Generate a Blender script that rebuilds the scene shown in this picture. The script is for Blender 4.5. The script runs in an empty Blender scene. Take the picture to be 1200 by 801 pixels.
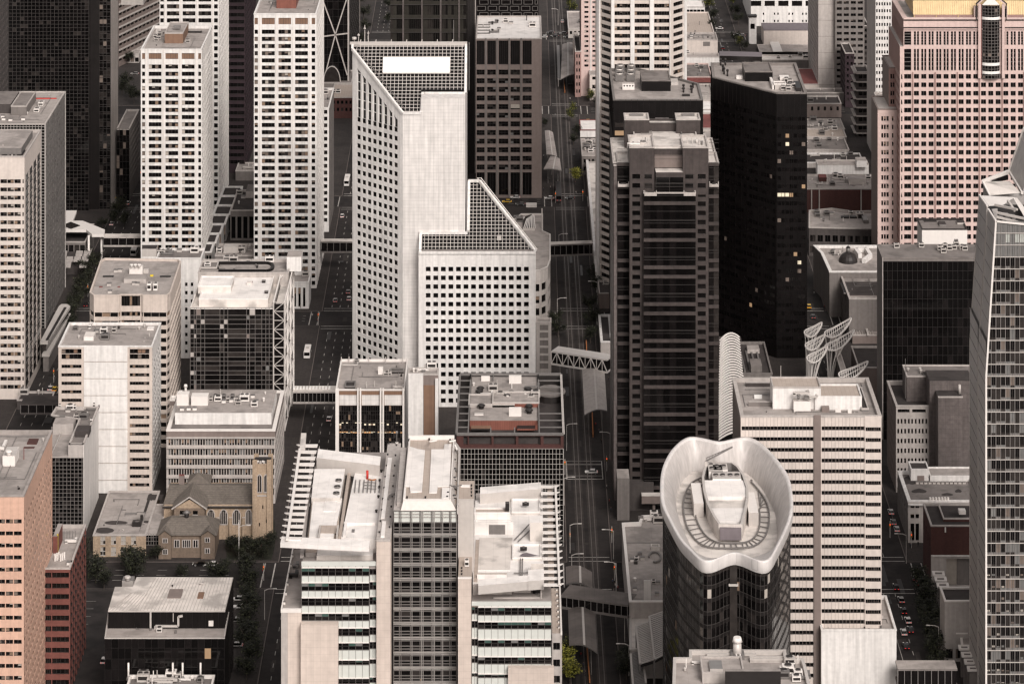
# short names for the most used materials and parts
MW_ = 'metal_white'; LC_ = 'light_concrete'; ML_ = 'metal_light'; MG_ = 'metal_grey'; WW_ = 'white_wall'; MD_ = 'metal_dark'; RG_ = 'roof_gravel'; GC_ = 'grey_concrete'; RW_ = 'roof_white'; RD_ = 'roof_dark'; RS_ = 'roof_stained'; BP_ = 'black_panel'; P_ = 'penthouse'; BP_2 = 'brown_panel'; RG_2 = 'roof_grey'; GM_ = 'glass_mid'; GB_ = 'glass_black'; GD_ = 'glass_dark'; RT_ = 'roof_tan'; CW_ = 'cream_wall'; PG_ = 'pink_granite'; MG_2 = 'mull_grey'; MD_2 = 'mull_dim'; RB_ = 'roof_box'; AC_ = 'air_conditioner'
import bpy, bmesh, math, random
from math import radians, sin, cos, pi, hypot, atan2
random.seed(11)
SC = bpy.context.scene
COL = SC.collection
# ------------------------------------------------------------------ camera, sky, sun, exposure
# a long lens held level with a shifted (rising-front) back: verticals stay parallel
F, H, VX, HY = 3600.0, 400.0, 607.0, -750.0      # focal length in photo pixels, camera height, vanishing point, horizon row
cam = bpy.data.cameras.new('camera'); camo = bpy.data.objects.new('camera', cam); COL.objects.link(camo)
camo.location = (0, 0, H); camo.rotation_euler = (radians(90), 0, 0)
cam.sensor_fit = 'HORIZONTAL'; cam.sensor_width = 36; cam.lens = 36*F/1200
cam.shift_x = -(VX-600)/1200; cam.shift_y = -(400.5-HY)/1200
cam.clip_start = 5; cam.clip_end = 20000
SC.camera = camo
SUN_EL, SUN_AZ = radians(38), radians(160)        # azimuth from +Y clockwise: behind the camera, a little to the right
W = bpy.data.worlds.new('World'); SC.world = W; W.use_nodes = True
nt = W.node_tree; bg = nt.nodes['Background']
sky = nt.nodes.new('ShaderNodeTexSky'); sky.sky_type = 'NISHITA'; sky.sun_disc = False
sky.sun_elevation = SUN_EL; sky.sun_rotation = SUN_AZ; sky.air_density = 1.0; sky.dust_density = 3.0
hs = nt.nodes.new('ShaderNodeHueSaturation'); hs.inputs['Saturation'].default_value = 0.12
tint = nt.nodes.new('ShaderNodeMix'); tint.data_type = 'RGBA'; tint.blend_type = 'MULTIPLY'
tint.inputs[0].default_value = 1; tint.inputs[7].default_value = (1.0, .935, .895, 1)
nt.links.new(sky.outputs[0], hs.inputs['Color']); nt.links.new(hs.outputs[0], tint.inputs[6])
nt.links.new(tint.outputs[2], bg.inputs[0]); bg.inputs[1].default_value = 0.082
sl = bpy.data.lights.new('sun', 'SUN'); sl.energy = 1.5; sl.angle = radians(24); sl.color = (1, .95, .905)
so = bpy.data.objects.new('sun', sl); COL.objects.link(so)
from mathutils import Vector, Matrix
sd = Vector((sin(SUN_AZ)*cos(SUN_EL), cos(SUN_AZ)*cos(SUN_EL), sin(SUN_EL)))
so.rotation_euler = (-sd).to_track_quat('-Z', 'Y').to_euler(); so.location = (0, 600, 900)
SC.view_settings.view_transform = 'Standard'; SC.view_settings.look = 'None'
SC.view_settings.exposure = 0.92; SC.view_settings.gamma = 1
SC.render.engine = 'CYCLES'; SC.cycles.filter_width = 1.4

# ------------------------------------------------------------------ measuring helpers (photo measurements -> metres)
def PX(px, D): return (px-VX)*D/F
def ZZ(py, D): return H-(py-HY)*D/F
def DG(py, z=0.0): return F*(H-z)/(py-HY)
def G(px, py, z=0.0):
    D = DG(py, z); return (PX(px, D), D)

# ------------------------------------------------------------------ materials
def lin(c):
    return tuple(((v/255)/12.92 if v/255 <= .04045 else ((v/255+.055)/1.055)**2.4) for v in c)
MATS = {}
def mat(name, rgb, rough=.8, var=.12, scale=.6, streak=0., bump=0., metal=0., spec=.3, tile=None, patch=0., emit=None, plan=False):
    """procedural surface: base colour with grain, big soft patches, vertical run-off streaks and optional joint lines"""
    m = bpy.data.materials.new(name); m.use_nodes = True; n = m.node_tree; L = n.links.new
    p = n.nodes['Principled BSDF']; N = n.nodes.new
    p.inputs['Roughness'].default_value = rough; p.inputs['Metallic'].default_value = metal
    p.inputs['Specular IOR Level'].default_value = spec
    geo = N('ShaderNodeNewGeometry')
    cur = None
    def mulnoise(cur, vec, sc, lo, hi, detail=4, fmin=.3, fmax=.7):
        t = N('ShaderNodeTexNoise'); t.inputs['Scale'].default_value = sc; t.inputs['Detail'].default_value = detail
        L(vec, t.inputs['Vector'])
        r = N('ShaderNodeMapRange'); r.inputs[1].default_value = fmin; r.inputs[2].default_value = fmax
        r.inputs[3].default_value = lo; r.inputs[4].default_value = hi; L(t.outputs[0], r.inputs[0])
        mx = N('ShaderNodeMath'); mx.operation = 'MULTIPLY'; L(r.outputs[0], mx.inputs[1])
        if cur is None: mx.inputs[0].default_value = 1
        else: L(cur, mx.inputs[0])
        return mx.outputs[0]
    pos = geo.outputs['Position']
    if var: cur = mulnoise(cur, pos, scale, 1-var, 1+var*.6)
    if var: cur = mulnoise(cur, pos, scale*.09, 1-var, 1+var*.5, 2)
    if streak:
        mp = N('ShaderNodeMapping'); mp.inputs['Scale'].default_value = (1, 1, .06); L(pos, mp.inputs[0])
        cur = mulnoise(cur, mp.outputs[0], .9, 1-streak, 1+streak*.3, 5)
    if patch: cur = mulnoise(cur, pos, .13, 1-patch, 1, 5, .38, .5)
    if tile:
        sx = N('ShaderNodeSeparateXYZ'); L(pos, sx.inputs[0])
        ad = N('ShaderNodeMath'); ad.operation = 'ADD'; L(sx.outputs[0], ad.inputs[0]); L(sx.outputs[1], ad.inputs[1])
        for sock, per in ((sx.outputs[0] if plan else ad.outputs[0], tile[0]), (sx.outputs[1 if plan else 2], tile[1])):
            if not per: continue
            d = N('ShaderNodeMath'); d.operation = 'DIVIDE'; d.inputs[1].default_value = per; L(sock, d.inputs[0])
            fr = N('ShaderNodeMath'); fr.operation = 'FRACT'; L(d.outputs[0], fr.inputs[0])
            gt = N('ShaderNodeMath'); gt.operation = 'GREATER_THAN'; gt.inputs[1].default_value = tile[2]/per; L(fr.outputs[0], gt.inputs[0])
            r = N('ShaderNodeMapRange'); r.inputs[3].default_value = 1-tile[3]; r.inputs[4].default_value = 1; L(gt.outputs[0], r.inputs[0])
            mx = N('ShaderNodeMath'); mx.operation = 'MULTIPLY'; L(r.outputs[0], mx.inputs[0])
            if cur is None: mx.inputs[1].default_value = 1
            else: L(cur, mx.inputs[1])
            cur = mx.outputs[0]
    c = N('ShaderNodeMix'); c.data_type = 'RGBA'; c.blend_type = 'MULTIPLY'; c.inputs[0].default_value = 1
    c.inputs[6].default_value = (*rgb, 1)
    if cur is not None:
        cc = N('ShaderNodeCombineColor')
        for i in range(3): L(cur, cc.inputs[i])
        L(cc.outputs[0], c.inputs[7])
    else: c.inputs[7].default_value = (1, 1, 1, 1)
    L(c.outputs[2], p.inputs['Base Color'])
    if bump:
        t = N('ShaderNodeTexNoise'); t.inputs['Scale'].default_value = scale*3; L(pos, t.inputs['Vector'])
        b = N('ShaderNodeBump'); b.inputs['Strength'].default_value = bump; b.inputs['Distance'].default_value = .3
        L(t.outputs[0], b.inputs['Height']); L(b.outputs[0], p.inputs['Normal'])
    if emit:
        p.inputs['Emission Color'].default_value = (*emit[0], 1); p.inputs['Emission Strength'].default_value = emit[1]
    MATS[name] = m
    return m
def K(n): return MATS[n]
mat(WW_, (.70,.67,.645), .75, .08, .8, .2, tile=(3.1, 3.3, .07, .07))
mat('white_tile', (.66,.625,.60), .6, .1, .35, .2, tile=(1.9, 1.35, .12, .18))
mat(CW_, (.58,.51,.465), .75, .07, .8, .1)
mat('tan_wall', (.53,.455,.405), .75, .08, .8, .1, tile=(3.2, 0, .12, .18))
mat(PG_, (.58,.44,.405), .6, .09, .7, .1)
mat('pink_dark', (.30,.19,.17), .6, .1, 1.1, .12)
mat('orange_stone', (.59,.375,.285), .7, .09, 1., .1, tile=(2.2, 0, .1, .15))
mat('red_brick', (.17,.062,.05), .8, .14, 1.2, .15, tile=(0, .45, .06, .15))
mat('brown_brick', (.075,.032,.028), .8, .12, 1.2, .12)
mat('grey_brick', (.125,.105,.10), .8, .2, .9, .2, tile=(2.3, 1.6, .12, .25))
mat('mauve_granite', (.062,.050,.047), .5, .22, .6, .15, tile=(2.4, 0, .1, .25))
mat(BP_2, (.20,.16,.145), .6, .08, .8, .1)
mat(GC_, (.18,.16,.15), .85, .1, .8, .18)
mat('dark_concrete', (.07,.06,.057), .85, .12, .8, .18)
mat(LC_, (.43,.39,.365), .85, .1, .8, .16)
mat('beige_stone', (.56,.475,.42), .7, .08, .5, .08, tile=(2.0, 1.9, .1, .12))
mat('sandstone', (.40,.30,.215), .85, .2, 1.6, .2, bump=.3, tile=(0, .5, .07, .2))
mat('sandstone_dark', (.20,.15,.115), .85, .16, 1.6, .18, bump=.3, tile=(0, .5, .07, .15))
mat('shingle', (.15,.128,.11), .9, .16, 1.6, .2, tile=(0, .35, .08, .2))
mat(RG_, (.33,.295,.275), .95, .14, .45, 0, patch=.24, tile=(5.5, 8, .16, .10), plan=True)
mat(RG_2, (.19,.168,.157), .95, .14, .5, 0, patch=.28)
mat(RD_, (.05,.042,.04), .95, .16, .5, 0, patch=.3)
mat(RW_, (.74,.70,.67), .85, .08, .4, 0, patch=.14, tile=(3.1, 6.5, .14, .09), plan=True)
mat(RS_, (.62,.57,.53), .9, .1, .3, 0, patch=.36, tile=(3.6, 7, .14, .09), plan=True)
mat(RT_, (.40,.335,.29), .9, .08, .5, 0, tile=(1.3, 0, .12, .14), plan=True)
mat(ML_, (.52,.48,.45), .5, .06, .8, .04, metal=.2)
mat(MW_, (.70,.655,.62), .5, .04, .8, .04)
mat(MG_, (.20,.185,.177), .5, .1, .8, .1, metal=.3)
mat('zinc', (.40,.375,.36), .5, .1, .5, .12, metal=.1, tile=(1.6, 0, .1, .1))
mat(MD_, (.028,.024,.023), .5, .12, .8, 0, metal=.2)
mat(BP_, (.0075,.006,.006), .4, .3, .3, .2, spec=.2)
mat('black_rib', (.014,.0115,.011), .5, .2, .4, .1, spec=.2)
mat('olive_frame', (.03,.0265,.0215), .7, .2, .4, .1, spec=.2)
mat('purple_band', (.034,.022,.026), .7, .2, .4, .1, spec=.2)
mat('beige_screen', (.50,.40,.33), .7, .06, .5, .06, tile=(.9, 0, .1, .1))
mat('brown_screen', (.21,.125,.085), .7, .1, .5, .1, tile=(.7, 0, .1, .2))
mat('gold_roof', (.50,.37,.20), .5, .1, .5, .1, metal=.2)
mat('rust_screen', (.20,.075,.055), .7, .12, .5, .1, tile=(.6, 0, .12, .3))
mat('mull_white', (.36,.335,.315), .45, .06)
mat(MG_2, (.14,.127,.12), .45, .06)
mat('mull_dark', (.022,.019,.018), .45, .05)
mat(MD_2, (.042,.037,.035), .45, .05)
mat(GB_, (.004,.0035,.0035), .06, 0, spec=.35)
mat(GD_, (.009,.0075,.0075), .08, .3, .3, spec=.35)
mat(GM_, (.032,.027,.025), .12, .3, .5, spec=.5)
mat('glass_grey', (.17,.165,.16), .25, .12, .5, spec=.5)
mat('glass_pale', (.42,.43,.40), .25, .1, .8, spec=.5)
mat('glass_green', (.055,.10,.085), .12, .2, .5, spec=.5)
mat('glass_frost', (.56,.57,.535), .3, .05, .6, spec=.5)
mat('blind', (.16,.125,.105), .6, .2, .8)
mat('blind_tan', (.22,.15,.105), .6, .2, .8)
mat('blind_pale', (.38,.34,.30), .6, .1, .8)
mat('lit', (.4,.35,.26), .6, .1, .8, emit=((1, .84, .62), .3))
mat('lit_dim', (.12,.08,.05), .6, .1, .8, emit=((1, .62, .34), .16))
mat('lit_orange', (.3,.16,.08), .6, .1, .8, emit=((1, .5, .2), .5))
mat('bowl_metal', (.56,.525,.505), .42, .08, .25, .22, metal=.1, tile=(2.4, 0, .06, .12))
mat('bowl_rim', (.62,.585,.565), .45, .1, .4, .1, tile=(3, 0, .08, .2))
mat('sign_white', (.76,.74,.715), .6, .03, .5, .04)
mat('ground', (.022,.018,.017), .95, .25, .3, 0, patch=.2)
mat('asphalt', (.027,.0222,.021), .92, .25, .4, 0, patch=.4)
mat('asphalt_light', (.048,.040,.037), .92, .25, .4, 0, patch=.3)
mat('pavement', (.04,.033,.0305), .9, .22, .8, 0, patch=.2, tile=(1.5, 1.5, .1, .25), plan=True)
mat('kerb', (.12,.1,.092), .9, .1, .8)
mat('paint', (.42,.39,.365), .8, .35, 1.2)
mat('rail', (.14,.12,.11), .5, .2, 1., metal=.4)
mat('foliage', (.017,.018,.011), .75, .5, 2.2)
mat('foliage_light', (.042,.046,.022), .75, .4, 2.2)
mat('foliage_yellow', (.26,.25,.04), .7, .35, 2.2)
mat('bark', (.06,.048,.04), .9, .2, 2.)
mat('car_white', (.62,.59,.57), .3, .03, spec=.6); mat('car_black', (.012,.011,.011), .25, .05, spec=.6)
mat('car_silver', (.30,.285,.275), .3, .03, metal=.4, spec=.6); mat('car_red', (.22,.018,.018), .3, .05, spec=.6)
mat('car_yellow', (.62,.38,.02), .3, .05, spec=.6); mat('car_grey', (.07,.064,.064), .3, .05, spec=.6)
mat('tyre', (.012,.012,.012), .9, .1); mat('hub', (.3,.29,.28), .4, .05, metal=.6)
mat('tail_light', (.4,.02,.02), .4, 0, emit=((1, .05, .05), .35)); mat('head_light', (.8,.75,.7), .3, 0, emit=((1, .93, .82), .5))
mat('signal_red', (.6,.03,.02), .4, 0, emit=((1, .08, .03), 1.0)); mat('signal_box', (.25,.16,.04), .6, .05)
mat('orange_paint', (.42,.16,.06), .6, .1); mat('red_paint', (.5,.04,.03), .6, .1); mat('yellow_paint', (.6,.45,.04), .6, .1)
mat('cloth_dark', (.03,.027,.03), .9, .2, 3.); mat('cloth_blue', (.05,.06,.09), .9, .2, 3.); mat('cloth_red', (.25,.03,.03), .9, .2, 3.)
mat('cloth_pale', (.42,.40,.38), .9, .2, 3.); mat('skin', (.42,.24,.17), .7, .05, 3.); mat('hair', (.03,.02,.015), .8, .1, 3.)
mat('purple_metal', (.17,.145,.155), .6, .1, .6, .1); mat('stain_red', (.18,.06,.055), .8, .2, 1.)
mat('canopy_roof', (.33,.29,.27), .6, .12, .5, 0, patch=.25, tile=(1.6, 2.2, .1, .18), plan=True)
mat('canopy_dark', (.14,.12,.11), .6, .12, .5, 0, patch=.25, tile=(1.6, 2.2, .1, .2), plan=True)
GD = [(GB_, 7), (GD_, 5), (GM_, 1.6), ('blind', .8)]
GB = [(GB_, 5), (GD_, 4), (GM_, 2), ('blind', .9), ('blind_tan', .5), ('blind_pale', .12)]
GP = [(GB_, 3), (GM_, 2), ('glass_grey', 2.2), ('blind_pale', 1.5)]
GG = [(GB_, 5), ('glass_green', 2.5), (GD_, 4), ('glass_grey', .6)]
GF = [('glass_frost', 1)]
GK = [(GB_, 9), (GD_, 5), (GM_, .3)]
GL = [(GB_, 9), (GD_, 4), ('lit', .9), ('lit_dim', .5)]
GR = [(GB_, 2), (GD_, 4), (GM_, 3), ('lit_dim', .12)]
def pick(gs): return random.choices([g[0] for g in gs], [g[1] for g in gs])[0]

# ------------------------------------------------------------------ mesh builder and objects
class MB:
    def __init__(s): s.v = []; s.f = []; s.m = []; s.sm = []
    def face(s, pts, m, smooth=False):
        i = len(s.v); s.v.extend(pts); s.f.append(tuple(range(i, i+len(pts)))); s.m.append(m); s.sm.append(smooth)
    def box(s, x0, x1, y0, y1, z0, z1, m, top=None):
        if x0 > x1: x0, x1 = x1, x0
        if y0 > y1: y0, y1 = y1, y0
        if z0 > z1: z0, z1 = z1, z0
        i = len(s.v)
        s.v += [(x0,y0,z0),(x1,y0,z0),(x1,y1,z0),(x0,y1,z0),(x0,y0,z1),(x1,y0,z1),(x1,y1,z1),(x0,y1,z1)]
        for q in ((0,1,5,4),(1,2,6,5),(2,3,7,6),(3,0,4,7),(4,5,6,7),(3,2,1,0)):
            s.f.append(tuple(i+k for k in q)); s.m.append(top if (top and q == (4,5,6,7)) else m); s.sm.append(False)
    def prism(s, poly, z0, z1, m, top=None):
        n = len(poly)
        for k in range(n):
            a, b = poly[k], poly[(k+1) % n]
            s.face([(a[0],a[1],z0),(b[0],b[1],z0),(b[0],b[1],z1),(a[0],a[1],z1)], m)
        s.face([(p[0],p[1],z1) for p in poly], top or m); s.face([(p[0],p[1],z0) for p in poly][::-1], m)
    def beam(s, a, b, w, h, m, up=(0,0,1)):
        a, b = Vector(a), Vector(b); d = (b-a)
        if d.length < 1e-6: return
        d.normalize(); u = Vector(up)
        if abs(d.dot(u)) > .98: u = Vector((0,1,0))
        r = d.cross(u).normalized()*w/2; t = r.cross(d).normalized()*h/2
        P = [a-r-t, a+r-t, a+r+t, a-r+t, b-r-t, b+r-t, b+r+t, b-r+t]
        i = len(s.v); s.v += [tuple(p) for p in P]
        for q in ((0,3,2,1),(4,5,6,7),(0,1,5,4),(1,2,6,5),(2,3,7,6),(3,0,4,7)):
            s.f.append(tuple(i+k for k in q)); s.m.append(m); s.sm.append(False)
    def cyl(s, x, y, z0, z1, r, m, n=10, r1=None, top=None):
        r1 = r if r1 is None else r1; i = len(s.v)
        for k in range(n): s.v.append((x+r*cos(2*pi*k/n), y+r*sin(2*pi*k/n), z0))
        for k in range(n): s.v.append((x+r1*cos(2*pi*k/n), y+r1*sin(2*pi*k/n), z1))
        for k in range(n):
            s.f.append((i+k, i+(k+1) % n, i+n+(k+1) % n, i+n+k)); s.m.append(m); s.sm.append(n > 7)
        s.f.append(tuple(i+n+k for k in range(n))); s.m.append(top or m); s.sm.append(False)
        s.f.append(tuple(i+n-1-k for k in range(n))); s.m.append(m); s.sm.append(False)
    def tube(s, pts, r, m, n=6):
        for a, b in zip(pts, pts[1:]): s.beam(a, b, r*2, r*2, m)
    def data(s, name, off=(0,0,0)):
        me = bpy.data.meshes.new(name)
        me.from_pydata([(v[0]-off[0], v[1]-off[1], v[2]-off[2]) for v in s.v], [], s.f)
        names = list(dict.fromkeys(s.m)); ix = {k: i for i, k in enumerate(names)}
        for k in names: me.materials.append(MATS[k])
        me.polygons.foreach_set('material_index', [ix[k] for k in s.m])
        me.polygons.foreach_set('use_smooth', s.sm)
        me.update(); return me
    def build(s, name, parent=None, kind=None, label=None):
        if not s.f: return None
        off = parent.location.copy() if parent else (0,0,0)
        if parent and parent.parent: off = off + parent.parent.location
        o = bpy.data.objects.new(name, s.data(name, off)); COL.objects.link(o)
        if parent: o.parent = parent
        if kind: o['kind'] = kind
        if label: o['label'] = label
        return o
def struct(name, mb): return mb.build(name, None, 'structure')
def thing(name, label, cat, loc, group=None):
    o = bpy.data.objects.new(name, None); o.empty_display_size = 1; COL.objects.link(o); o.location = loc
    o['label'] = label; o['category'] = cat
    if group: o['group'] = group
    return o
def copy_tree(o, loc, rz=0, label=None, parent=None):
    c = o.copy(); COL.objects.link(c)
    if parent is None:
        c.location = loc; c.rotation_euler = (0, 0, rz)
        if label: c['label'] = label
    else: c.parent = parent
    for ch in list(o.children): copy_tree(ch, None, 0, None, c)
    return c
def inset(poly, d):
    n = len(poly); out = []
    for i in range(n):
        p0, p1, p2 = poly[i-1], poly[i], poly[(i+1) % n]
        a = (p1[0]-p0[0], p1[1]-p0[1]); b = (p2[0]-p1[0], p2[1]-p1[1])
        la, lb = hypot(*a) or 1, hypot(*b) or 1
        na, nb = (-a[1]/la, a[0]/la), (-b[1]/lb, b[0]/lb)
        k = 1+na[0]*nb[0]+na[1]*nb[1]
        if k < .15: k = .15
        out.append((p1[0]+(na[0]+nb[0])*d/k, p1[1]+(na[1]+nb[1])*d/k))
    return out
_wc = {}
def window_mesh(w, h, nm, nh, gs, frame, bw, var):
    key = (round(w,2), round(h,2), nm, nh, id(gs), frame, round(bw,2), var)
    if key in _wc: return _wc[key]
    m = MB(); tilt = lambda: random.uniform(-.012, .012)
    for i in range(nm):
        for j in range(nh):
            x0, x1 = w*i/nm, w*(i+1)/nm; z0, z1 = h*j/nh, h*(j+1)/nh
            a, b = tilt(), tilt()
            m.face([(x0,0,z0),(x1,a,z0),(x1,a+b,z1),(x0,b,z1)], pick(gs))
            if gs in (GB, GD, GP) and random.random() < .2:      # a half-drawn blind
                q = z0+(z1-z0)*random.uniform(.3, .8); m.face([(x0+.05,-.02,q),(x1-.05,-.02,q),(x1-.05,-.02,z1),(x0+.05,-.02,z1)], random.choice(['blind','blind_tan',GM_,'blind','blind_pale'] if gs is GB else ['blind',GM_,'blind_tan']))
    if frame:
        for i in range(1, nm): m.box(w*i/nm-bw/2, w*i/nm+bw/2, -bw, .03, 0, h, frame)
        for j in range(1, nh): m.box(0, w, -bw*.9, .03, h*j/nh-bw/2, h*j/nh+bw/2, frame)
        m.box(0, w, -bw*1.1, .03, 0, bw, frame)
    me = m.data('window'); _wc[key] = (me, m)
    return _wc[key]
class Bld:
    """one building: walls, windows, roof and roof plant become children of one Empty at its base"""
    def __init__(s, name, label, poly, z, cat='building', group=None, z0=0.0):
        cx = sum(p[0] for p in poly)/len(poly); cy = sum(p[1] for p in poly)/len(poly)
        s.poly = poly; s.z = z; s.z0 = z0; s.D = min(p[1] for p in poly)
        s.root = thing(name, label, cat, (cx, cy, z0), group)
        s.org = Vector((cx, cy, z0)); s.wall = MB(); s.rest = MB(); s.mull = MB(); s.nw = 0
    def AB(s, i): return s.poly[i], s.poly[(i+1) % len(s.poly)]
    def u(s, AB, px):
        (ax, ay), (bx, by) = AB; L = hypot(bx-ax, by-ay); dx, dy = (bx-ax)/L, (by-ay)/L
        return ((px-VX)*ay/F-ax)/(dx-(px-VX)*dy/F)
    def cols(s, AB, pairs): return [(s.u(AB, a), s.u(AB, b)) for a, b in pairs]
    def rows(s, pairs, D=None): D = D or s.D; return [(ZZ(b, D), ZZ(a, D)) for a, b in pairs]
    def plain(s, AB, z0, z1, m):
        (ax, ay), (bx, by) = AB
        s.wall.face([(ax,ay,z0),(bx,by,z0),(bx,by,z1),(ax,ay,z1)], m)
    def win(s, A, d, u0, u1, z0, z1, inn, gs, nm, nh, frame, bw, single, name):
        nx, ny = -d[1], d[0]
        x, y = A[0]+d[0]*u0+nx*inn, A[1]+d[1]*u0+ny*inn
        me, m = window_mesh(u1-u0, z1-z0, nm, nh, gs, frame, bw, random.randrange(7))
        if single and s.nw < 298:
            o = bpy.data.objects.new(name, me); COL.objects.link(o); o.parent = s.root
            o.location = Vector((x, y, z0))-s.org; o.rotation_euler = (0, 0, atan2(d[1], d[0])); s.nw += 1
        else:
            i = len(s.rest.v)
            s.rest.v += [(x+d[0]*v[0]+nx*v[1], y+d[1]*v[0]+ny*v[1], z0+v[2]) for v in m.v]
            s.rest.f += [tuple(i+k for k in f) for f in m.f]; s.rest.m += m.m; s.rest.sm += m.sm
    def facade(s, AB, z0, z1, cols, rows, wm, gs=GD, nm=1, nh=1, rec=.45, frame='mull_dark', bw=.14, single=True, skip=None, name='window'):
        (ax, ay), (bx, by) = AB; L = hypot(bx-ax, by-ay); d = ((bx-ax)/L, (by-ay)/L); nx, ny = -d[1], d[0]
        P = lambda u, z, k=0: (ax+d[0]*u+nx*k, ay+d[1]*u+ny*k, z)
        cols = sorted((max(a, .02), min(b, L-.02)) for a, b in cols if b > .1 and a < L-.1)
        rows = sorted((max(a, z0+.02), min(b, z1-.02)) for a, b in rows if b > z0+.3 and a < z1-.3)
        w = s.wall; last = 0
        for (u0, u1) in cols:
            if u0 > last+1e-4: w.face([P(last,z0),P(u0,z0),P(u0,z1),P(last,z1)], wm)
            lz = z0
            for (r0, r1) in rows:
                if skip and skip((u0+u1)/2, (r0+r1)/2): continue
                if r0 > lz: w.face([P(u0,lz),P(u1,lz),P(u1,r0),P(u0,r0)], wm)
                w.face([P(u0,r0),P(u1,r0),P(u1,r0,rec),P(u0,r0,rec)], wm)
                w.face([P(u0,r1,rec),P(u1,r1,rec),P(u1,r1),P(u0,r1)], wm)
                w.face([P(u0,r0,rec),P(u0,r1,rec),P(u0,r1),P(u0,r0)], wm)
                w.face([P(u1,r0),P(u1,r1),P(u1,r1,rec),P(u1,r0,rec)], wm)
                s.win((ax,ay), d, u0, u1, r0, r1, rec, gs, nm, nh, frame, bw, single, name)
                lz = r1
            if z1 > lz: w.face([P(u0,lz),P(u1,lz),P(u1,z1),P(u0,z1)], wm)
            last = u1
        if L > last+1e-4: w.face([P(last,z0),P(L,z0),P(L,z1),P(last,z1)], wm)
    def curtain(s, AB, z0, z1, us, zs, gs=GD, bm='mull_white', bw=.22, bd=.2, single=False, gfun=None, inn=0.0, name='window'):
        (ax, ay), (bx, by) = AB; L = hypot(bx-ax, by-ay); d = ((bx-ax)/L, (by-ay)/L); nx, ny = -d[1], d[0]
        us = sorted({0.0, L}|{u for u in us if .1 < u < L-.1}); zs = sorted({z0, z1}|{z for z in zs if z0+.1 < z < z1-.1})
        P = lambda u, z, k=0: (ax+d[0]*u+nx*k, ay+d[1]*u+ny*k, z)
        for a, b in zip(us, us[1:]):
            for c, e in zip(zs, zs[1:]):
                g = gfun((a+b)/2, (c+e)/2) if gfun else pick(gs)
                if single and s.nw < 298:
                    s.win((ax,ay), d, a, b, c, e, inn, gs if not gfun else [(g, 1)], 1, 1, None, .1, True, name)
                else:
                    t, t2 = random.uniform(0, .02), random.uniform(0, .02)
                    s.rest.face([P(a,c,inn),P(b,c,inn+t),P(b,e,inn+t+t2),P(a,e,inn+t2)], g)
        for u in us:
            s.mull.beam(P(u,z0,inn-bd/2), P(u,z1,inn-bd/2), bd, bw, bm, up=(d[0],d[1],0)) if bm else None
        for z in zs:
            s.mull.beam(P(0,z,inn-bd/2+.02), P(L,z,inn-bd/2+.02), bd, bw, bm) if bm else None
    def ribs(s, AB, z0, z1, us, w, dpt, m, mb=None):
        (ax, ay), (bx, by) = AB; L = hypot(bx-ax, by-ay); d = ((bx-ax)/L, (by-ay)/L); nx, ny = -d[1], d[0]
        for u in us:
            p = (ax+d[0]*u-nx*dpt/2, ay+d[1]*u-ny*dpt/2)
            (mb or s.mull).beam((*p, z0), (*p, z1), dpt, w, m, up=(d[0],d[1],0))
    def bands(s, AB, zs, h, dpt, m, mb=None, u0=0, u1=None):
        (ax, ay), (bx, by) = AB; L = hypot(bx-ax, by-ay); d = ((bx-ax)/L, (by-ay)/L); nx, ny = -d[1], d[0]
        u1 = L if u1 is None else u1
        for z in zs:
            a = (ax+d[0]*u0-nx*dpt/2, ay+d[1]*u0-ny*dpt/2, z); b = (ax+d[0]*u1-nx*dpt/2, ay+d[1]*u1-ny*dpt/2, z)
            (mb or s.mull).beam(a, b, dpt, h, m)
    def roof(s, poly=None, z=None, ph=1.0, pw=.5, deck=RG_, cop=LC_, name='roof'):
        poly = poly or s.poly; z = s.z if z is None else z
        m = MB(); m.face([(p[0],p[1],z-ph) for p in inset(poly, pw*.6)], deck); m.build(name, s.root)
        o, i = inset(poly, -.12), inset(poly, pw); r = MB(); n = len(poly)
        for k in range(n):
            q = (k+1) % n
            r.face([(*o[k],z),(*o[q],z),(*i[q],z),(*i[k],z)], cop)
            r.face([(*o[k],z-.45),(*o[q],z-.45),(*o[q],z),(*o[k],z)], cop)
            r.face([(*i[q],z-ph-.05),(*i[k],z-ph-.05),(*i[k],z),(*i[q],z)], cop)
        r.build('parapet', s.root)
        xs, ys = [p[0] for p in i], [p[1] for p in i]; R = random.Random(int(xs[0]*9+ys[0]))
        if n == 4 and (max(xs)-min(xs))*(max(ys)-min(ys)) > 260 and 'gravel' in deck:
            x0, x1, y0, y1 = max(i[0][0], i[3][0])+1, min(i[1][0], i[2][0])-1, min(ys)+1, max(ys)-1; c = MB(); zz = z-ph+.22
            for _ in range(4):
                x, y = R.uniform(x0, x1), R.uniform(y0, y1); c.beam((x, y, zz), (R.uniform(x0, x1), y, zz), .16, .16, MG_); c.beam((x, y, zz), (x, R.uniform(y0, y1), zz), .16, .16, MG_)
            for _ in range(7): x, y = R.uniform(x0, x1), R.uniform(y0, y1); c.cyl(x, y, z-ph, z-ph+R.choice([.12, .5, .9]), R.uniform(.18, .42), R.choice([MD_, ML_, MG_]), 7)
            c.build('roof_fitting', s.root, 'stuff')
    def done(s, mname='mullion'):
        s.wall.build('wall', s.root)
        s.rest.build('window_pane', s.root, 'stuff'); s.mull.build(mname, s.root, 'stuff')
        return s.root
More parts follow.
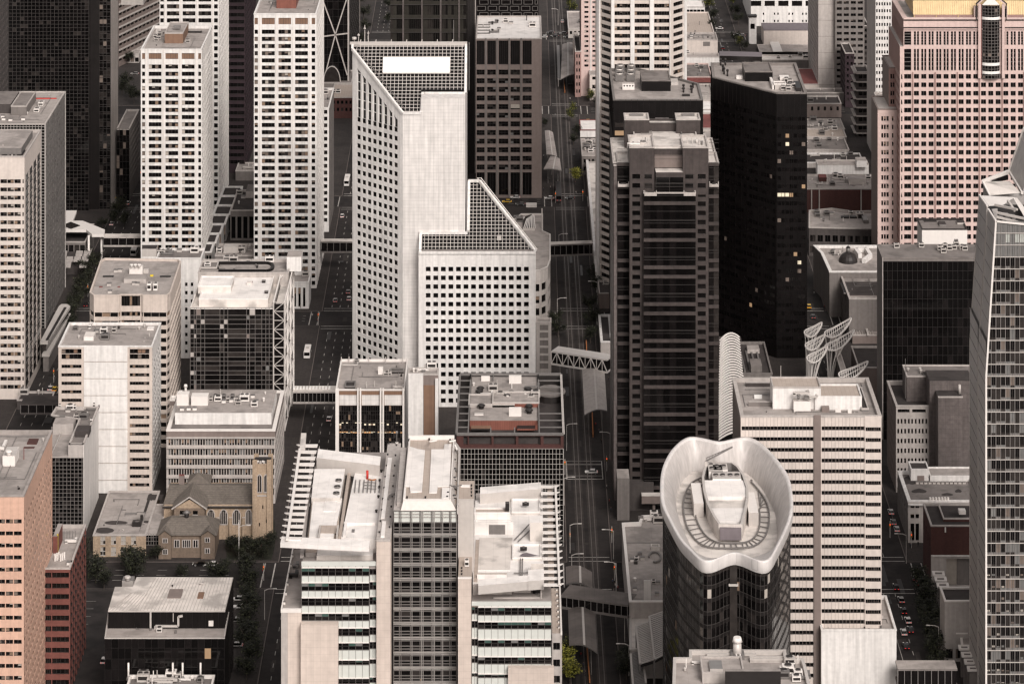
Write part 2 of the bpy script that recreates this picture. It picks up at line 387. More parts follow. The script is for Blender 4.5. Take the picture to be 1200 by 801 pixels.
    # a box standing on a deck of height zr, given where its front foot, front top and back top show
    def rb(s, name, px0, px1, yt, yb, yback, zr, m, top=None, par=None, label=None):
        D = DG(yb, zr); z = ZZ(yt, D); D1 = max(DG(yback, z), D+.4); x0, x1 = PX(px0, D), PX(px1, D)
        b = MB()
        if par:
            b.box(x0, x1, D, D1, zr, z-.5, m, top or m)
            w = .35
            b.box(x0-.06, x1+.06, D-.06, D+w, z-.5, z, par); b.box(x0-.06, x1+.06, D1-w, D1+.06, z-.5, z, par)
            b.box(x0-.06, x0+w, D+w, D1-w, z-.5, z, par); b.box(x1-w, x1+.06, D+w, D1-w, z-.5, z, par)
        else: b.box(x0, x1, D, D1, zr, z, m, top or m)
        b.build(name, s.root, label=label)
        return (x0, x1, D, D1, z)
    def unit(s, px, py, zr, w, d, h, kind='ac', m=ML_, name=None):
        x, y = G(px, py, zr); b = MB()
        if kind == 'ac':
            b.box(x-w/2, x+w/2, y, y+d, zr+.15, zr+h, m); b.box(x-w/2+.1, x+w/2-.1, y+.1, y+d-.1, zr, zr+.15, MD_)
            b.box(x-w/2+w*.1, x+w/2-w*.1, y-.05, y, zr+h*.35, zr+h*.8, MD_)
            n = max(1, int(w/1.6))
            for k in range(n): b.cyl(x-w/2+w*(k+.5)/n, y+d/2, zr+h, zr+h+.25, min(w/n, d)*.38, MG_, 12, top=MD_)
            b.build(name or AC_, s.root)
        elif kind == 'vent':
            b.cyl(x, y, zr, zr+h*.7, w*.3, m, 8); b.cyl(x, y, zr+h*.7, zr+h, w*.5, m, 8, w*.35); b.build(name or 'roof_vent', s.root)
        elif kind == 'duct':
            b.beam((x-w/2, y, zr+h*.6), (x+w/2, y, zr+h*.6), h*.6, h*.6, m)
            b.beam((x+w/2-h*.3, y, zr+h*.6), (x+w/2-h*.3, y+d, zr+h*.6), h*.6, h*.6, m)
            b.beam((x-w/2+h*.3, y, zr), (x-w/2+h*.3, y, zr+h*.6), h*.6, h*.6, m); b.build(name or 'duct', s.root)
        elif kind == 'pipe':
            b.cyl(x, y, zr, zr+h, w/2, m, 7); b.build(name or 'pipe', s.root)
        elif kind == 'hatch':
            b.box(x-w/2, x+w/2, y, y+d, zr, zr+h*.8, m); b.box(x-w/2-.08, x+w/2+.08, y-.08, y+d+.08, zr+h*.8, zr+h, MG_); b.build(name or 'roof_hatch', s.root)
    def scatter(s, px0, px1, y0, y1, zr, n, seed):
        r = random.Random(seed)
        for _ in range(n):
            k = r.choice(['ac', 'vent', 'vent', 'hatch', 'duct', 'pipe', 'ac', 'pipe'])
            px, py = r.uniform(px0, px1), r.uniform(y0, y1); q = r.uniform(.7, 1.35)
            m = r.choice([ML_, MW_, MG_, ML_])
            if k == 'ac': s.unit(px, py, zr, 2.6*q, 2.2*q, 1.7*q, k, m)
            elif k == 'vent': s.unit(px, py, zr, 1.*q, 1, 1.3*q, k, m)
            elif k == 'hatch': s.unit(px, py, zr, 1.6*q, 1.6*q, .9*q, k, m)
            elif k == 'duct': s.unit(px, py, zr, 4*q, 3*q, .9*q, k, m)
            else: s.unit(px, py, zr, .3, .3, 2.*q, k, m)
def rect(px0, px1, yt, yb, yback=None, depth=None):
    D = DG(yb); z = ZZ(yt, D); D1 = DG(yback, z) if yback is not None else D+depth
    x0, x1 = PX(px0, D), PX(px1, D)
    return [(x0,D),(x1,D),(x1,D1),(x0,D1)], z
def rpoly(pts, z): return [G(a, b, z) for a, b in pts]      # footprint from where the roof corners (height z) show
def prow(y0, h, pitch, yend): return [(y0+i*pitch, y0+i*pitch+h) for i in range(int((yend-y0)/pitch)+1)]
def even(L, n, frac=.6, m0=0, m1=0):
    p = (L-m0-m1)/n; return [(m0+p*(i+(1-frac)/2), m0+p*(i+(1+frac)/2)) for i in range(n)]
def flen(AB): return hypot(AB[1][0]-AB[0][0], AB[1][1]-AB[0][1])
def lines(a, b, step):
    n = max(1, round((b-a)/step)); return [a+(b-a)*i/n for i in range(n+1)]
# ================================================================== ground, roads, pavements, paint
g = MB(); g.face([(-6000,-3000,0),(6000,-3000,0),(6000,9000,0),(-6000,9000,0)], 'ground'); struct('ground', g)
def lerp(a, b, t): return a+(b-a)*t
# each avenue as (left kerb X at Y=900, left kerb X at Y=1900, width); they run away from the camera
AV = {'fifth': (-192, -188, 16.5), 'sixth': (-78, -88, 15.5), 'seventh': (16.5, 18.5, 14), 'eighth': (115.5, 115.5, 13.5), 'ninth': (222, 222, 15)}
CS = [(1001, 1022), (1273, 1291), (1451, 1469), (1629, 1647), (1807, 1825)]
def avx(k, y): a = AV[k]; return a[0]+(a[1]-a[0])*(y-900)/1000
r = MB()
for k in AV:
    r.face([(avx(k,750),750,.03),(avx(k,750)+AV[k][2],750,.03),(avx(k,2600)+AV[k][2],2600,.03),(avx(k,2600),2600,.03)], 'asphalt')
struct('road', r)
r = MB()
for a, b in CS: r.face([(-420,a,.05),(420,a,.05),(420,b,.05),(-420,b,.05)], 'asphalt')
struct('cross_street', r)
pv = MB(); kb = MB()
edges = [(-420, None, 'fifth'), (None, 'fifth', 'sixth'), (None, 'sixth', 'seventh'), (None, 'seventh', 'eighth'), (None, 'eighth', 'ninth'), (None, 'ninth', None)]
ys = [(760, 1000.5), (1022.5, 1272.5), (1291.5, 1450.5), (1469.5, 1628.5), (1647.5, 1806.5), (1825.5, 2500)]
for (y0, y1) in ys:
    for j, (x, a, b) in enumerate(edges):
        L0 = x if x else avx(a, y0)+AV[a][2]+.3; L1 = x if x else avx(a, y1)+AV[a][2]+.3
        R0 = avx(b, y0)-.3 if b else 420; R1 = avx(b, y1)-.3 if b else 420
        poly = [(L0, y0), (R0, y0), (R1, y1), (L1, y1)]
        pv.prism(inset(poly, .3), 0, .14, 'pavement'); kb.prism(poly, 0, .12, 'kerb')
struct('pavement', pv); struct('kerb', kb)
# lane paint
ln = MB()
def dash(x0, y0, x1, y1, w, on, off, z=.075):
    L = hypot(x1-x0, y1-y0); d = ((x1-x0)/L, (y1-y0)/L); n = (-d[1]*w/2, d[0]*w/2); t = 0
    while t < L:
        e = min(t+on, L); a = (x0+d[0]*t, y0+d[1]*t); b = (x0+d[0]*e, y0+d[1]*e)
        ln.face([(a[0]-n[0],a[1]-n[1],z),(b[0]-n[0],b[1]-n[1],z),(b[0]+n[0],b[1]+n[1],z),(a[0]+n[0],a[1]+n[1],z)], 'paint'); t += on+off
def clear(y0, y1): return [(max(y0, a), min(y1, b)) for a, b in [(760, 996), (1027, 1267), (1297, 1446), (1474, 1624), (1652, 1802), (1830, 2400)] if min(y1, b) > max(y0, a)]
for k, fr in (('fifth', (.25, .5, .75)), ('sixth', (.22, .44, .66, .86)), ('eighth', (.5,))):
    for f in fr:
        for a, b in clear(760, 2300):
            dash(avx(k,a)+AV[k][2]*f, a, avx(k,b)+AV[k][2]*f, b, .22, 3, 6)
for a, b in clear(760, 2300): dash(avx('eighth',a)+AV['eighth'][2]*.22, a, avx('eighth',b)+AV['eighth'][2]*.22, b, .2, b-a, 1)
for (a, b) in CS:                                            # stop lines and crossings
    for k in AV:
        for yy in (a-4.5, a-1.2, b+1.2, b+4.5):
            x0, x1 = avx(k, yy)+.2, avx(k, yy)+AV[k][2]-.2
            ln.face([(x0,yy-.22,.09),(x1,yy-.22,.09),(x1,yy+.22,.09),(x0,yy+.22,.09)], 'paint')
        x0, x1 = avx(k, a), avx(k, a)+AV[k][2]
        for xx in (x0-5, x0-1.6, x1+1.6, x1+5): ln.face([(xx-.2,a+.4,.08),(xx+.2,a+.4,.08),(xx+.2,b-.4,.08),(xx-.2,b-.4,.08)], 'paint')
    for k0, k1 in (('fifth','sixth'), ('sixth','seventh'), ('seventh','eighth'), ('eighth','ninth')):
        for f in (.3, .5, .7): dash(avx(k0,a)+AV[k0][2]+7, lerp(a,b,f), avx(k1,a)-7, lerp(a,b,f), .2, 3, 4, .08)
for yy in (1098, 1099.3, 1112.5, 1114):                      # the mid-block crossing on the tram avenue
    if yy in (1098, 1112.5): ln.face([(17.2,yy,.075),(30.5,yy,.075),(30.5,yy+.5,.075),(17.2,yy+.5,.075)], 'paint')
    else: ln.face([(17.2,yy+2,.075),(30.5,yy+2,.075),(30.5,yy+2.3,.075),(17.2,yy+2.3,.075)], 'paint')
for xx in (17.4, 30.2): ln.face([(xx,1098,.08),(xx+.3,1098,.08),(xx+.3,1116,.08),(xx,1116,.08)], 'paint')
struct('road_marking', ln)
R = random.Random(5); ptc = MB()
for k in AV:
    for _ in range(46):
        y = R.uniform(900, 1900); x = avx(k, y)+R.uniform(.6, AV[k][2]-3.6); w_, l_ = R.uniform(.8, 3.2), R.uniform(1.5, 16); zz = .056+.0001*R.random()
        ptc.face([(x,y,zz),(x+w_,y,zz),(x+w_,y+l_,zz),(x,y+l_,zz)], R.choice(['asphalt_light',RD_,'asphalt_light',MD_]))
struct('road_patch', ptc); tr = MB()
for x0 in (20.2, 21.7, 24.6, 26.1):
    tr.face([(x0-.13,760,.10),(x0+.13,760,.10),(x0+1.4+.13,2400,.10),(x0+1.4-.13,2400,.10)], 'rail')
struct('tram_rail', tr)
br = MB()
for x0 in (20.95, 25.35): br.face([(x0-1.5,760,.062),(x0+1.5,760,.062),(x0+2.9,2400,.062),(x0-.1,2400,.062)], 'asphalt_light')
struct('track_bed', br)
pk = MB(); pk.prism([(-144,905),(-96,905),(-92,998),(-150,998)], 0, .18, 'asphalt'); struct('parking_lot', pk)
ln = MB()
for i in range(14): dash(-141+0*i, 912+6*i, -136, 912+6*i, .15, 5, 1, .2)
for i in range(9): dash(-93.5, 925+6*i, -88.5, 925+6*i, .15, 5, 1, .2)
struct('parking_line', ln)
# ================================================================== left third: towers along the two left avenues
# striped beige tower, left edge
p, z = rect(-40, 28.7, 183, 468, 151.5); b = Bld('office_tower', 'cream striped tower cut by the left edge, in front of the grey metal tower', p, z, group=None)
f, s = b.AB(0), b.AB(1); rw = b.rows(prow(210.2, 4.7, 9.62, 458))
b.facade(f, 0, z, b.cols(f, [(-40+8.1*i, -32.4+8.1*i) for i in range(8)]+[(26.2, 27.9)]), rw, CW_, GB, 2, 1, frame=MD_2)
b.facade(s, 0, z, even(flen(s), 4, .8, 2, 1), [(a-.6, c+.7) for a, c in rw], CW_, GK, 1, 1, rec=.12)
b.plain(b.AB(2), 0, z, CW_); b.plain(b.AB(3), 0, z, CW_)
b.roof(z=z, ph=1.2, deck=RG_)
b.rb('roof_deck', -38, 25, 173.5, 182.2, 152.5, z-1.2, MG_, RG_)
for i in range(3): b.rb('roof_hatch', 2+9*i, 8.5+9*i, 181.5-.5, 182.4, 175.5, z-1.2, MD_, MD_)
b.unit(3.5, 176, z, .4, .4, 2.2, 'pipe'); b.done()
# grey metal tower behind it
p, z = rect(-40, 53, 145, 385, 107); b = Bld('office_tower', 'grey metal-sided tower with a low mechanical box and a red line on its roof', p, z)
f, s = b.AB(0), b.AB(1)
b.curtain(f, 0, z, [b.u(f, 52.3-3.6*i) for i in range(26)], [z-i*1.28 for i in range(1, 80)], GK, 'mull_white', .16, .15)
b.facade(s, 0, z, even(flen(s), 9, .45, .6, .6), [(z-3.0*i-2.2, z-3.0*i-1.0) for i in range(33)], MG_, [(MG_, 2), ('glass_grey', 1.2), (GM_, 1)], rec=.12, frame=None, single=False)
b.ribs(s, 0, z, [flen(s)-.2, .2], .5, .25, 'mull_white')
b.plain(b.AB(2), 0, z, MG_); b.plain(b.AB(3), 0, z, MG_); b.roof(ph=.5, deck=RG_)
zr = z-.5
b.rb(P_, 12.8, 31, 124, 135.5, 107, zr, GC_, RG_2, par=LC_); b.rb(P_, -12, 12.5, 122, 133, 107, zr, 'dark_concrete', RG_2)
for (x, y) in ((42.5, 132), (47.5, 124.5)): b.unit(x, y, zr, 2.2, 4.2, 1.4, 'ac', MW_)
b.rb('roof_line', 38, 66, 115.7, 116.2, 114.8, zr, 'red_paint'); b.unit(31.5, 134, zr, 1.4, 1.2, 1, 'vent', MW_)
for x, y in ((3,138),(12,142),(27,141),(4,141)): b.unit(x, y, zr, 1.5, 1.2, 1., 'hatch', MW_)
b.done()
# dark tower at the extreme top left
p, z = rect(-60, -2, -60, 333, depth=26); b = Bld('office_tower', 'dark ribbed tower in the top left corner, only its right side in view', p, z)
f, s = b.AB(0), b.AB(1)
b.plain(f, 0, z, BP_); b.facade(s, 0, z, even(flen(s), 7, .5), [(z-3.1*i-2.3, z-3.1*i-.6) for i in range(52)], 'dark_concrete', GD, rec=.3, frame=None, single=False)
b.plain(b.AB(2), 0, z, BP_); b.plain(b.AB(3), 0, z, BP_); b.roof(); b.done()
# big black gridded glass tower
D1 = DG(247); z = ZZ(-70, D1); x0, xm, x1 = PX(-12, D1), PX(104, D1), PX(128.5, D1)
p = [(x0,D1),(xm,D1),(xm,D1+3),(x1,D1+3),(x1,D1+30),(x0,D1+30)]; b = Bld('glass_tower', 'tall black glass tower with a fine pale grid at the upper left', p, z)
f = b.AB(0); b.curtain(f, 0, z, lines(0, flen(f), 1.82), lines(0, z, 1.72), GK+[(GM_, 1)], MD_2, .17, .12)
b.plain(b.AB(1), 0, z, BP_); f = b.AB(2); L = flen(f)
b.wall.box(x0+0+(xm-x0), PX(116.5, D1+3), D1+2.2, D1+3.1, 0, z, 'black_rib')
b.curtain((( PX(116.5, D1+3), D1+3), p[3]), 0, z, lines(0, x1-PX(116.5, D1+3), 1.6), lines(0, z, 3.44)+[q+.9 for q in lines(0, z-3, 3.44)], GD+[(GM_, 2)], MD_2, .2, .15)
b.plain(b.AB(3), 0, z, LC_); b.plain(b.AB(4), 0, z, BP_); b.plain(b.AB(5), 0, z, BP_); b.roof()
b.ribs(b.AB(3), 0, z, lines(1, 26, 3), .4, .2, GC_); b.done()
# small podium block at its foot
p, z = rect(117, 132.5, 178, 222, depth=12); b = Bld('annex_building', 'small tan stair block at the foot of the black gridded tower', p, z)
f, s = b.AB(0), b.AB(1); b.facade(f, 0, z, even(flen(f), 1, .8), b.rows([(181.5, 188), (192.5, 199), (203, 210)]), LC_, [(GC_, 1)], rec=.25, frame=None)
b.plain(s, 0, z, GC_); b.plain(b.AB(2), 0, z, GC_); b.plain(b.AB(3), 0, z, GC_); b.roof(ph=.6); b.done()
# small dark building beside it
p, z = rect(136.5, 151.5, 151, 236, 128); b = Bld('office_building', 'narrow dark glass building with a grey roof between the black tower and the white tower', p, z)
f, s = b.AB(0), b.AB(1); b.curtain(f, 0, z, lines(0, flen(f), 1.7), lines(0, z, 3), GD, 'mull_dark', .15, .15); b.facade(s, 0, z, even(flen(s), 9, .6), [(z-3*i-2.2, z-3*i-.6) for i in range(9)], GC_, GD, single=False)
b.plain(b.AB(2), 0, z, GC_); b.plain(b.AB(3), 0, z, GC_); b.roof(deck=RG_2); b.done()
# diagonal banded building far behind, top left
A = G(139, 79); B_ = G(190, 53); p = [A, B_, (B_[0], B_[1]+40), (A[0]-10, A[1]+60)]; z = 66; b = Bld('banded_building', 'banded concrete office set at an angle, behind the white towers at the top left', p, z)
f = b.AB(0); b.facade(f, 0, z, even(flen(f), 11, .97, .5, .5), [(z-4.3*i-2.9, z-4.3*i-1.1) for i in range(15)], BP_2, GD, 2, rec=.8)
b.bands(f, [z-4.3*i-.55 for i in range(15)], .8, .5, LC_)
for i in (1, 2, 3): b.plain(b.AB(i), 0, z, BP_2)
b.roof(); b.rb(P_, 142, 168, -8, 6, -14, z-1, LC_); b.done()
p, z = rect(142, 163, 63, 74, 57); b = Bld('podium_building', 'low pale podium in front of the angled banded office, upper left', p, z); b.facade(b.AB(0), 0, z, even(flen(b.AB(0)), 4, .85), [(.6, z-2.2)], LC_, GD)
for i in (1,2,3): b.plain(b.AB(i), 0, z, LC_)
b.roof(ph=.4); b.done()
# the three white gridded towers
def white_tower(label, px0, px1, yt, yb, yback, colpx, r0, pitch, tall, depth=None, nside=9, piers=(), sidefrac=.42):
    p, z = rect(px0, px1, yt, yb, yback, depth); b = Bld('white_tower', label, p, z, group='white gridded towers on the left')
    f, s = b.AB(0), b.AB(1); rw = b.rows([(r0+pitch*i, r0+pitch*i+5.1) for i in range(int((yb-4-r0)/pitch)+1)])
    if tall: rt = b.rows([tall])
    cw = b.cols(f, [c for c in colpx if c[1]-c[0] > 6]); cn = b.cols(f, [c for c in colpx if c[1]-c[0] <= 6])
    zt = ZZ(tall[1]+3, b.D) if tall else z
    for grp, nm in ((cw, 4), (cn, 1)): pass
    allc = sorted(cw+cn)
    # wide and narrow bays get different numbers of lights, so the wall is laid in strips
    lo = 0; L = flen(f); seg = []
    for i, c in enumerate(allc):
        hi = (c[1]+allc[i+1][0])/2 if i+1 < len(allc) else L
        a = (f[0][0]+lo, f[0][1]); e = (f[0][0]+hi, f[0][1]); cc = [(c[0]-lo, c[1]-lo)]; wide = c[1]-c[0] > 2.5
        b.facade((a, e), 0, zt, cc, rw, WW_, GB, 4 if wide else 1, 1, rec=.55, frame=MD_2, bw=.12)
        if tall: b.facade((a, e), zt, z, cc, rt, WW_, [('brown_screen', 1)], 5 if wide else 2, 1, rec=.4, frame=MD_2, bw=.1, name='louvre')
        lo = hi
    b.ribs(f, 0, z, [b.u(f, q) for q in piers], .28, .35, MW_)
    b.facade(s, 0, zt, even(flen(s), nside, .62, .8, .5), rw, WW_, GK, 1, 1, rec=.15, frame=None)
    b.plain(s, zt, z, WW_) if tall else None
    b.ribs(s, 0, z, [.8+i*(flen(s)-1.3)/nside for i in range(nside+1)], .25, .12, MW_)
    b.plain(b.AB(2), 0, z, WW_); b.plain(b.AB(3), 0, z, WW_); b.roof(ph=1.3, pw=.6, deck=RG_, cop=WW_)
    return b, z-1.3
b, zr = white_tower('white gridded tower with a brown box on its roof, nearer of the left pair', 165, 236.3, 57.5, 322, 30,
    [(166.5,170),(174.2,189.2),(193.8,208.8),(213,228),(232.3,235.6)], 75.8, 8.45, (62.5, 69.5), piers=(171.8, 191, 192.2, 210.4, 211.6, 230))
b.rb(P_, 193, 214.5, 38.5, 51, 25.5, zr, 'brown_screen', RG_, par=LC_); b.rb('roof_hatch', 203, 211, 31, 34, 29.5, ZZ(38.5, DG(51, zr)), MG_)
for x, y in ((183,49),(186,46),(182,45),(220,50.5),(187,42)): b.unit(x, y, zr, 2, 2.2, 1.3, 'ac', ML_)
for k in range(5): b.unit(183+1.2*k, 43-1.5*k, zr, .25, .25, 3.2, 'pipe', MW_)
b.unit(226, 39, zr, 8, 1, 1, 'duct', MD_); b.done()
b, zr = white_tower('white gridded tower running off the top edge, behind the one with the brown roof box', 187, 256.2, -40, 250, None,
    [(187.8,192),(195.5,210),(214,229),(232.5,247.5),(250.8,255.2)], 5.5-33, 8.2, None, 50, piers=(193.5, 212, 230.8, 249.2)); b.done()
b, zr = white_tower('white gridded tower beside the left street, with an orange-brown roof box at the top edge', 297.5, 370.8, 16, 338, -12,
    [(298.3,302.2),(306.8,322),(326.2,341),(345.8,360.8),(365.2,369.3)], 35, 8.4, (21.2, 28.8), piers=(304.5, 324, 343.4, 363))
b.rb(P_, 324, 347, -4, 10, -14, zr, 'rust_screen', RG_); b.done()
# dark purple striped tower
p, z = rect(236, 287, -60, 203, depth=64); b = Bld('striped_tower', 'dark purple-brown striped tower between two white gridded towers', p, z)
f, s = b.AB(0), b.AB(1); rw = b.rows(prow(-50, 4.4, 8.2, 190))
for q, n in ((f, 12), (s, 16)): b.facade(q, 0, z, even(flen(q), n, .96, .2, .2), rw, 'purple_band', GK, 1, rec=.5)
b.plain(b.AB(2), 0, z, 'purple_band'); b.plain(b.AB(3), 0, z, 'purple_band'); b.roof(); b.done()
# slim white annex right of the third tower
p, z = rect(352, 385.5, 126, 272, 103); b = Bld('white_building', 'slim white building with one column of square windows behind the third white tower', p, z)
f, s = b.AB(0), b.AB(1); b.facade(f, 0, z, b.cols(f, [(361, 365), (370, 374), (379.3, 383.6)]), b.rows(prow(129, 4.6, 7.9, 262)), WW_, GD, 1)
b.facade(s, 0, z, even(flen(s), 7, .35), b.rows(prow(129, 4.6, 7.9, 262)), GC_, GD, 1); b.plain(b.AB(2), 0, z, WW_); b.plain(b.AB(3), 0, z, WW_); b.roof(cop=WW_); b.unit(381, 111, z-1, 3, 3, 2); b.done()
# stepped white terraces behind the first white towers (bottom of the gap)
for i in range(7):
    y = 232+11*i; xx = 268-4.5*i
    p, z = rect(xx-10, xx+13-i, y-3, y+18, y-14); b = Bld('terrace_roof', ['topmost','second from the top','third from the top','middle','third from the bottom','second from the bottom','lowest'][i]+' of the stepped white-edged terraces between the white towers', p, z, 'terrace', 'stepped terraces between the white towers')
    b.facade(b.AB(0), 0, z, even(flen(b.AB(0)), 5, .75), [(.8, z-1.6)], GC_, GD, single=False)
    for j in (1,2,3): b.plain(b.AB(j), 0, z, WW_)
    b.roof(ph=.6, pw=.9, deck=RD_, cop=WW_); b.done()
p, z = rect(270, 298, 246, 282, 222); b = Bld('flat_building', 'low dark-roofed building behind the stepped terraces', p, z)
b.facade(b.AB(0), 0, z, even(flen(b.AB(0)), 4, .7), [(1, z-3)], GC_, GD)
for j in (1,2,3): b.plain(b.AB(j), 0, z, GC_)
b.roof(deck=RD_); b.rb(P_, 288, 297, 224, 232, 216, z-1, LC_, RG_2); b.scatter(272, 285, 226, 240, z-1, 4, 3); b.done()
p, z = rect(276, 297, 200, 212, 190); b = Bld('flat_building', 'small tan flat-roofed building between the purple striped tower and the third white tower', p, z)
for j in range(4): b.plain(b.AB(j), 0, z, GC_)
b.roof(deck=RG_, ph=.5); b.scatter(279, 295, 193, 199, z-.5, 3, 5); b.done()
# podium of the gridded towers at the left, with the white canopy
p, z = rect(40, 100, 283, 312, 262); b = Bld('podium_building', 'low dark podium under the white canopy with a diamond skylight', p, z)
b.facade(b.AB(0), 0, z, even(flen(b.AB(0)), 9, .85), [(1, z-1.5)], GC_, GD)
for j in (1,2,3): b.plain(b.AB(j), 0, z, GC_)
b.roof(deck=RD_); b.done()
zc = 15; P = rpoly([(50,246.5),(90,246.5),(85.5,258.5),(97,258.5),(123,269),(122,274.5),(108,274.5),(101,269),(50,269)], zc)
t = thing('entrance_canopy', 'flat white canopy with a dark diamond skylight beside the grey metal tower', 'canopy', (P[0][0], P[0][1], 0)); m = MB(); m.prism(P, zc-1.2, zc, MW_); m.build('canopy_roof', t)
for q in ([(72.5,264.2),(83,268),(94,264.2),(83,260)], [(66,255),(71,257.5),(75.5,255),(71,252.5)]):
    m = MB(); m.prism(rpoly(q, zc+.15), zc-.1, zc+.25, GM_); m.build('skylight', t)
m = MB()
for q in ((60,266),(104,272.5),(119,272)):
    x, y = G(*q, zc); m.cyl(x, y, 0, zc-1.2, .5, MW_, 8)
m.build('column', t)
p, z = rect(40, 102, 304, 322, 291); b = Bld('terrace_building', 'low plaza roofs with pale square panels beside the left-hand avenue trees', p, z)
for j in range(4): b.plain(b.AB(j), 0, z, 'dark_concrete')
b.roof(deck=RD_, ph=.3)
for i in range(4):
    for j in range(3):
        if (i, j) in ((1, 0), (2, 2)): continue
        x = 70+9.2*i-2.3*j; y = 295.5+6.8*j; q = rpoly([(x,y+3),(x+8,y+3),(x+9,y-2),(x+1.2,y-2)], z+.4); m = MB(); m.prism(q, z-.2, z+.4, LC_); m.build('roof_panel', b.root)
b.done()
# long white-edged walkway roof at the foot of the grey metal tower (left avenue)
t = None; zc = 11
P = rpoly([(47,400),(56,400),(82.5,358.5),(78.5,356),(72,356),(69,358.5)], zc); t = thing('walkway_roof', 'long white-edged walkway roof with a dark slot, left of the banded beige block', 'walkway', (P[0][0], P[0][1], 0))
m = MB(); m.prism(P, zc-1.2, zc, ML_); m.build('roof', t); m = MB(); m.prism(rpoly([(53.5,398),(56.5,398),(78,360),(75,360)], zc+.2), zc-.3, zc+.3, MD_); m.build('roof_slot', t)
m = MB(); m.prism(inset(P, .7), 0, zc-1.2, GM_); m.build('wall', t)
P = rpoly([(49,415),(58,415),(83,367),(79,366)], 7); t = thing('walkway_roof', 'narrow lower ledge roof on the street side of the long white-edged walkway roof', 'walkway', (P[0][0], P[0][1], 0)); m = MB(); m.prism(P, 6, 7, ML_); m.build('roof', t); m = MB(); m.prism(inset(P, .4), 0, 6, GC_); m.build('wall', t)
# banded block with rounded corners
Df = DG(524); z = ZZ(345, Df); pts = [(105.2,342),(110,345.5),(139,345.5),(141.5,344.6),(165,344.6),(167.5,345.5),(196,345.5),(200,342),(212,306),(209,303.5),(123,302),(118,304.5)]
p = rpoly(pts, z); b = Bld('banded_building', 'tan banded block with rounded corners and a grey flat roof, left of the street gap', p, z); b.D = Df
rw = b.rows([(365.5+9.9*i, 370.8+9.9*i) for i in range(16)])
for i in (0, 1, 2, 4, 5, 6): b.facade(b.AB(i), 0, z, even(flen(b.AB(i)), max(1, round(flen(b.AB(i))/3)), .98, .02, .02), rw, 'tan_wall', GB+[('blind_tan', 3)], 1, rec=.4, frame=None)
f3 = b.AB(3); b.facade(f3, 0, z, even(flen(f3), 1, .94), rw+b.rows([(346.8, 359)]), 'tan_wall', GB+[('blind_tan', 4)], 7, 1, rec=.6)
b.facade(b.AB(7), 0, z, even(flen(b.AB(7)), 12, .98, .05, .05), rw, 'tan_wall', GB, 1, rec=.5)
for i in (8, 9, 10, 11): b.plain(b.AB(i), 0, z, 'tan_wall')
b.roof(ph=.8, deck=RG_, cop='tan_wall'); zr = z-.8
x = b.rb(P_, 145, 171, 327, 331.5, 321.5, zr, LC_, RG_); b.rb('cooling_tower', 151.5, 167, 311.5, 321, 309.5, zr, MW_, ML_)
for q in range(3): b.unit(154+4.6*q, 312.5, ZZ(311.5, DG(321, zr)), 1.6, 1.4, 1., 'vent', MW_)
for q in (0, 1): b.unit(174.5+7.5*q, 341, zr, 1.5, 2.6, 2.6, 'ac', MW_)
b.rb('tank', 168, 174, 316, 320, 314.5, zr, ML_); b.rb('warning_box', 176, 179.5, 322.5, 324, 321.5, zr, 'yellow_paint')
for q in ((120.5, 133), (187.5, 200)): b.rb('roof_slot', q[0], q[1], 323.6, 324.6, 322.6, zr, BP_)
for q in ((116,120), (137.5,140.5)): b.rb('roof_marking', q[0], q[1], 336.4, 336.8, 335.2, zr, 'stain_red')
for q in ((135.5, 319), (140.5, 318.5), (128.5, 343.5), (127.5,335), (157, 334), (161,334.5)): b.unit(*q, zr, 1.5, 1.4, 1., 'hatch', ML_)
b.done()
# white block with blank middle panels
p, z = rect(68.5, 178.5, 405, 578, 377.5); b = Bld('white_building', 'white block with a blank panelled middle and window bands on either side', p, z)
f, s = b.AB(0), b.AB(1); L = flen(f); pr = [(414.5, 420.7)]+[(427.2+9.9*i, 431.2+9.9*i) for i in range(15)]
a0 = b.u(f, 98); a1 = b.u(f, 150)
X = lambda u: (f[0][0]+u, f[0][1])
for (ua, ub, c) in ((0, a0, [(72, 95.5)]), (a1, L, [(152, 175)])):
    b.facade((X(ua), X(ub)), 0, ZZ(421.5, b.D), [(b.u(f, c[0][0])-ua, b.u(f, c[0][1])-ua)], b.rows([q for q in pr if q[0] > 422]), 'tan_wall', GB, 7, 1, rec=.45, frame=MD_2)
    b.facade((X(ua), X(ub)), ZZ(421.5, b.D), z, [(b.u(f, c[0][0])-ua, b.u(f, c[0][1])-ua)], b.rows([(408.8, 414.4), (414.7, 420.7)]), 'tan_wall', GB+[('brown_screen', 3)], 5, 1, rec=.6)
b.plain((X(a0), X(a1)), 0, z, 'tan_wall')
for i in range(9):
    y0, y1 = 403.8+19.8*i, 403.8+19.8*(i+1)-.7
    m = MB(); m.box(X(a0)[0]+.15, X(a1)[0]-.15, b.D-.35, b.D-.02, max(.2, ZZ(min(y1, 577), b.D)), min(z-.1, ZZ(y0+.3, b.D)), WW_); m.build('wall_panel', b.root)
b.facade(s, 0, z, even(flen(s), 6, .8, 1, .5), b.rows([q for q in pr if q[0] > 422]), WW_, GK, 1, rec=.12, frame=None)
b.plain(b.AB(2), 0, z, WW_); b.plain(b.AB(3), 0, z, WW_); b.roof(ph=.9, deck=RG_, cop=WW_); zr = z-.9
b.rb(P_, 98, 109.5, 394.5, 399, 388.5, zr, MW_, RS_, label='small white roof box with a rust stained top'); b.unit(105.5, 384.5, zr, 1, 3, 1.5, 'duct', MW_); b.unit(133.5, 390, zr, 1.6, 2, 1.6, 'ac'); b.unit(163, 386, zr, 1.3, 1.2, 1, 'vent')
b.rb('roof_hatch', 172, 180, 385.5, 387, 382, zr, MW_); b.scatter(80, 170, 383, 400, zr, 6, 8); b.done()
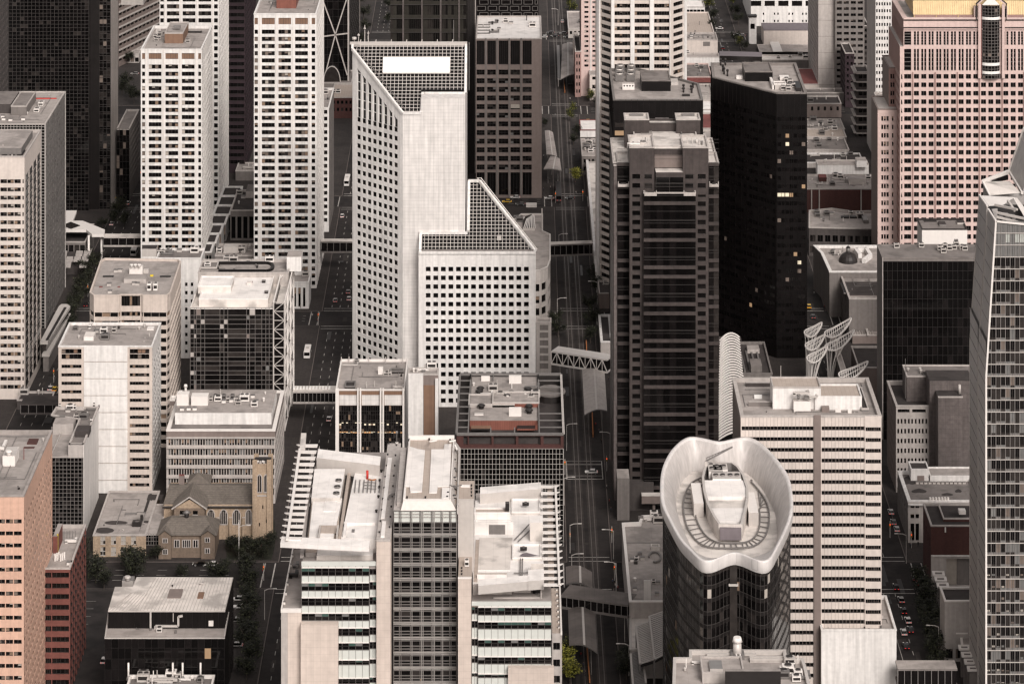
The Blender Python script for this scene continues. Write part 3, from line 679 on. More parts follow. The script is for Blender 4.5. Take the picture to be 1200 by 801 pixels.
# low white building behind (between banded block and first white tower)
p, z = rect(183, 236, 302, 420, 290.5); b = Bld('white_building', 'plain white building with two columns of small windows behind the banded block', p, z)
f = b.AB(0); b.facade(f, 0, z, b.cols(f, [(216.8,219.8),(223.6,226.4)]), b.rows([(331+9.8*i, 335.3+9.8*i) for i in range(9)]), WW_, GK)
for j in (1,2,3): b.plain(b.AB(j), 0, z, WW_)
b.roof(deck=RG_2, cop=WW_); b.rb('canopy', 213, 231, 312.5, 322, 310.5, 0, BP_2); zr = z-1
b.unit(186, 298, zr, 5, 2, 1.5); b.scatter(186, 232, 293, 299.5, zr, 8, 4)
b.rb(P_, 166, 183, 291.5, 300.5, 287, zr, ML_, RD_); b.done()
# roof with the horseshoe track, behind the dark glass building
p, z = rect(232, 338, 319, 470, 303.5); b = Bld('flat_building', 'long low roof with a dark horseshoe-shaped gutter behind the white penthouse', p, z)
for j in range(4): b.plain(b.AB(j), 0, z, LC_)
b.roof(deck=RG_, cop=LC_); zr = z-1
hp = [(256, 309.2)]+[(312+8*cos(a), 313.7-4.6*sin(a)) for a in [pi/2-k*pi/8 for k in range(9)]]+[(256, 318.3)]
m = MB(); pts = [(*G(a, c, zr), zr+.3) for a, c in hp]; m.tube(pts, .55, BP_); m.build('gutter', b.root)
b.rb('lower_roof', 234, 254, 313, 316.5, 305.5, zr, MG_, RG_2, par=ML_); b.scatter(262, 330, 305, 308, zr, 9, 9); b.unit(243, 312.5, zr+1, 2.4, 2, 1.2, 'ac', MW_)
b.rb(P_, 336, 353, 301, 318, 294, zr, WW_, RG_); b.done()
p, z = rect(318, 362, 330, 362, 319); b = Bld('flat_building', 'small white flat-roofed building at the foot of the third white tower', p, z)
b.facade(b.AB(0), 0, z, even(flen(b.AB(0)), 7, .5, 1, 1), [(1, z-2.5)], WW_, GD)
for j in (1,2,3): b.plain(b.AB(j), 0, z, WW_)
b.roof(cop=WW_); b.scatter(325, 358, 321, 327, z-1, 3, 12); b.done()
p, z = rect(252, 300, 299, 330, 285); b = Bld('flat_building', 'cluttered grey roof with pale ducts at the foot of the stepped terraces', p, z)
for j in range(4): b.plain(b.AB(j), 0, z, GC_)
b.roof(deck=RG_); b.scatter(256, 296, 287, 297, z-1, 18, 21); b.rb(P_, 262, 279, 289, 297, 286, z-1, ML_); b.done()
# dark glass building with white truss and white penthouse
p, z = rect(223, 320, 360.5, 505, 317); b = Bld('glass_building', 'dark glass block with a white roof enclosure and a white truss at its corner', p, z)
f, s = b.AB(0), b.AB(1); uu = [b.u(f, q) for q in (223, 227.5, 230, 235.3, 240, 257.8, 262.5, 267, 289, 292.5, 299, 306.8, 311.5, 315.5)]; zz = b.rows([(369.2, 374), (379.5, 385), (391,396), (402, 406.5), (412.5, 418), (423, 428), (434, 439), (445,450), (456, 461), (467, 472), (478,483)]); zz = sorted([q for r_ in zz for q in r_])
R = random.Random(4); panel = {}
def gf(u, zc):
    k = (round(u, 1), round(zc, 1))
    wide = min(abs(u-q) for q in [(uu[i]+uu[i+1])/2 for i in (5, 7)]) < .3
    return R.choice(['glass_grey', BP_2, LC_]) if R.random() < (.04 if wide else .11) else R.choice([GB_, GB_, GD_, GM_])
b.curtain(f, 0, z, uu, zz, bm=MG_2, bw=.17, bd=.15, single=True, gfun=gf)
L = flen(s); b.curtain(s, 0, z, lines(0, L, 4), lines(0, z, 3.2), GD+[(GM_, 2)], MG_2, .2, .2)
b.plain(b.AB(2), 0, z, MG_); b.plain(b.AB(3), 0, z, MG_); b.roof(ph=1.2, pw=.4, deck=RS_, cop=MW_); zr = z-1.2
q = b.rb(P_, 233, 314, 349.5, 359.2, 321, zr, RS_, RW_, par=RW_); zp = q[4]
b.rb(P_, 232, 271, 334.5, 344, 323, zp-1, RS_, RW_, par=RW_); b.rb(RB_, 289, 295, 331, 334, 329, zp-.5, RS_); b.rb('roof_marking', 291.5, 296, 330, 330.6, 329.2, zp-.2, 'stain_red')
for q in ((309, 331.5), (312, 344)): b.unit(*q, zp-.5, 1.3, 1.2, .9, 'hatch', MD_)
# corner truss tower
tr = MB(); xa, xb, Dt = PX(320.6, p[0][1]), PX(333.5, p[0][1]), p[0][1]; zt = ZZ(354, Dt)
for x in (xa, xb): tr.box(x-.22, x+.22, Dt-.22, Dt+.22, 0, zt, ML_)
n = 0; y = 354
while y < 500:
    za, zb = ZZ(y, Dt), max(0, ZZ(y+10.6, Dt)); tr.beam((xa,Dt,za),(xb,Dt,za), .25, .25, ML_)
    tr.beam((xa,Dt,za),(xb,Dt,zb), .22, .22, ML_) if n % 2 else tr.beam((xb,Dt,za),(xa,Dt,zb), .22, .22, ML_); n += 1; y += 10.6
tr.build('truss', b.root)
tr = MB(); D2 = Dt+46; xr = PX(345.5, D2); zt2 = ZZ(323, D2)
tr.box(xa, xb, Dt+1, Dt+1.4, 0, zt-1, GD_)
for D_ in (Dt+.4, Dt+15, Dt+30, D2):
    tr.box(xb-.3, xb+.3, D_-.3, D_+.3, 0, zt, MW_)
for z_ in lines(0, zt, 6.4): tr.beam((xb, Dt, z_), (xb, D2, z_), .4, .4, MW_)
for i in range(3):
    a, c = Dt+i*15, Dt+(i+1)*15.3
    for k, z_ in enumerate(lines(0, zt, 6.4)[:-1]): tr.beam((xb, a if k % 2 else c, z_), (xb, c if k % 2 else a, z_+6.2), .22, .22, ML_)
tr.beam((xa, Dt, zt), (xa, D2, zt), .5, .5, MW_); tr.beam((xa, D2, zt), (xb, D2, zt), .4, .4, MW_); tr.beam((xa, Dt+30, zt), (xb, D2, zt), .4, .4, MW_)
tr.build('side_frame', b.root); b.done()
m = MB(); m.box(xa+.2, xb-.2, Dt+1.5, D2-.2, 0, zt-3.5, MG_, RS_); m.build('side_wing', b.root)
# pale office with windows in long bands (behind the church)
p, z = rect(195, 322.5, 503.5, 590, 457); z = ZZ(503.5, p[0][1]); b = Bld('office_building', 'pale low office with long window bands and white parapet behind the church', p, z)
f, s = b.AB(0), b.AB(1); L = flen(f); rw = b.rows([(514.2+11.6*i, 521.4+11.6*i) for i in range(6)]); b.facade(f, 0, ZZ(512, b.D), even(L, 40, .72, .6, .3), rw, LC_, GP, 1, rec=.3, frame=None)
b.facade(s, 0, ZZ(512, b.D), even(flen(s), 14, .6, .6, .6), rw, LC_, GD, 1, rec=.3, frame=None, single=False)
b.plain(f, ZZ(512, b.D), z, BP_2); b.plain(s, ZZ(512, b.D), z, BP_2); b.plain(b.AB(2), 0, z, LC_); b.plain(b.AB(3), 0, z, LC_)
b.bands(f, [ZZ(512.4+11.6*i, b.D) for i in range(6)], .5, .5, LC_); b.roof(ph=.6, pw=1.2, cop=MW_, deck=RG_2); zr = z-.6
q = b.rb(P_, 205, 318, 483.5, 497, 456.5, zr, WW_, RG_); zp = q[4]
b.rb('vent_tower', 207, 221, 462, 475, 458, zp, MW_, label='square white box vent'); b.rb('vent_tower', 224, 243.5, 464.5, 475, 460, zp, MW_); b.unit(217.5, 460, zp, 1.5, 1.5, 3, 'vent', MW_)
for i in range(8): b.unit(247+5*i, 470.5-(i % 2)*3, zp, 1.4, 2.4, 1.2, 'ac', [ML_,MG_][i % 2])
for q in ((213,481),(221,480.5),(228,480.5),(262,472),(271,471),(284,466),(296,466),(300,472)): b.unit(*q, zp, 1.4, 1.3, 1, 'hatch', MW_)
b.scatter(250, 312, 461, 479, zp, 9, 31)
b.rb('lean_to', 199, 205, 468, 475, 463, zr, BP_2, MW_, par=MW_); b.done()
# glass and white walled building beside it
p, z = rect(60, 97.5, 521, 632, 476); b = Bld('office_building', 'narrow office with a black glass front and a blank white side wall', p, z)
f, s = b.AB(0), b.AB(1); Lf = flen(f); zg = ZZ(536, b.D)
b.curtain(f, 0, zg, [b.u(f, 60.5+4.45*i) for i in range(9)], [zg-1.33*i*1.0 for i in range(1, 26)], GK+[(GM_, 2.5)], MG_2, .16, .15)
xm = PX(80, b.D); b.wall.box(xm, p[1][0], b.D-.15, b.D+2, zg, z, LC_); b.plain((p[0], (xm, b.D)), zg, zg+.3, LC_)
b.plain(s, 0, z, WW_); b.plain(b.AB(2), 0, z, WW_); b.plain(b.AB(3), 0, z-3, WW_)
b.ribs(s, 0, z, [.3], .5, .2, MW_)
zr = z-1; rp = [(xm, b.D+.3), (p[1][0], b.D+.3), p[2], (PX(66, p[2][1]), p[2][1]), (PX(60, b.D+30), b.D+30), (xm, b.D+26)]; b.roof(poly=rp, ph=1, deck=RG_2)
m = MB(); m.prism([(p[0][0], b.D+.2), (xm-.1, b.D+.2), (xm-.1, b.D+25), (PX(60, b.D+29), b.D+29)], zg-.6, zg+.5, RG_); m.build('lower_roof', b.root)
b.rb('stair_wedge', 62, 86, 496.5, 513, 489, zr-4, LC_, RG_); b.rb('roof_slot', 88, 104, 505, 512, 498, zr, RD_); b.scatter(67, 110, 479, 496, zr, 10, 44)
for q in ((70,479.5),(79,480),(87.5,480.5),(110,478.5),(107,496.5)): b.unit(*q, zr, .9, .9, 1.6, 'ac', MW_)
b.done()
# orange stone tower
p, z = rect(-60, 28, 580, 886, 503.5); b = Bld('office_tower', 'orange stone tower with slanting rows of windows in the lower left corner', p, z)
f, s = b.AB(0), b.AB(1); rw = b.rows(prow(608, 4.9, 14.1, 880))
b.facade(f, 0, z, b.cols(f, [(-59+9.4*i, -50.6+9.4*i) for i in range(8)]+[(16.2, 25.4)]), rw, 'orange_stone', GB, 2, rec=.35, frame=MD_2)
b.facade(s, 0, z, even(flen(s), 14, .72, .6, .4), rw, 'orange_stone', GK, 1, rec=.12, frame=None)
b.plain(b.AB(2), 0, z, 'orange_stone'); b.plain(b.AB(3), 0, z, 'orange_stone'); b.roof(ph=1.1, pw=.7, deck=RG_, cop=RG_); zr = z-1.1
b.rb('cooling_tower', 3, 17.5, 534, 546, 523, zr, MW_, ML_); b.unit(10.2, 533, ZZ(534, DG(546, zr)), 2.3, 2.2, 1.4, 'vent', MW_); b.rb('roof_hatch', 31.5, 43, 519, 520.5, 513.5, zr, 'brown_brick', 'brown_brick'); b.rb('roof_hatch', 27.5, 40, 524.6, 525.2, 523, zr, 'brown_brick')
b.unit(28, 538, zr, .22, .22, 3.5, 'pipe', 'stain_red')
b.unit(1, 528, zr, 2, 6, 1.4, 'duct', MW_); b.done()
# red brick building
p, z = rect(50, 82, 665, 815, 614); b = Bld('brick_building', 'red brick office with a pale roof beside the orange stone tower', p, z)
f, s = b.AB(0), b.AB(1); rw = b.rows([(670.5+12.55*i, 676.6+12.55*i) for i in range(12)])
b.facade(f, 0, z, b.cols(f, [(50.5, 60), (61, 80.8)]), rw, 'red_brick', GK+[(GM_, 1.5)], 4, rec=.5, frame='mull_dark')
b.facade(s, 0, z, even(flen(s), 7, .82, 1, .6), rw, 'red_brick', GK, 1, rec=.15)
b.plain(b.AB(2), 0, z, 'red_brick'); b.plain(b.AB(3), 0, z, 'red_brick'); b.roof(ph=1, pw=.5, deck=RG_, cop=LC_); zr = z-1
b.rb(P_, 62, 67.5, 628, 648, 613, zr, 'red_brick', RG_); b.rb('ladder', 66.7, 68, 626, 647, 625, zr, 'yellow_paint')
for i in range(6): b.unit(64.5+2.2*i, 657-(i % 3), zr, .5, .4, 2.2, 'pipe', MW_)
b.unit(83, 636, zr, 3.5, 2, 1.2, 'duct', MW_); b.unit(81, 662, zr, 1.5, 1.3, 1, 'hatch', MW_)
for i in range(5): b.unit(75+3.4*i, 633, zr, .18, .18, 3, 'pipe', MG_)
b.done()
# black building with pale ribbed roof
D0 = DG(835); z1 = ZZ(746, D0); zu = None
p = rpoly([(123,746),(263,746),(268,716.5),(127,716.5)], z1); b = Bld('black_building', 'black panelled building with a pale ribbed roof and a lower front ledge', p, z1)
f, s = b.AB(0), b.AB(1); R = random.Random(8)
Lf = flen(f); b.curtain(f, 0, z1, lines(0, Lf, 2.0), lines(0, z1, 3.0), bm='black_rib', bw=.12, bd=.1, single=False, gfun=lambda u, zc: 'lit_dim' if (R.random() < .035) else R.choice([GB_,BP_,GB_,GD_]))
b.roof(ph=.5, pw=.3, deck=RG_, cop=ML_); zr = z1-.5
# upper volume
Du = p[0][1]+7.5;
zu = ZZ(716.5, Du); P2 = rpoly([(127,716.5),(263.5,716.5),(273,677.5),(160.5,677),(156,688.5),(135,688.5)], zu); Du = P2[0][1]
wl = MB(); n = len(P2)
for k in range(n):
    a, c = P2[k], P2[(k+1) % n]; wl.face([(*a,0),(*c,0),(*c,zu),(*a,zu)], BP_)
wl.build('upper_wall', b.root)
A2 = (P2[0], P2[1]); b.ribs(A2, zr, zu, lines(0, flen(A2), 1.9), .12, .15, 'black_rib'); b.ribs((P2[1], P2[2]), 0, zu, lines(0, flen((P2[1], P2[2])), 2.2), .15, .15, 'black_rib')
b.bands((P2[1], P2[2]), lines(3, zu-3, 3), .3, .12, 'black_rib')
m = MB(); m.prism(inset(P2, -.1), zu, zu+.35, ML_, RS_); m.build('roof', b.root)
m = MB()
x0_, x1_ = P2[0][0], P2[1][0]
for i in range(34): # standing seams
    t = i/33; a = (lerp(P2[0][0], P2[1][0], t), P2[0][1]+.2); c = (lerp(P2[4][0], P2[2][0], max(0, (t-.05)/.95)), P2[2][1]-12 if t < .22 else P2[2][1]-.3)
    m.beam((*a, zu+.4), (*c, zu+.4), .12, .12, LC_)
m.build('roof_seam', b.root, 'stuff')
b.rb('skylight', 196, 212, 699.6, 700.6, 689.5, zu+.35, BP_2); b.rb('roof_slot', 231, 238, 700, 701, 693, zu+.35, 'brown_screen'); b.unit(236, 685, zu+.35, 1.4, 3, .8, 'duct', ML_); b.unit(202, 687, zu+.35, .6,.6,.6,'vent',MD_)
b.rb('cooling_tower', 143, 156, 680, 688, 674.5, zu-6, ML_, MG_); b.unit(149.5, 680, zu-1.5, 2.4, 2.4, 1.4, 'vent', ML_)
m = MB()
def P3(px, py, zz_): x, y = G(px, py, zz_); return (x, y, zz_)
Dz = p[0][1]+6.8; W3 = lambda px, py: (PX(px, Dz), Dz, ZZ(py, Dz))
m.beam(W3(176.5,717), W3(176.5,738), .5, .5, ML_); m.beam(W3(176.5,738), W3(182,738), .5, .5, ML_); m.tube([W3(182,740), W3(182,733), W3(209,733), W3(209,722), W3(214,721)], .28, ML_); m.beam(W3(203,718), W3(203,728), .2, .2, ML_); m.build('pipe', b.root)
b.unit(186.5, 741, zr, 1.6, 1.6, 1.3, 'ac', MW_); m = MB(); m.box(PX(244.5,Dz), PX(250,Dz), Dz-.1, Dz+.3, ZZ(733,Dz), ZZ(727,Dz), MW_); m.build('wall_vent', b.root)
b.plain(s, 0, z1, BP_); b.plain(b.AB(2), 0, z1, BP_); b.plain(b.AB(3), 0, z1, BP_); b.done()
# small roof in front of it
p, z = rect(146.5, 247, 810, 860, 790); b = Bld('flat_building', 'cluttered grey roof with four white flues at the bottom left edge', p, z)
b.facade(b.AB(0), 0, z, even(flen(b.AB(0)), 8, .6), [(2, z-3)], GC_, GD)
for j in (1,2,3): b.plain(b.AB(j), 0, z, GC_)
b.roof(deck=RG_2, cop=MW_); zr = z-1
for q in (150.5, 202.5, 214, 235):
    m = MB(); x, y = G(q, 796, zr); m.cyl(x, y, zr, zr+5, .28, MW_, 8); m.cyl(x, y, zr, zr+1.2, .8, MG_, 8, .35); m.build('flue', b.root)
b.scatter(150, 243, 793, 804, zr, 22, 6); b.unit(190, 799, zr, 9, 3, 1.4, 'duct', ML_); b.done()
# flat-roofed yellow brick hall left of the church
p, z = rect(109, 171, 626, 652.5, 574.5); b = Bld('church_hall', 'flat-roofed yellow brick hall with white window strips, left of the church', p, z)
f, s = b.AB(0), b.AB(1); cs = b.cols(f, [(117.5,123.5),(130,136),(141.5,147.5),(153.5,159.5)])
b.facade(f, 0, z, cs, b.rows([(628,638),(640.5,651)]), 'sandstone', [('blind_pale', 2), (GM_, 1)], 2, 2, rec=.3, frame='mull_white', bw=.2)
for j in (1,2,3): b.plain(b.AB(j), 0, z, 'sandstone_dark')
b.roof(ph=.4, deck=RG_, cop=LC_); zr = z-.4
for (x, y, w_, h_) in ((136,612,14,2.5),(122,621,12,3.5),(172,611,4,1.5)):
    m = MB(); m.prism(rpoly([(x+w_*cos(a), y+h_*sin(a)) for a in [k*pi/5 for k in range(10)]][::-1], zr+.03), zr-.02, zr+.03, RD_); m.build('roof_puddle', b.root)
b.rb('roof_slot', 168, 171, 600, 600.5, 578, zr, MD_); b.unit(160, 617, zr, 3, 2.5, 1.5, 'ac', MD_); b.unit(166,610,zr,1,1,2,'pipe',MD_); b.rb('rooflight', 146, 160, 602, 603, 600, zr, MG_)
b.rb('roof_patch', 172, 190, 585, 585.6, 579, zr, RD_); b.done()
p, z = rect(171, 186, 625, 652, 590); b = Bld('entrance_hall', 'glazed entrance link between the yellow brick hall and the church', p, z)
b.curtain(b.AB(0), 4, z, lines(0, flen(b.AB(0)), .8), lines(4, z, 1.1), GD, MG_2, .15, .15); b.plain(b.AB(0), 0, 4, MD_)
for j in (1,2,3): b.plain(b.AB(j), 0, z, GC_)
b.roof(ph=.3, deck=RG_, pw=.3); b.done()
# ================================================================== church
def P3(px, py, z): x, y = G(px, py, z); return (x, y, z)
Dc = 1028; S = Dc/F
t = thing('stone_church', 'sandstone church with a square tower, slate roof and pointed windows on the street corner', 'church', (PX(250, Dc), Dc, 0))
Dn = 1042                                              # nave wall facing us
def X_(px, D=Dn): return PX(px, D)
zn = ZZ(591.5, Dn); m = MB(); m.box(X_(192), X_(296), Dn, Dn+21, 0, zn, 'sandstone'); m.build('wall', t)
r = MB()
x0, x1 = X_(190.5), X_(296.5); ym = Dn+10.5; zrg = ZZ(567.5, ym)
r.face([(x0,Dn-.6,zn-.4),(x1,Dn-.6,zn-.4),(x1,ym,zrg),(x0+1.2,ym,zrg)], 'shingle'); r.face([(x1,Dn+21.6,zn-.4),(x0,Dn+21.6,zn-.4),(x0+1.2,ym,zrg),(x1,ym,zrg)], 'shingle')
r.face([(x0,Dn+21.6,zn-.4),(x0,Dn-.6,zn-.4),(x0+1.2,ym,zrg)], 'sandstone'); r.face([(x1,Dn-.6,zn-.4),(x1,Dn+21.6,zn-.4),(x1,ym,zrg)], 'sandstone')
r.box(x0, x1, Dn-.75, Dn-.55, zn-.75, zn-.35, MD_); r.build('roof', t)
def arch_window(name, xa, xb, D, za, zb, parent, inn=-.05):
    """pointed window: glass, three mullions and a stone surround standing proud"""
    m = MB(); w = (xb-xa)/2; xc = (xa+xb)/2; pts = [(xa,za),(xb,za),(xb,zb-w*1.2)]
    for k in range(1, 6): a = k*pi/10; pts.append((xc+w*cos(a)*(1-.12*sin(2*a)), zb-w*1.2+w*1.2*sin(a)))
    pts += [(2*xc-p[0], p[1]) for p in pts[2:-1]][::-1]
    m.face([(p[0], D-.06, p[1]) for p in pts], GM_)
    for k in range(len(pts)):
        a, b = pts[k], pts[(k+1) % len(pts)]; m.beam((a[0],D-.1,a[1]),(b[0],D-.1,b[1]), .28, .28, LC_)
    n = 3 if w > 1 else 1
    for k in range(1, n+1):
        x = xa+(xb-xa)*k/(n+1); m.beam((x,D-.12,za),(x,D-.12,zb-w*.5), .14, .14, LC_)
    m.build(name, parent)
for a, b in ((243,251.5),(257.8,266.5),(272.8,281.5),(288,295)): arch_window('window', X_(a), X_(b), Dn, ZZ(614 if a > 250 else 606, Dn), ZZ(596.5, Dn), t)
bt = MB()
for q in (253.8, 268.8, 284): bt.box(X_(q), X_(q)+.9, Dn-1, Dn, 0, zn-4, 'sandstone', LC_)
bt.build('buttress', t)
# cross gable
m = MB(); xa, xb = X_(206), X_(241.5); zg = ZZ(595, Dn-5); Dg = Dn-5; xm = (xa+xb)/2; zt = ZZ(585, Dg)
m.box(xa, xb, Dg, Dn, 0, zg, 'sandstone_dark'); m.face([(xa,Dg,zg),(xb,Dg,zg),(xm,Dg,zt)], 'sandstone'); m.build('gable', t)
m = MB(); zp = zt+.9
m.face([(xa-.8,Dg-.4,zg-.3),(xm,Dg-.4,zp),(xm,ym-2,zp+.3),(xa-.8,Dn+4,zg-.3)], 'shingle'); m.face([(xb+.8,Dg-.4,zg-.3),(xb+.8,Dn+4,zg-.3),(xm,ym-2,zp+.3),(xm,Dg-.4,zp)], 'shingle')
m.beam((xa-.8,Dg-.5,zg-.2),(xm,Dg-.5,zp+.1), .3, .4, LC_); m.beam((xm,Dg-.5,zp+.1),(xb+.8,Dg-.5,zg-.2), .3, .4, LC_); m.build('gable_roof', t)
for a, b in ((212.8,218.5),(228,233.5)):
    m = MB(); m.box(X_(a), X_(b), Dg-.1, Dg, ZZ(602.3,Dg), ZZ(598,Dg), GB_); m.box(X_(a)-.1, X_(b)+.1, Dg-.2, Dg-.02, ZZ(603,Dg), ZZ(602.3,Dg), LC_); m.build('window', t)
m = MB(); xq = X_(232, ym+6); m.box(X_(220.5,ym+3), X_(245,ym+3), ym+3, ym+4, zn, zrg-1, 'shingle')
a, b, c = (X_(219,ym+5),ym+5,zrg-1.6),(X_(246.5,ym+5),ym+5,zrg-1.6),(X_(232,ym+8),ym+8,ZZ(553.5,ym+8)); m.face([a,b,c], 'shingle'); m.face([b,(b[0],ym+14,b[2]),c], 'shingle'); m.face([(a[0],ym+14,a[2]),a,c], 'shingle'); m.build('rear_roof', t)
m = MB(); x = X_(213, ym+2); m.box(x-.9, x+.9, ym+1, ym+2.6, zn, ZZ(556, ym+2), BP_2, 'stain_red'); m.build('chimney', t)
# tower
Dt = 1040; xa, xb = PX(296.8, Dt), PX(317.5, Dt); zt = ZZ(543, Dt); dp = xb-xa
m = MB(); m.box(xa, xb, Dt, Dt+dp, 0, zt, 'sandstone')
for x in (xa, xb-1.1):
    for y in (Dt-.5, Dt+dp-.6): m.box(x-.25, x+1.35, y, y+1.1, 0, zt+1.2, 'sandstone')
for k in range(4): m.box(xa+.9+k*1.2, xa+1.6+k*1.2, Dt-.1, Dt+.35, zt, zt+.9, LC_)
m.build('tower', t)
m = MB(); m.box(xa+.2, xb-.2, Dt+.4, Dt+dp-.4, zt+.02, zt+.35, RD_); m.box(xa+.5, xb-.5, Dt-.02+.5, Dt+1.6, zt+.3, zt+1.6, MD_)
for k in range(4): m.box(xa-.2+k*1.6, xa+.3+k*1.6, Dt-.3, Dt+.1, zt+.6, zt+1.1, MW_)
m.build('belfry_roof', t)
for a, b in ((301.5,306.8),(309.3,314.5)): arch_window('belfry_window', PX(a,Dt), PX(b,Dt), Dt, ZZ(576.5,Dt), ZZ(555.5,Dt), t)
m = MB()
for a, y in ((308,591.5),(304,612),(312.3,608)): m.box(PX(a-.6,Dt), PX(a+.6,Dt), Dt-.07, Dt, ZZ(y+4,Dt), ZZ(y,Dt), GB_)
m.build('slit_window', t); m = MB(); m.box(xa-.15, xb+.15, Dt-.25, Dt-.01, ZZ(581,Dt), ZZ(579.6,Dt), LC_); m.build('string_course', t)
# parish house in front
Dp = 1026; zh = ZZ(626, Dp); xa, xb = PX(186,Dp), PX(252,Dp)
t2 = thing('parish_house', 'two-storey sandstone parish house with corner gables and hipped roof in front of the church', 'house', (xa, Dp, 0))
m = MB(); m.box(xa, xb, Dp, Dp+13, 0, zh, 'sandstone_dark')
for a, b in ((186.2,201),(236.2,252)):
    m.box(PX(a,Dp), PX(b,Dp), Dp-1.2, Dp, 0, zh, 'sandstone_dark'); m.face([(PX(a,Dp),Dp-1.2,zh),(PX(b,Dp),Dp-1.2,zh),(PX((a+b)/2,Dp),Dp-1.2,zh+1.6)], 'sandstone_dark')
m.build('wall', t2)
m = MB(); zr_ = ZZ(606, Dp+6); a1, b1 = xa+3.4, xb-3.6; e = .7
m.face([(xa-e,Dp-e,zh),(xb+e,Dp-e,zh),(b1,Dp+6,zr_),(a1,Dp+6,zr_)], 'shingle'); m.face([(xb+e,Dp-e,zh),(xb+e,Dp+13.5,zh),(b1,Dp+8,zr_),(b1,Dp+6,zr_)], 'shingle')
m.face([(xb+e,Dp+13.5,zh),(xa-e,Dp+13.5,zh),(a1,Dp+8,zr_),(b1,Dp+8,zr_)], 'shingle'); m.face([(xa-e,Dp+13.5,zh),(xa-e,Dp-e,zh),(a1,Dp+6,zr_),(a1,Dp+8,zr_)], 'shingle'); m.face([(a1,Dp+6,zr_),(b1,Dp+6,zr_),(b1,Dp+8,zr_),(a1,Dp+8,zr_)], 'shingle')
for a, b in ((186.2,201),(236.2,252)):
    xc = PX((a+b)/2,Dp); m.face([(PX(a,Dp)-.4,Dp-1.6,zh+.1),(xc,Dp-1.6,zh+1.9),(xc,Dp+3,zh+2.2),(PX(a,Dp)-.4,Dp+1,zh+.1)], 'shingle'); m.face([(PX(b,Dp)+.4,Dp-1.6,zh+.1),(PX(b,Dp)+.4,Dp+1,zh+.1),(xc,Dp+3,zh+2.2),(xc,Dp-1.6,zh+1.9)], 'shingle')
m.build('roof', t2)
m = MB(); xc, yc = PX(219,Dp+7), Dp+6.5; m.cyl(xc, yc, zr_-1, zr_+1.5, .8, MD_, 10); m.cyl(xc, yc, zr_+1.5, zr_+2.3, 1.5, MG_, 12, .2); m.build('ventilator', t2)
for (a, b, y0, y1, dd, n) in ((191,196,631,635,1.2,2),(191,196,643.5,648.5,1.2,2),(204.5,210,632.5,640.5,0,2),(214,223,632.5,640.5,0,4),(226.5,232,632.5,640.5,0,2),(240.5,245.5,630,634.5,1.2,2),(240.5,245.5,642.5,647.5,1.2,2)):
    D_ = Dp-dd-.02; m = MB(); xa_, xb_ = PX(a,D_), PX(b,D_); za, zb = ZZ(y1,D_), ZZ(y0,D_); m.box(xa_-.2, xb_+.2, D_-.1, D_+.01, za-.2, zb+.2, LC_)
    for k in range(n): w = (xb_-xa_)/n; m.box(xa_+w*k+.14, xa_+w*(k+1)-.14, D_-.16, D_-.08, za, zb, GB_)
    m.build('window', t2)
# ================================================================== white stepped tower, its lower wing
DT, DW = 1180.0, 1173.6
A = lambda px, D: PX(px, D)
def slope_tower(name, label, poly, Dfr, zfr, zback, faces, deck_start):
    pass
zlo = ZZ(133, DT); zst = ZZ(109.5, DT+7.6); ztp = ZZ(53, DT+22); Dr = DT+22.5
xl, xc, xs, xr = A(413, DT+21), A(472, DT), A(493.5, DT), A(545, DT)
poly = [(xc,DT),(xs,DT),(xr,DT),(xr,DT+52),(xl,DT+52),(xl,DT+21)]
b = Bld('stepped_tower', 'tall white tower with a sloping gridded glass roof carrying a blank white sign', poly, ztp)
slope = (ztp-zlo)/22.5; zat = lambda y: zlo+(y-DT)*slope
ch = ((xl, DT+21), (xc, DT)); Lc = flen(ch)
cpx = [(418.3+6.2*i, 422.5+6.2*i) for i in range(8)]; cs = b.cols(ch, cpx)
zrow = lambda k, h: (ZZ(137+10.25*k+h, DT+21*.9), ZZ(137+10.25*k, DT+21*.9))
rws = [zrow(k, 5.6) for k in range(0, 30)]
b.facade(ch, 0, zlo-6, cs, rws, WW_, GK, 1, rec=.3, frame=None)
# upper part of the chamfered face: window tops follow the slope
d = ((ch[1][0]-ch[0][0])/Lc, (ch[1][1]-ch[0][1])/Lc); nn = (-d[1], d[0])
Q = lambda u, z, k=0: (ch[0][0]+d[0]*u+nn[0]*k, ch[0][1]+d[1]*u+nn[1]*k, z)
ztop = lambda u: zat(ch[0][1]+d[1]*u); z5 = zlo-6; last = 0
for (u0, u1) in cs:
    t0, t1 = ztop(u0)-5, ztop(u1)-5
    b.wall.face([Q(last,z5),Q(u0,z5),Q(u0,ztop(u0)),Q(last,ztop(last))], WW_)
    if t1-z5 > 1.2:
        b.wall.face([Q(u0,t0),Q(u1,t1),Q(u1,ztop(u1)),Q(u0,ztop(u0))], WW_); b.wall.face([Q(u0,t0,.7),Q(u1,t1,.7),Q(u1,t1),Q(u0,t0)], WW_)
        b.wall.face([Q(u0,z5,.7),Q(u0,t0,.7),Q(u0,t0),Q(u0,z5)], WW_); b.wall.face([Q(u1,z5),Q(u1,t1),Q(u1,t1,.7),Q(u1,z5,.7)], WW_)
        m = MB(); m.face([Q(u0,z5,.7),Q(u1,z5,.7),Q(u1,t1,.7),Q(u0,t0,.7)], GB_); zz_ = z5+3.4
        while zz_ < t1: m.beam(Q(u0,zz_,.6), Q(u1,zz_,.6), .3, .25, WW_); zz_ += 3.4
        m.build('tall_window', b.root)
    else: b.wall.face([Q(u0,z5),Q(u1,z5),Q(u1,ztop(u1)),Q(u0,ztop(u0))], WW_)
    last = u1
b.wall.face([Q(last,z5),Q(Lc,z5),Q(Lc,ztop(Lc)),Q(last,ztop(last))], WW_)
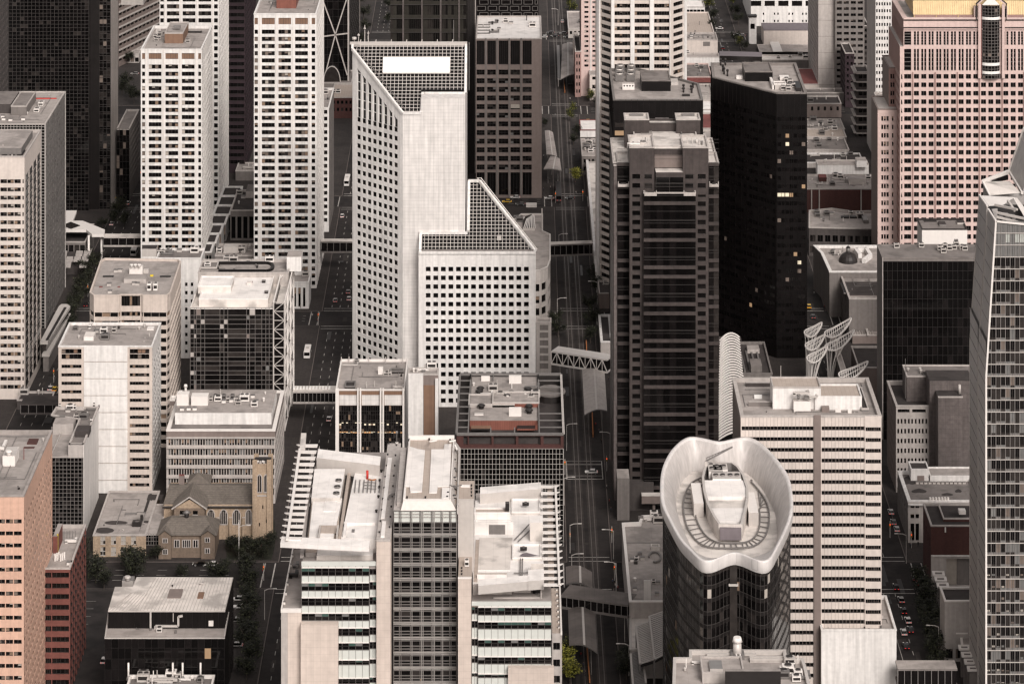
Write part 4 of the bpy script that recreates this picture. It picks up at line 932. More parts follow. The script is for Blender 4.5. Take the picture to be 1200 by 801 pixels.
w = b.wall
w.face([(xc,DT,0),(xs,DT,0),(xs,DT,zlo),(xc,DT,zlo)], 'white_tile')
w.face([(xs,DT,0),(xr,DT,0),(xr,DT,zst),(xs,DT,zst)], 'white_tile'); w.face([(xs,DT,zlo),(xs,DT,zst),(xs,DT+7.6,zst)], 'white_tile')
ztk = ztp-9
w.face([(xr,DT,0),(xr,DT+52,0),(xr,DT+52,ztk),(xr,Dr,ztk),(xr,Dr,ztp),(xr,DT+7.6,zst),(xr,DT,zst)], 'white_tile')
w.face([(xr,DT+52,0),(xl,DT+52,0),(xl,DT+52,ztk),(xr,DT+52,ztk)], 'white_tile'); w.face([(xl,DT+52,0),(xl,DT+21,0),(xl,DT+21,ztp-1.5),(xl,Dr,ztp),(xl,Dr,ztk),(xl,DT+52,ztk)], 'white_tile')
w.face([(xs,DT,zst),(xr,DT,zst),(xr,DT+7.6,zst),(xs,DT+7.6,zst)], 'white_tile'); w.face([(xl,Dr+.5,ztk),(xr,Dr+.5,ztk),(xr,DT+52,ztk),(xl,DT+52,ztk)], RG_); w.face([(xl,Dr+.5,ztk),(xr,Dr+.5,ztk),(xr,Dr+.5,ztp),(xl,Dr+.5,ztp)], 'white_tile')
# sloping glass: dark sheet with bars
gm = MB(); zg = lambda y: zat(y)-.25
def slab(m, pts): m.face([(x, y, zg(y)) for x, y in pts], GD_)
slab(gm, [(xc+.3,DT+.2),(xs-.2,DT+.2),(xs-.2,DT+7.6),(xr-.6,DT+7.6),(xr-.6,Dr),(xl+.3,Dr),(xl+.3,DT+21.3)]); gm.build('glass_roof', b.root)
bars = MB(); xx = xl+1.6
while xx < xr-.8:
    y0 = DT+21+(xx-xl)*(-21)/(xc-xl) if xx < xc else (DT if xx < xs else DT+7.6); bars.beam((xx,y0+.3,zg(y0)+.3),(xx,Dr,zg(Dr)+.1), .17, .2, ML_); xx += 1.53
yy = DT+.8
while yy < Dr:
    x0 = xl+(DT+21-yy)*(xc-xl)/21+.5 if yy < DT+21 else xl+.3; x1 = xs-.3 if yy < DT+7.6 else xr-.7; bars.beam((x0,yy,zg(yy)+.1),(x1,yy,zg(yy)+.1), .16, .2, ML_); yy += 1.12
bars.build('glazing_bar', b.root, 'stuff')
cp = MB(); w1 = .9
path = [(xl,Dr),(xl,DT+21),(xc,DT),(xs,DT),(xs,DT+7.6),(xr,DT+7.6),(xr,Dr)]; zp = [ztp, zat(DT+21), zlo, zlo, zst, zst, ztp]
for k in range(len(path)-1): cp.beam((*path[k], zp[k]+.1), (*path[k+1], zp[k+1]+.1), w1, .9, WW_)
cp.beam((xl-.4,Dr+.6,ztp+.3),(xr+.4,Dr+.6,ztp+.3), 1.4, 1.4, ML_); cp.build('coping', b.root)
rl = MB()
for k in (1, 3, 5): rl.beam((path[k][0]+1.4, path[k][1]+.6, zp[k]+1.0), (path[k+1][0]+1.2, path[k+1][1]+.3, zp[k+1]+1.0), .18, .18, MG_)
for k in range(7):
    x = xl+3+k*6; rl.beam((x,Dr+.6,ztp+.9),(x+.2,Dr+.6,ztp+1.9), .35, .35, ML_)
rl.build('maintenance_rail', b.root)
sg = MB(); ya, yb = DT+12.6, DT+17.6; sx0, sx1 = PX(449, 1195), PX(527, 1195); off = 1.0
sg.face([(sx0,ya,zat(ya)+off),(sx1,ya,zat(ya)+off),(sx1,yb,zat(yb)+off),(sx0,yb,zat(yb)+off)], 'sign_white');
for a_, b_ in (((sx0,ya),(sx1,ya)),((sx1,ya),(sx1,yb)),((sx1,yb),(sx0,yb)),((sx0,yb),(sx0,ya))): sg.beam((*a_,zat(a_[1])+off-.25),(*b_,zat(b_[1])+off-.25), .3, .5, MW_)
sg.build('sign_board', b.root, label='large blank white sign board lying on the sloping glass')
# aerials at the ridge corner
an = MB(); ax_, ay_ = xl+1.5, Dr+1
for dx, h, q in ((-.9,2.4,.9),(.8,4.2,.5),(3.2,7.5,.45),(4.6,5.2,.4)):
    an.cyl(ax_+dx, ay_, ztp, ztp+h, .16, ML_, 6); an.cyl(ax_+dx, ay_-.3, ztp+h*.8, ztp+h*.8+q, q, ML_, 8)
an.box(ax_-2.6, ax_+1, ay_-1.4, ay_-.4, ztp+.2, ztp+1.1, ML_); an.build('aerial', b.root)
an = MB(); x = PX(531.5, Dr); an.cyl(x, Dr+1, ztp, ztp+9.5, .14, MG_, 6); an.build('aerial', b.root)
b.done()
# lower wing
zw = ZZ(296.5, DW); wl, wr, wi = A(490.5, DW), A(627.8, DW), A(562, DW+21); wtop = zw+21.6; Dw2 = DW+21.8; xj = A(548, DT)
poly = [(wl,DW),(wr,DW),(wr,DW+30),(wl,DW+30)]
b = Bld('office_wing', 'lower white wing with square windows and sloping glass roof, in front of the stepped tower', [(wl,DW),(wr,DW),(wr,DW+1),(wl,DW+1)], zw)
f = ((wl,DW),(wr,DW)); cpx = [(499+8.85*i, 504.6+8.85*i) for i in range(14)]; rp = [(312.6+10.25*i, 318.4+10.25*i) for i in range(22)]
b.facade(f, 0, zw, b.cols(f, cpx), b.rows(rp, DW), WW_, GK+[('glass_grey', .25)], 1, rec=.75, frame=None, skip=lambda u, z_: ZZ(438, DW) > z_ and u < 5)
w = b.wall
w.face([(wr,DW,0),(wr,DW+1,0),(wr,DW+1,zw),(wr,DW,zw)], WW_); w.face([(wl,DW,0),(wl,DT,0),(wl,DT,zw),(wl,DW,zw)], WW_)
w.face([(wr,DW+1,0),(wi,Dw2,0),(wi,Dw2,wtop),(wr,DW+1,zw)], WW_); w.face([(wi,Dw2,0),(xj,Dw2,0),(xj,Dw2,wtop),(wi,Dw2,wtop)], WW_)
za = lambda y: zw+(y-DW)*.99
gm = MB(); gm.face([(x,y,za(y)-.2) for x, y in ((wl+1.4,DW+.3),(wr-1,DW+.3),(wi-.5,Dw2-.3),(xj+.3,Dw2-.3),(xj+.3,DT-.05),(wl+1.4,DT-.05))], GD_); gm.build('glass_roof', b.root)
bars = MB(); xx = wl+2.2
while xx < wr-1:
    y1 = DT-.1 if xx < xj else (Dw2 if xx < wi else DW+1+(wr-xx)/(wr-wi)*20.8); bars.beam((xx,DW+.3,za(DW)+.3),(xx,y1,za(y1)+.1), .16, .2, ML_); xx += 1.42
yy = DW+.8
while yy < Dw2:
    x0 = wl+1.4 if yy < DT else xj+.3; x1 = wr-1-(yy-DW)/20.8*(wr-wi)+.3; bars.beam((x0,yy,za(yy)+.05),(x1,yy,za(yy)+.05), .15, .2, ML_); yy += 1.1
bars.build('glazing_bar', b.root, 'stuff'); cp = MB()
for a_, b_ in (((wl,DW),(wr,DW)),((wr,DW+.3),(wi,Dw2)),((wi,Dw2),(xj,Dw2)),((xj+.3,Dw2),(xj+.3,DT)),((xj,DT-.5),(wl,DT-.5)),((wl+.6,DT-.5),(wl+.6,DW))): cp.beam((*a_,za(a_[1])+.2),(*b_,za(b_[1])+.2), 1.0, .9, WW_)
cp.build('coping', b.root); rl = MB(); rl.beam((wr+.4,DW+1.3,zw+1.3),(wi+.5,Dw2+.3,wtop+1.3), .2, .2, MW_); rl.beam((wr-.7,DW+1.3,zw+1.3),(wi-.9,Dw2,wtop+1.3), .2, .2, MW_)
for k in range(13):
    q = k/12; rl.beam((lerp(wr,wi,q)-.9,lerp(DW+1,Dw2,q),lerp(zw,wtop,q)+1.25),(lerp(wr,wi,q)+.7,lerp(DW+1,Dw2,q),lerp(zw,wtop,q)+1.25), .14, .14, MW_)
rl.beam((wl,DW+.6,zw+.9),(wr,DW+.6,zw+.9), .5, .7, GC_); rl.build('maintenance_rail', b.root); rv = MB(); x, y = PX(585, DW+4), DW+4; rv.box(x-.8, x+.8, y-.8, y+.8, za(y), za(y)+1.6, ML_); rv.build('roof_vent', b.root); b.done()
# low annex and rounded podium at the wing's right foot
p, z = rect(628.3, 646, 377, 437, 372); b = Bld('annex_building', 'narrow pale annex at the right foot of the white wing, where the truss footbridge lands', p, z)
f = b.AB(0); b.facade(f, 0, z, b.cols(f, [(632.5, 642.5)]), b.rows([(380.5+9*i, 387+9*i) for i in range(6)]), LC_, [(GC_, 1)], 1, rec=.2, frame=None)
for j in (1,2,3): b.plain(b.AB(j), 0, z, LC_)
b.roof(ph=.4); b.done()
zq = 22; pts = [(600,316),(633,316),(642,312),(645,304),(645,274),(636,270),(636,250),(611,250),(600,258)]
p = rpoly(pts, zq); b = Bld('rounded_podium', 'curved grey podium roof with a fan-shaped skylight between the white wing and the tram street', p, zq)
b.facade(b.AB(0), 0, zq, even(flen(b.AB(0)), 5, .7), [(3,6),(8,11),(13,16)], LC_, GD)
for j in range(1, len(p)):
    b.facade(b.AB(j), 0, zq, even(flen(b.AB(j)), max(1, int(flen(b.AB(j))/3)), .6), [(3,6),(8,11),(13,16)], LC_, GD, single=False)
b.roof(deck=RG_, cop=ML_, ph=.7); zr = zq-.7
fan = MB(); cx_, cy_ = G(620, 267, zr)
P = rpoly([(612.5,267),(627,267),(626.5,256),(623,250.8),(616,253),(612.8,258)], zr+1.2); fan.prism(P, zr, zr+1.2, ML_, GM_)
for k in range(7): fan.beam((*G(627-2.2*k,267,zr+1.3), zr+1.3), (*G(625.8-1.4*k, 251.5+abs(k-1)*1.0, zr+1.3), zr+1.3), .35, .3, MW_)
fan.build('fan_skylight', b.root)
b.rb(RB_, 634.5, 635.9, 245.5, 268, 244, zr, LC_); b.rb('barrel_roof', 616.5, 629, 240, 243, 237.5, zr, ML_); b.scatter(604, 612, 254, 262, zr, 3, 2); b.done()
# office with four white fins
DF = DG(562); z = ZZ(456, DF); p, z = rect(393.5, 474, 456, 562, 420.5); b = Bld('office_building', 'office with four white fins, brown glass and a gravel roof below the stepped tower', p, z)
f, s = b.AB(0), b.AB(1); zt_ = ZZ(475, b.D); cs = b.cols(f, [(397.5,418.5),(424,445),(450.5,471.8)])
b.facade(f, zt_, z, cs, [(zt_+.1, ZZ(462.5, b.D))], 'brown_screen', [('white_tile', 1)], 1, rec=.1, frame=None, single=True, name='wall_panel')
us = sorted([q for c in cs for q in lines(c[0], c[1], (c[1]-c[0])/8)])
R2 = random.Random(6)
def gf(u, zc):
    y = HY+(H-zc)*F/b.D
    if 494 < y < 498.6 and R2.random() < .3: return 'lit'
    if 505 < y < 507.5: return R2.choice(['lit_orange','lit','lit_dim',GD_])
    return R2.choices([GD_,'blind_tan',GM_,GB_], [8,.7,3,3])[0]
zsr = []
y = 475
while y < 556: zsr += [ZZ(y, b.D), ZZ(y+6.5, b.D)]; y += 10.4
zsr += [ZZ(505.2, b.D), ZZ(507.2, b.D), ZZ(494.3, b.D), ZZ(498.2, b.D)]
b.curtain(f, 0, zt_, us, sorted(zsr), bm='mull_dark', bw=.12, bd=.08, gfun=gf)
fn = [(393.3,397.3),(418.7,420.4),(421.6,423.4),(445.3,447.1),(448.3,450),(471.8,474)]
for a, c in fn:
    m = MB(); m.box(PX(a,DF), PX(c,DF), DF-1.0, DF-.02, 0, z+.5, MW_); m.build('fin', b.root)
b.plain(s, 0, z, WW_); b.plain(b.AB(2), 0, z, WW_); b.plain(b.AB(3), 0, z, WW_); b.roof(ph=.9, pw=.4, deck=RG_, cop=MW_); zr = z-.9
b.rb(AC_, 443, 448.8, 431, 438.5, 429, zr, MW_); b.rb('roof_well', 457.5, 473, 434, 437.5, 431, zr, MD_, RD_, par=MG_); b.rb('roof_well', 404, 416, 452, 455, 445.5, zr, MD_, RD_, par=MG_)
for q in ((432,424),(429.5,454.5),(439,453),(452,425),(455,440),(472,425),(400,425),(464,453.5),(409,424.5)): b.unit(*q, zr, .35, .35, 2.2, 'pipe', ML_)
b.unit(410, 429, zr, 6, 3, .8, 'duct'); b.unit(418, 425, zr, 2, 1.5, 1); b.unit(454, 440, zr, 3, 2, 1); b.unit(467, 455, zr, 4, 2, 1, 'duct'); b.done()
p, z = rect(478, 513.5, 438, 566, 431); b = Bld('service_core', 'white and brown service core between the finned office and the black-grid office', p, z)
f = b.AB(0); X0, D0_ = p[0]
b.plain(f, 0, z, BP_2); m = MB(); m.box(PX(478.5,b.D), PX(496,b.D), b.D-.8, b.D-.02, 0, z+.3, WW_); m.build('wall_panel', b.root); m = MB(); m.box(PX(510,b.D), PX(513.6,b.D), b.D-1, b.D-.02, 0, z-1.5, WW_); m.build('fin', b.root)
m = MB(); m.box(PX(496.6,b.D), PX(509.6,b.D), b.D-.2, b.D-.02, 0, ZZ(451,b.D), 'brown_screen'); m.build('louvre', b.root)
for j in (1,2,3): b.plain(b.AB(j), 0, z, WW_)
b.roof(ph=.6, deck=RG_, cop=LC_); b.scatter(482, 510, 432.5, 437, z-.6, 7, 77); b.unit(504, 447, z-3, 3, 2, 1.4); b.done()
# office with the pergola frame roof
p, z = rect(535, 660.5, 507, 640, 437); b = Bld('office_building', 'office with an open roof frame over red-edged plant and a black gridded glass front', p, z)
f, s = b.AB(0), b.AB(1); zb_, zc_ = ZZ(525.5, b.D), ZZ(512, b.D)
b.curtain(f, 0, zb_, [b.u(f, 535.6+4.15*i) for i in range(31)], [zb_-1.72*i for i in range(1, 22)], GK+[(GM_, .6)], 'mull_white', .13, .1)
b.facade(f, zb_, z, b.cols(f, [(543,548),(549.5,576),(578.5,604.5),(607.5,633.5),(637,657)]), [(zb_+1.2, z-1.2)], 'brown_brick', [(RD_, 1)], 1, rec=1.2, frame=None, name='louvre')
b.plain(b.AB(1), 0, z, MD_); b.plain(b.AB(2), 0, z, MD_); b.plain(b.AB(3), 0, z, MD_)
zk = z-4.5; m = MB(); m.face([(q[0],q[1],zk) for q in inset(p, .3)], RD_); m.build('roof', b.root)
fr = MB(); x0, x1, y0, y1 = p[0][0], p[1][0], p[0][1], p[2][1]; bw = .75
for yy in (y0, y1): fr.box(x0, x1, yy-bw/2, yy+bw/2, z-.8, z, MG_)
for xx in (x0, x1): fr.box(xx-bw/2, xx+bw/2, y0+bw, y1-bw, z-.7, z-.1, ML_ if xx == x1 else MG_)
ix0, ix1 = PX(548.5, y0), PX(632, y0)
for i in range(1, 9):
    yy = y0+(y1-y0)*i/9
    fr.box(x0, ix0, yy-.2, yy+.2, z-.6, z-.25, MG_)
    if i not in (4, 5): fr.box(ix1, x1, yy-.2, yy+.2, z-.6, z-.25, MG_)
for xx in (ix0, PX(575, y0), PX(603, y0), ix1): fr.box(xx-.2, xx+.2, y0, y0+6 if ix0 < xx < ix1 else y1, z-.7, z-.2, MG_)
for xx in lines(ix0, ix1, 7.5): fr.box(xx-.15, xx+.15, y1-6, y1, z-.7, z-.2, MG_)
for xx in (x0, ix0, ix1, x1):
    for yy in lines(y0+1, y1-1, 15): fr.box(xx-.25, xx+.25, yy-.25, yy+.25, zk, z-.7, MD_)
fr.build('roof_frame', b.root)
yd = DG(495, z-2); ye = DG(441.5, z-2)
for nm_, a, c, ya_, yb_, dz in (('roof_deck', 550, 630, 495.5, 441.5, -1.3),): m = MB(); m.box(PX(a+.5,yd), PX(c,yd), yd, ye, zk, z+dz, 'rust_screen', RG_); m.build(nm_, b.root)
zd = z-1.3
b.rb(P_, 549, 603, 473, 477, 461, zd, LC_, RG_, par=ML_); b.rb(P_, 577, 632, 471, 477, 458, zd, 'rust_screen', RG_, par=ML_)
b.rb(AC_, 556, 566.5, 485, 494, 483, zd-2.2, MW_, ML_); b.rb(AC_, 596.5, 611, 477.5, 491, 476.5, zd-1, MW_); b.rb(AC_, 596.5, 611, 440.5, 451, 439, zd-.5, MW_); b.rb(AC_, 564, 574, 441, 446.5, 440, zd, MW_)
b.rb('skylight', 552, 575, 502, 504, 497, zk+1, MD_, 'brown_screen'); b.rb('skylight', 606, 627, 502, 504, 497, zk+1, 'rust_screen', MD_)
for q in ((561.5,462),(563,458),(594,467),(599,463),(619,459),(620,484),(620,479),(564,478.5)): b.unit(*q, zd, 3, 3, 1.5, 'vent', MD_)
b.scatter(553, 629, 446, 470, zd, 14, 51)
dm = MB(); x, y = G(645, 462, zk+1);
P = [(x+6*cos(a)*.9, y+7*sin(a)) for a in [k*pi/8 for k in range(16)]]; dm.prism(P, zk, zk+2.2, MD_, RG_2); dm.build('round_skylight', b.root); b.done()
# ================================================================== big pale complex in the foreground
DC = 858.0; zl = ZZ(658, DC)
xa = lambda px, D=DC: PX(px, D)
p = [(xa(353.5),DC),(xa(440.8),DC),(xa(440.8),946),(xa(353.5),946)]
b = Bld('office_complex', 'pale foreground office complex with white roofs, green-tinted bands, louvre fins and a glazed central shaft', [(xa(330),DC),(xa(658),DC),(xa(658),945),(xa(330),945)], zl)
b.D = DC
gl = [(664.5,674),(682,691.5),(699.6,709),(717.6,726.5)]; gl2 = [(735,744.3),(752.2,760.8),(772.5,778.2),(793.8,800.5),(813,822),(832,841),(851,860),(870,879)]
def band_face(AB, ztop, rws, nstep, sp='glass_frost'):
    L = flen(AB); us = lines(0, L, nstep); zs = sorted({z_ for r_ in rws for z_ in r_}|{(a+c)/2 for a, c in rws})
    def gf(u, zc):
        for a, c in rws:
            if a < zc < c: return pick(GG) if zc > (a+c)/2 else pick(GK)
        return sp
    b.curtain(AB, 0, ztop, us, zs, bm=None, gfun=gf, single=True)
    for u in us: b.ribs(AB, 0, ztop, [u], .09, .07, MG_2)
    for a, c in rws: b.bands(AB, [a], .16, .12, MG_2); b.bands(AB, [(a+c)/2], .14, .1, 'mull_dark'); b.bands(AB, [c], .3, .18, MW_)
f = ((xa(353.5),DC),(xa(432.6),DC)); zcut = ZZ(727, DC)
band_face(f, zl, b.rows(gl+gl2, DC), 1.82)
band_face(((xa(433),DC+.9),(xa(440.8),DC+.9)), zl-.6, b.rows(gl+gl2, DC), .95)
wl_ = MB()
wl_.box(xa(353.3), xa(396.8), DC-3.0, DC-.15, 0, zcut, 'beige_stone')
wl_.box(xa(353.5), xa(440.8), DC+1.2, DC+88, 0, zl-2.2, LC_)
wl_.build('wall', b.root)
b.nw = 0
# left low block
zll = ZZ(714, DC); m = MB(); m.box(xa(337.3), xa(353.4), DC-.4, DC+45, 0, zll-.6, 'beige_stone'); m.box(xa(329.6), xa(337.2), DC-.4, DC+45, 0, zll-.6, LC_); m.build('side_wall', b.root)
m = MB(); m.box(xa(331), xa(353), DC+.3, DC+45, zll-.6, zll-.4, RG_); m.build('roof', b.root); m = MB(); m.box(xa(329.2), xa(330.8), DC-.5, DC+45.3, zll-.6, zll+.5, MW_); m.box(xa(330.9), xa(353.3), DC-.5, DC+.25, zll-.6, zll+.4, MW_); m.build('parapet', b.root)
for i in range(7): b.unit(333.2+1.9*i, 708-11*i, zll-.4, .5, .5, .9, 'hatch', MW_)
b.unit(344, 677, zll-.4, 2.6, 2.6, 1.6, 'duct', MD_); b.unit(346.5, 666, zll-.4, 1.6, 2.6, 1.4, 'duct', MG_)
# left wing roof
zr = zl-.7; m = MB(); m.box(xa(353.8), xa(440.6), DC+.4, DC+88, zl-2.1, zr, RG_, RG_); m.build('roof', b.root)
m = MB(); m.box(xa(353.3), xa(440.9), DC-.12, DC+.35, ZZ(662.5, DC), zl+.1, 'glass_frost'); m.build('parapet', b.root)
b.rb('roof_trough', 371, 437, 650.5, 656, 641, zr, RS_, RW_); b.rb('roof_step', 358, 371, 647, 652, 641, zr, LC_, RT_)
def slabm(name, pts, zb, zt_, m_, top=None):
    q = MB(); q.prism(rpoly(pts, zt_), zb, zt_, m_, top); q.build(name, b.root)
ze = zl+3.0
# enclosure box left wing
slabm(P_, [(362,629),(391,629),(401,583.5),(367,582)], zr, ze+.5, RW_, RW_)
slabm(P_, [(361,630),(398,631),(396.5,586),(365.5,585)], zr, ze, RW_, RT_)
slabm('roof_panel', [(379,598.5),(394,598.5),(395.5,585.5),(381,585.5)], ze+.1, ze+.7, RW_)
slabm(P_, [(365,583),(398.5,583),(404.5,549),(368.5,549)], zr, ze+1.6, RS_, RW_)
slabm(P_, [(370,548),(402,548),(404.5,536),(372,534.5)], zr, ze-.5, RS_, RT_); slabm('roof_panel', [(387,546.5),(402,546.5),(403,538.5),(388,538.5)], ze-.4, ze+.2, RW_)
for q in ((396.8,563),(395.3,570.5),(394.2,578)):
    m = MB(); x, y = G(*q, ze+1.7); m.cyl(x, y, ze+1.5, ze+2.1, .95, MG_, 14, top=MD_); m.cyl(x, y, ze+2.1, ze+2.2, .25, MG_, 8); m.build('roof_fan', b.root)
# notch well in the white box
m = MB(); slabm('well_floor', [(373,623.5),(395,624),(396,615),(374,615)], ze+.55, ze+.7, RT_); slabm('well_wall', [(372.8,629),(374,629),(376,614.5),(374.8,614.5)], ze+.5, ze+2.2, ML_); slabm('well_wall', [(394,625),(395.5,625),(397,614.5),(395.5,614.5)], ze+.5, ze+2.2, ML_)
# right half: white roof with pipes and a crane-red mast
slabm(P_, [(400,629),(440.5,631),(451.5,552),(417,549)], zr, ze+.3, RW_, RW_); slabm('roof_gutter', [(396.5,629),(400,629),(412,546),(408.5,546)], zr, ze+.1, RT_, RT_)
for k in range(7):
    m = MB(); q = 416+4.9*k-(.8 if k > 3 else 0); a_, c_ = P3(q+1.0, 562, ze+.6), P3(q-.3, 576, ze+.6); m.beam(a_, c_, .28, .28, MG_); m.beam(a_, (a_[0],a_[1],ze+.2), .25, .25, MG_); m.beam(c_, (c_[0],c_[1],ze+.2), .25, .25, MG_); m.build('pipe', b.root)
for k in range(3): m = MB(); m.beam(P3(427, 564.5+3.6*k, ze+.9), P3(441, 565.2+3.6*k, ze+.9), .2, .2, MG_); m.build('pipe', b.root)
m = MB(); x, y, _ = P3(430.5, 560.5, ze+.4); m.cyl(x, y, ze+.2, ze+2.8, .36, 'red_paint', 8); m.build('mast', b.root, label='short red mast on the white roof'); m = MB(); m.tube([P3(431,561,ze+.7), P3(436,562,ze+.7), P3(441,561.2,ze+.7)], .14, 'orange_paint'); m.build('hose', b.root)
for q in ((445,564),(444.5,572),(447,553),(441,600),(443.5,583)): b.unit(*q, ze+.3, .9, .9, .8, 'vent', MD_)
b.rb('skylight', 412, 415.5, 622.5, 623.5, 619.5, ze+.3, MG_); b.rb('roof_step', 403, 440, 612, 615, 611, ze+.3, RW_); b.rb('roof_step', 402, 405, 626, 629, 612, ze+.3, RW_)
for k in range(9): b.rb('grille', 409+4.2*k, 412.3+4.2*k, 545.5+.5*k, 547+.5*k, 543.6+.5*k, ze+.3, RW_)
# screen walls
m = MB(); a_, c_, d_ = P3(351,641,ze+4), P3(433,643.5,ze+4), P3(364,630,ze+4)
def screen(name, x0, y0, x1, y1, zt_, hgt, th=1.3, mt=RW_):
    """a thick upstand running between two points of its top front edge"""
    q = MB(); a1, b1 = G(x0, y0, zt_), G(x1, y1, zt_); q.prism([a1, b1, (b1[0], b1[1]+th), (a1[0], a1[1]+th)], zt_-hgt, zt_, mt, RW_); q.build(name, b.root)
screen('screen_wall', 328.5, 636, 432.5, 641, ze+2.6, 1.2, 5.0, RW_); screen('screen_wall', 371, 536, 445, 545, ze+3.5, 4.2, 7.5, ML_); screen('screen_wall', 371, 536, 374, 524.5, ze+3.5, 4.2, 2)
# fins, left
zf = ze+2.9
yL = [520.3+7.25*i for i in range(16)]
for i, y in enumerate(yL):
    t_ = i/15.; xt = 347.5-19.5*t_; xb_ = 371.5-18.5*t_; m = MB()
    P = rpoly([(xt,y),(xt+6,y+2.4),(xb_,y+2.9),(xb_+1,y-.3),(xt+5,y-.1)], zf); m.prism(P, zf-.3, zf, MW_); m.build('fin', b.root)
m = MB(); m.beam(P3(351.5,526,zf+.5), P3(336.5,632,zf+.5), .75, .6, MW_); m.build('fin_rail', b.root)
slabm('end_post', [(351,526),(357.5,526),(359,507),(353,507)], zf-.8, zf+.3, ML_, RS_)
# gutter and side column
m = MB(); D_ = DC+40; m.beam((xa(366.5,943),943,zr+.6),(xa(353.6,862),862,zr+.6), 1.0, .8, LC_); m.build('gutter', b.root)
# pier left of the shaft
zp1 = ZZ(631.5, DC); m = MB(); m.box(xa(441.3), xa(457.8), DC-.8, 933, 0, zp1-.3, 'beige_stone', LC_); m.build('pier', b.root)
m = MB(); m.box(xa(441.0), xa(457.9), DC-.9, 933.5, zp1-.3, zp1+.2, LC_); m.build('pier_cap', b.root); slabm('roof_strip', [(446.5,606),(451,606),(459.5,536),(454.5,536)], zp1+.2, zp1+.6, RW_); slabm('roof_strip', [(446,628),(450.5,628),(452.5,610),(448,610)], zp1+.2, zp1+.6, RW_)
for k in range(9): b.unit(444.5+1.4*k, 624-13*k, zp1+.2, .6, .6, .5, 'vent', MD_); b.unit(456.5+1.0*k, 618-12*k, zp1+.2, .6, .6, .5, 'vent', MD_)
m = MB(); x, y, _ = P3(465, 520, zp1+.2); m.cyl(x, y, zp1, zp1+3.5, .12, MG_, 6); m.cyl(x, y, zp1+3.3, zp1+4.1, .35, MG_, 8); m.cyl(x, y, zp1, zp1+.8, .5, ML_, 8); m.build('aerial', b.root)
ar = MB()
for k in range(9): a1, a2 = k*pi/9, (k+1)*pi/9; c0 = P3(462.5, 585, zp1+.3); ar.beam((c0[0]-1.9*cos(a1),c0[1],c0[2]+1.6*sin(a1)),(c0[0]-1.9*cos(a2),c0[1],c0[2]+1.6*sin(a2)), .35, .6, MG_)
ar.build('arched_duct', b.root)
# the glazed shaft
Ds = DC+7; zs_ = ZZ(598, Ds); sh = ((PX(461,Ds),Ds),(PX(535,Ds),Ds)); Ls = flen(sh)
us = [b.u(sh, q) for q in (461.5,468,470,481,492.3,494,505.6,507.4,517,527,528.6)]; zs2 = []; rws = []
for i in range(17):
    y0 = 611.5+17.3*i; zs2 += [ZZ(y0, Ds), ZZ(y0+6.2, Ds), ZZ(y0+9.6, Ds), ZZ(y0+12.6, Ds)]; rws.append((ZZ(y0+12.6, Ds), ZZ(y0, Ds)))
def gf(u, zc):
    for a, c in rws:
        if a < zc < c: return random.choices([GB_,GD_,GM_,'lit_dim'], [7,3,1,.05])[0]
    return 'glass_frost' if zc > ZZ(612, Ds) else random.choice(['glass_grey',ML_,'glass_pale',GM_,'glass_pale'])
b.curtain(sh, 0, zs_, us, zs2, bm=MG_2, bw=.2, bd=.3, gfun=gf)
b.ribs(sh, 0, zs_, [q+.45 for q in us[3:9]], .13, .5, 'mull_white'); b.bands(sh, [ZZ(605,Ds), ZZ(601.5,Ds)], .2, .3, 'mull_white')
for i in range(16): b.bands(sh, [ZZ(626.3+17.3*i, Ds), ZZ(624.5+17.3*i, Ds)], .14, .6, 'mull_white')
zc3 = ZZ(586, Ds+1); Dk = DG(514.5, zc3)
m = MB(); m.box(sh[0][0], sh[1][0], Ds+.3, Dk, 0, zs_-.2, LC_); m.build('shaft_core', b.root)
m = MB();
fx0, fx1 = PX(469.5,Ds), PX(535.3,Ds)
m.face([(fx0,Ds-.2,zs_),(fx1,Ds-.2,zs_),(PX(528,Ds+1.5),Ds+1.5,zc3),(PX(473,Ds+1.5),Ds+1.5,zc3)], ML_); m.face([(fx0,Ds-.2,zs_),(PX(473,Ds+1.5),Ds+1.5,zc3),(PX(473,Ds+1.5),Dk,zc3),(fx0,Dk,zs_)], ML_); m.face([(fx1,Ds-.2,zs_),(fx1,Dk,zs_),(PX(528,Ds+1.5),Dk,zc3),(PX(528,Ds+1.5),Ds+1.5,zc3)], ML_); m.build('coping', b.root)
m = MB(); m.box(PX(472.5,Ds+1.5), PX(528,Ds+1.5), Ds+1.5, Dk, zs_-.1, zc3-.25, RT_, RT_)
m.build('roof', b.root)
m = MB()
for (x0, x1) in ((PX(472.5,Ds+1.5), PX(474,Ds+1.5)), (PX(526.8,Ds+1.5), PX(528.2,Ds+1.5))): m.box(x0, x1, Ds+1.4, Dk, zc3-.2, zc3+.5, MW_)
m.box(PX(472.5,Ds+1.5), PX(528.2,Ds+1.5), Dk, Dk+.8, zc3-.2, zc3+1.0, MW_); m.box(PX(474,Ds+1.5), PX(526.5,Ds+1.5), Ds+1.3, Ds+1.9, zc3-.2, zc3+.2, MW_); m.build('parapet', b.root)
slabm('roof_panel', [(481,576),(494.5,575),(498,527),(489,525.5),(478.5,522),(475,569),(480,569)], zc3-.2, zc3+.15, RW_); slabm('roof_panel', [(503,576.5),(512,576.5),(513,569),(527,569),(529,519.5),(521,520),(520,526),(505.5,526)], zc3-.2, zc3+.15, RW_); slabm('roof_panel', [(517.5,583),(526.5,583),(527,571),(518,571)], zc3-.2, zc3+.35, RW_); slabm('roof_panel', [(472.8,584),(475,584),(476,571),(473.5,571)], zc3-.2, zc3+.3, RW_)
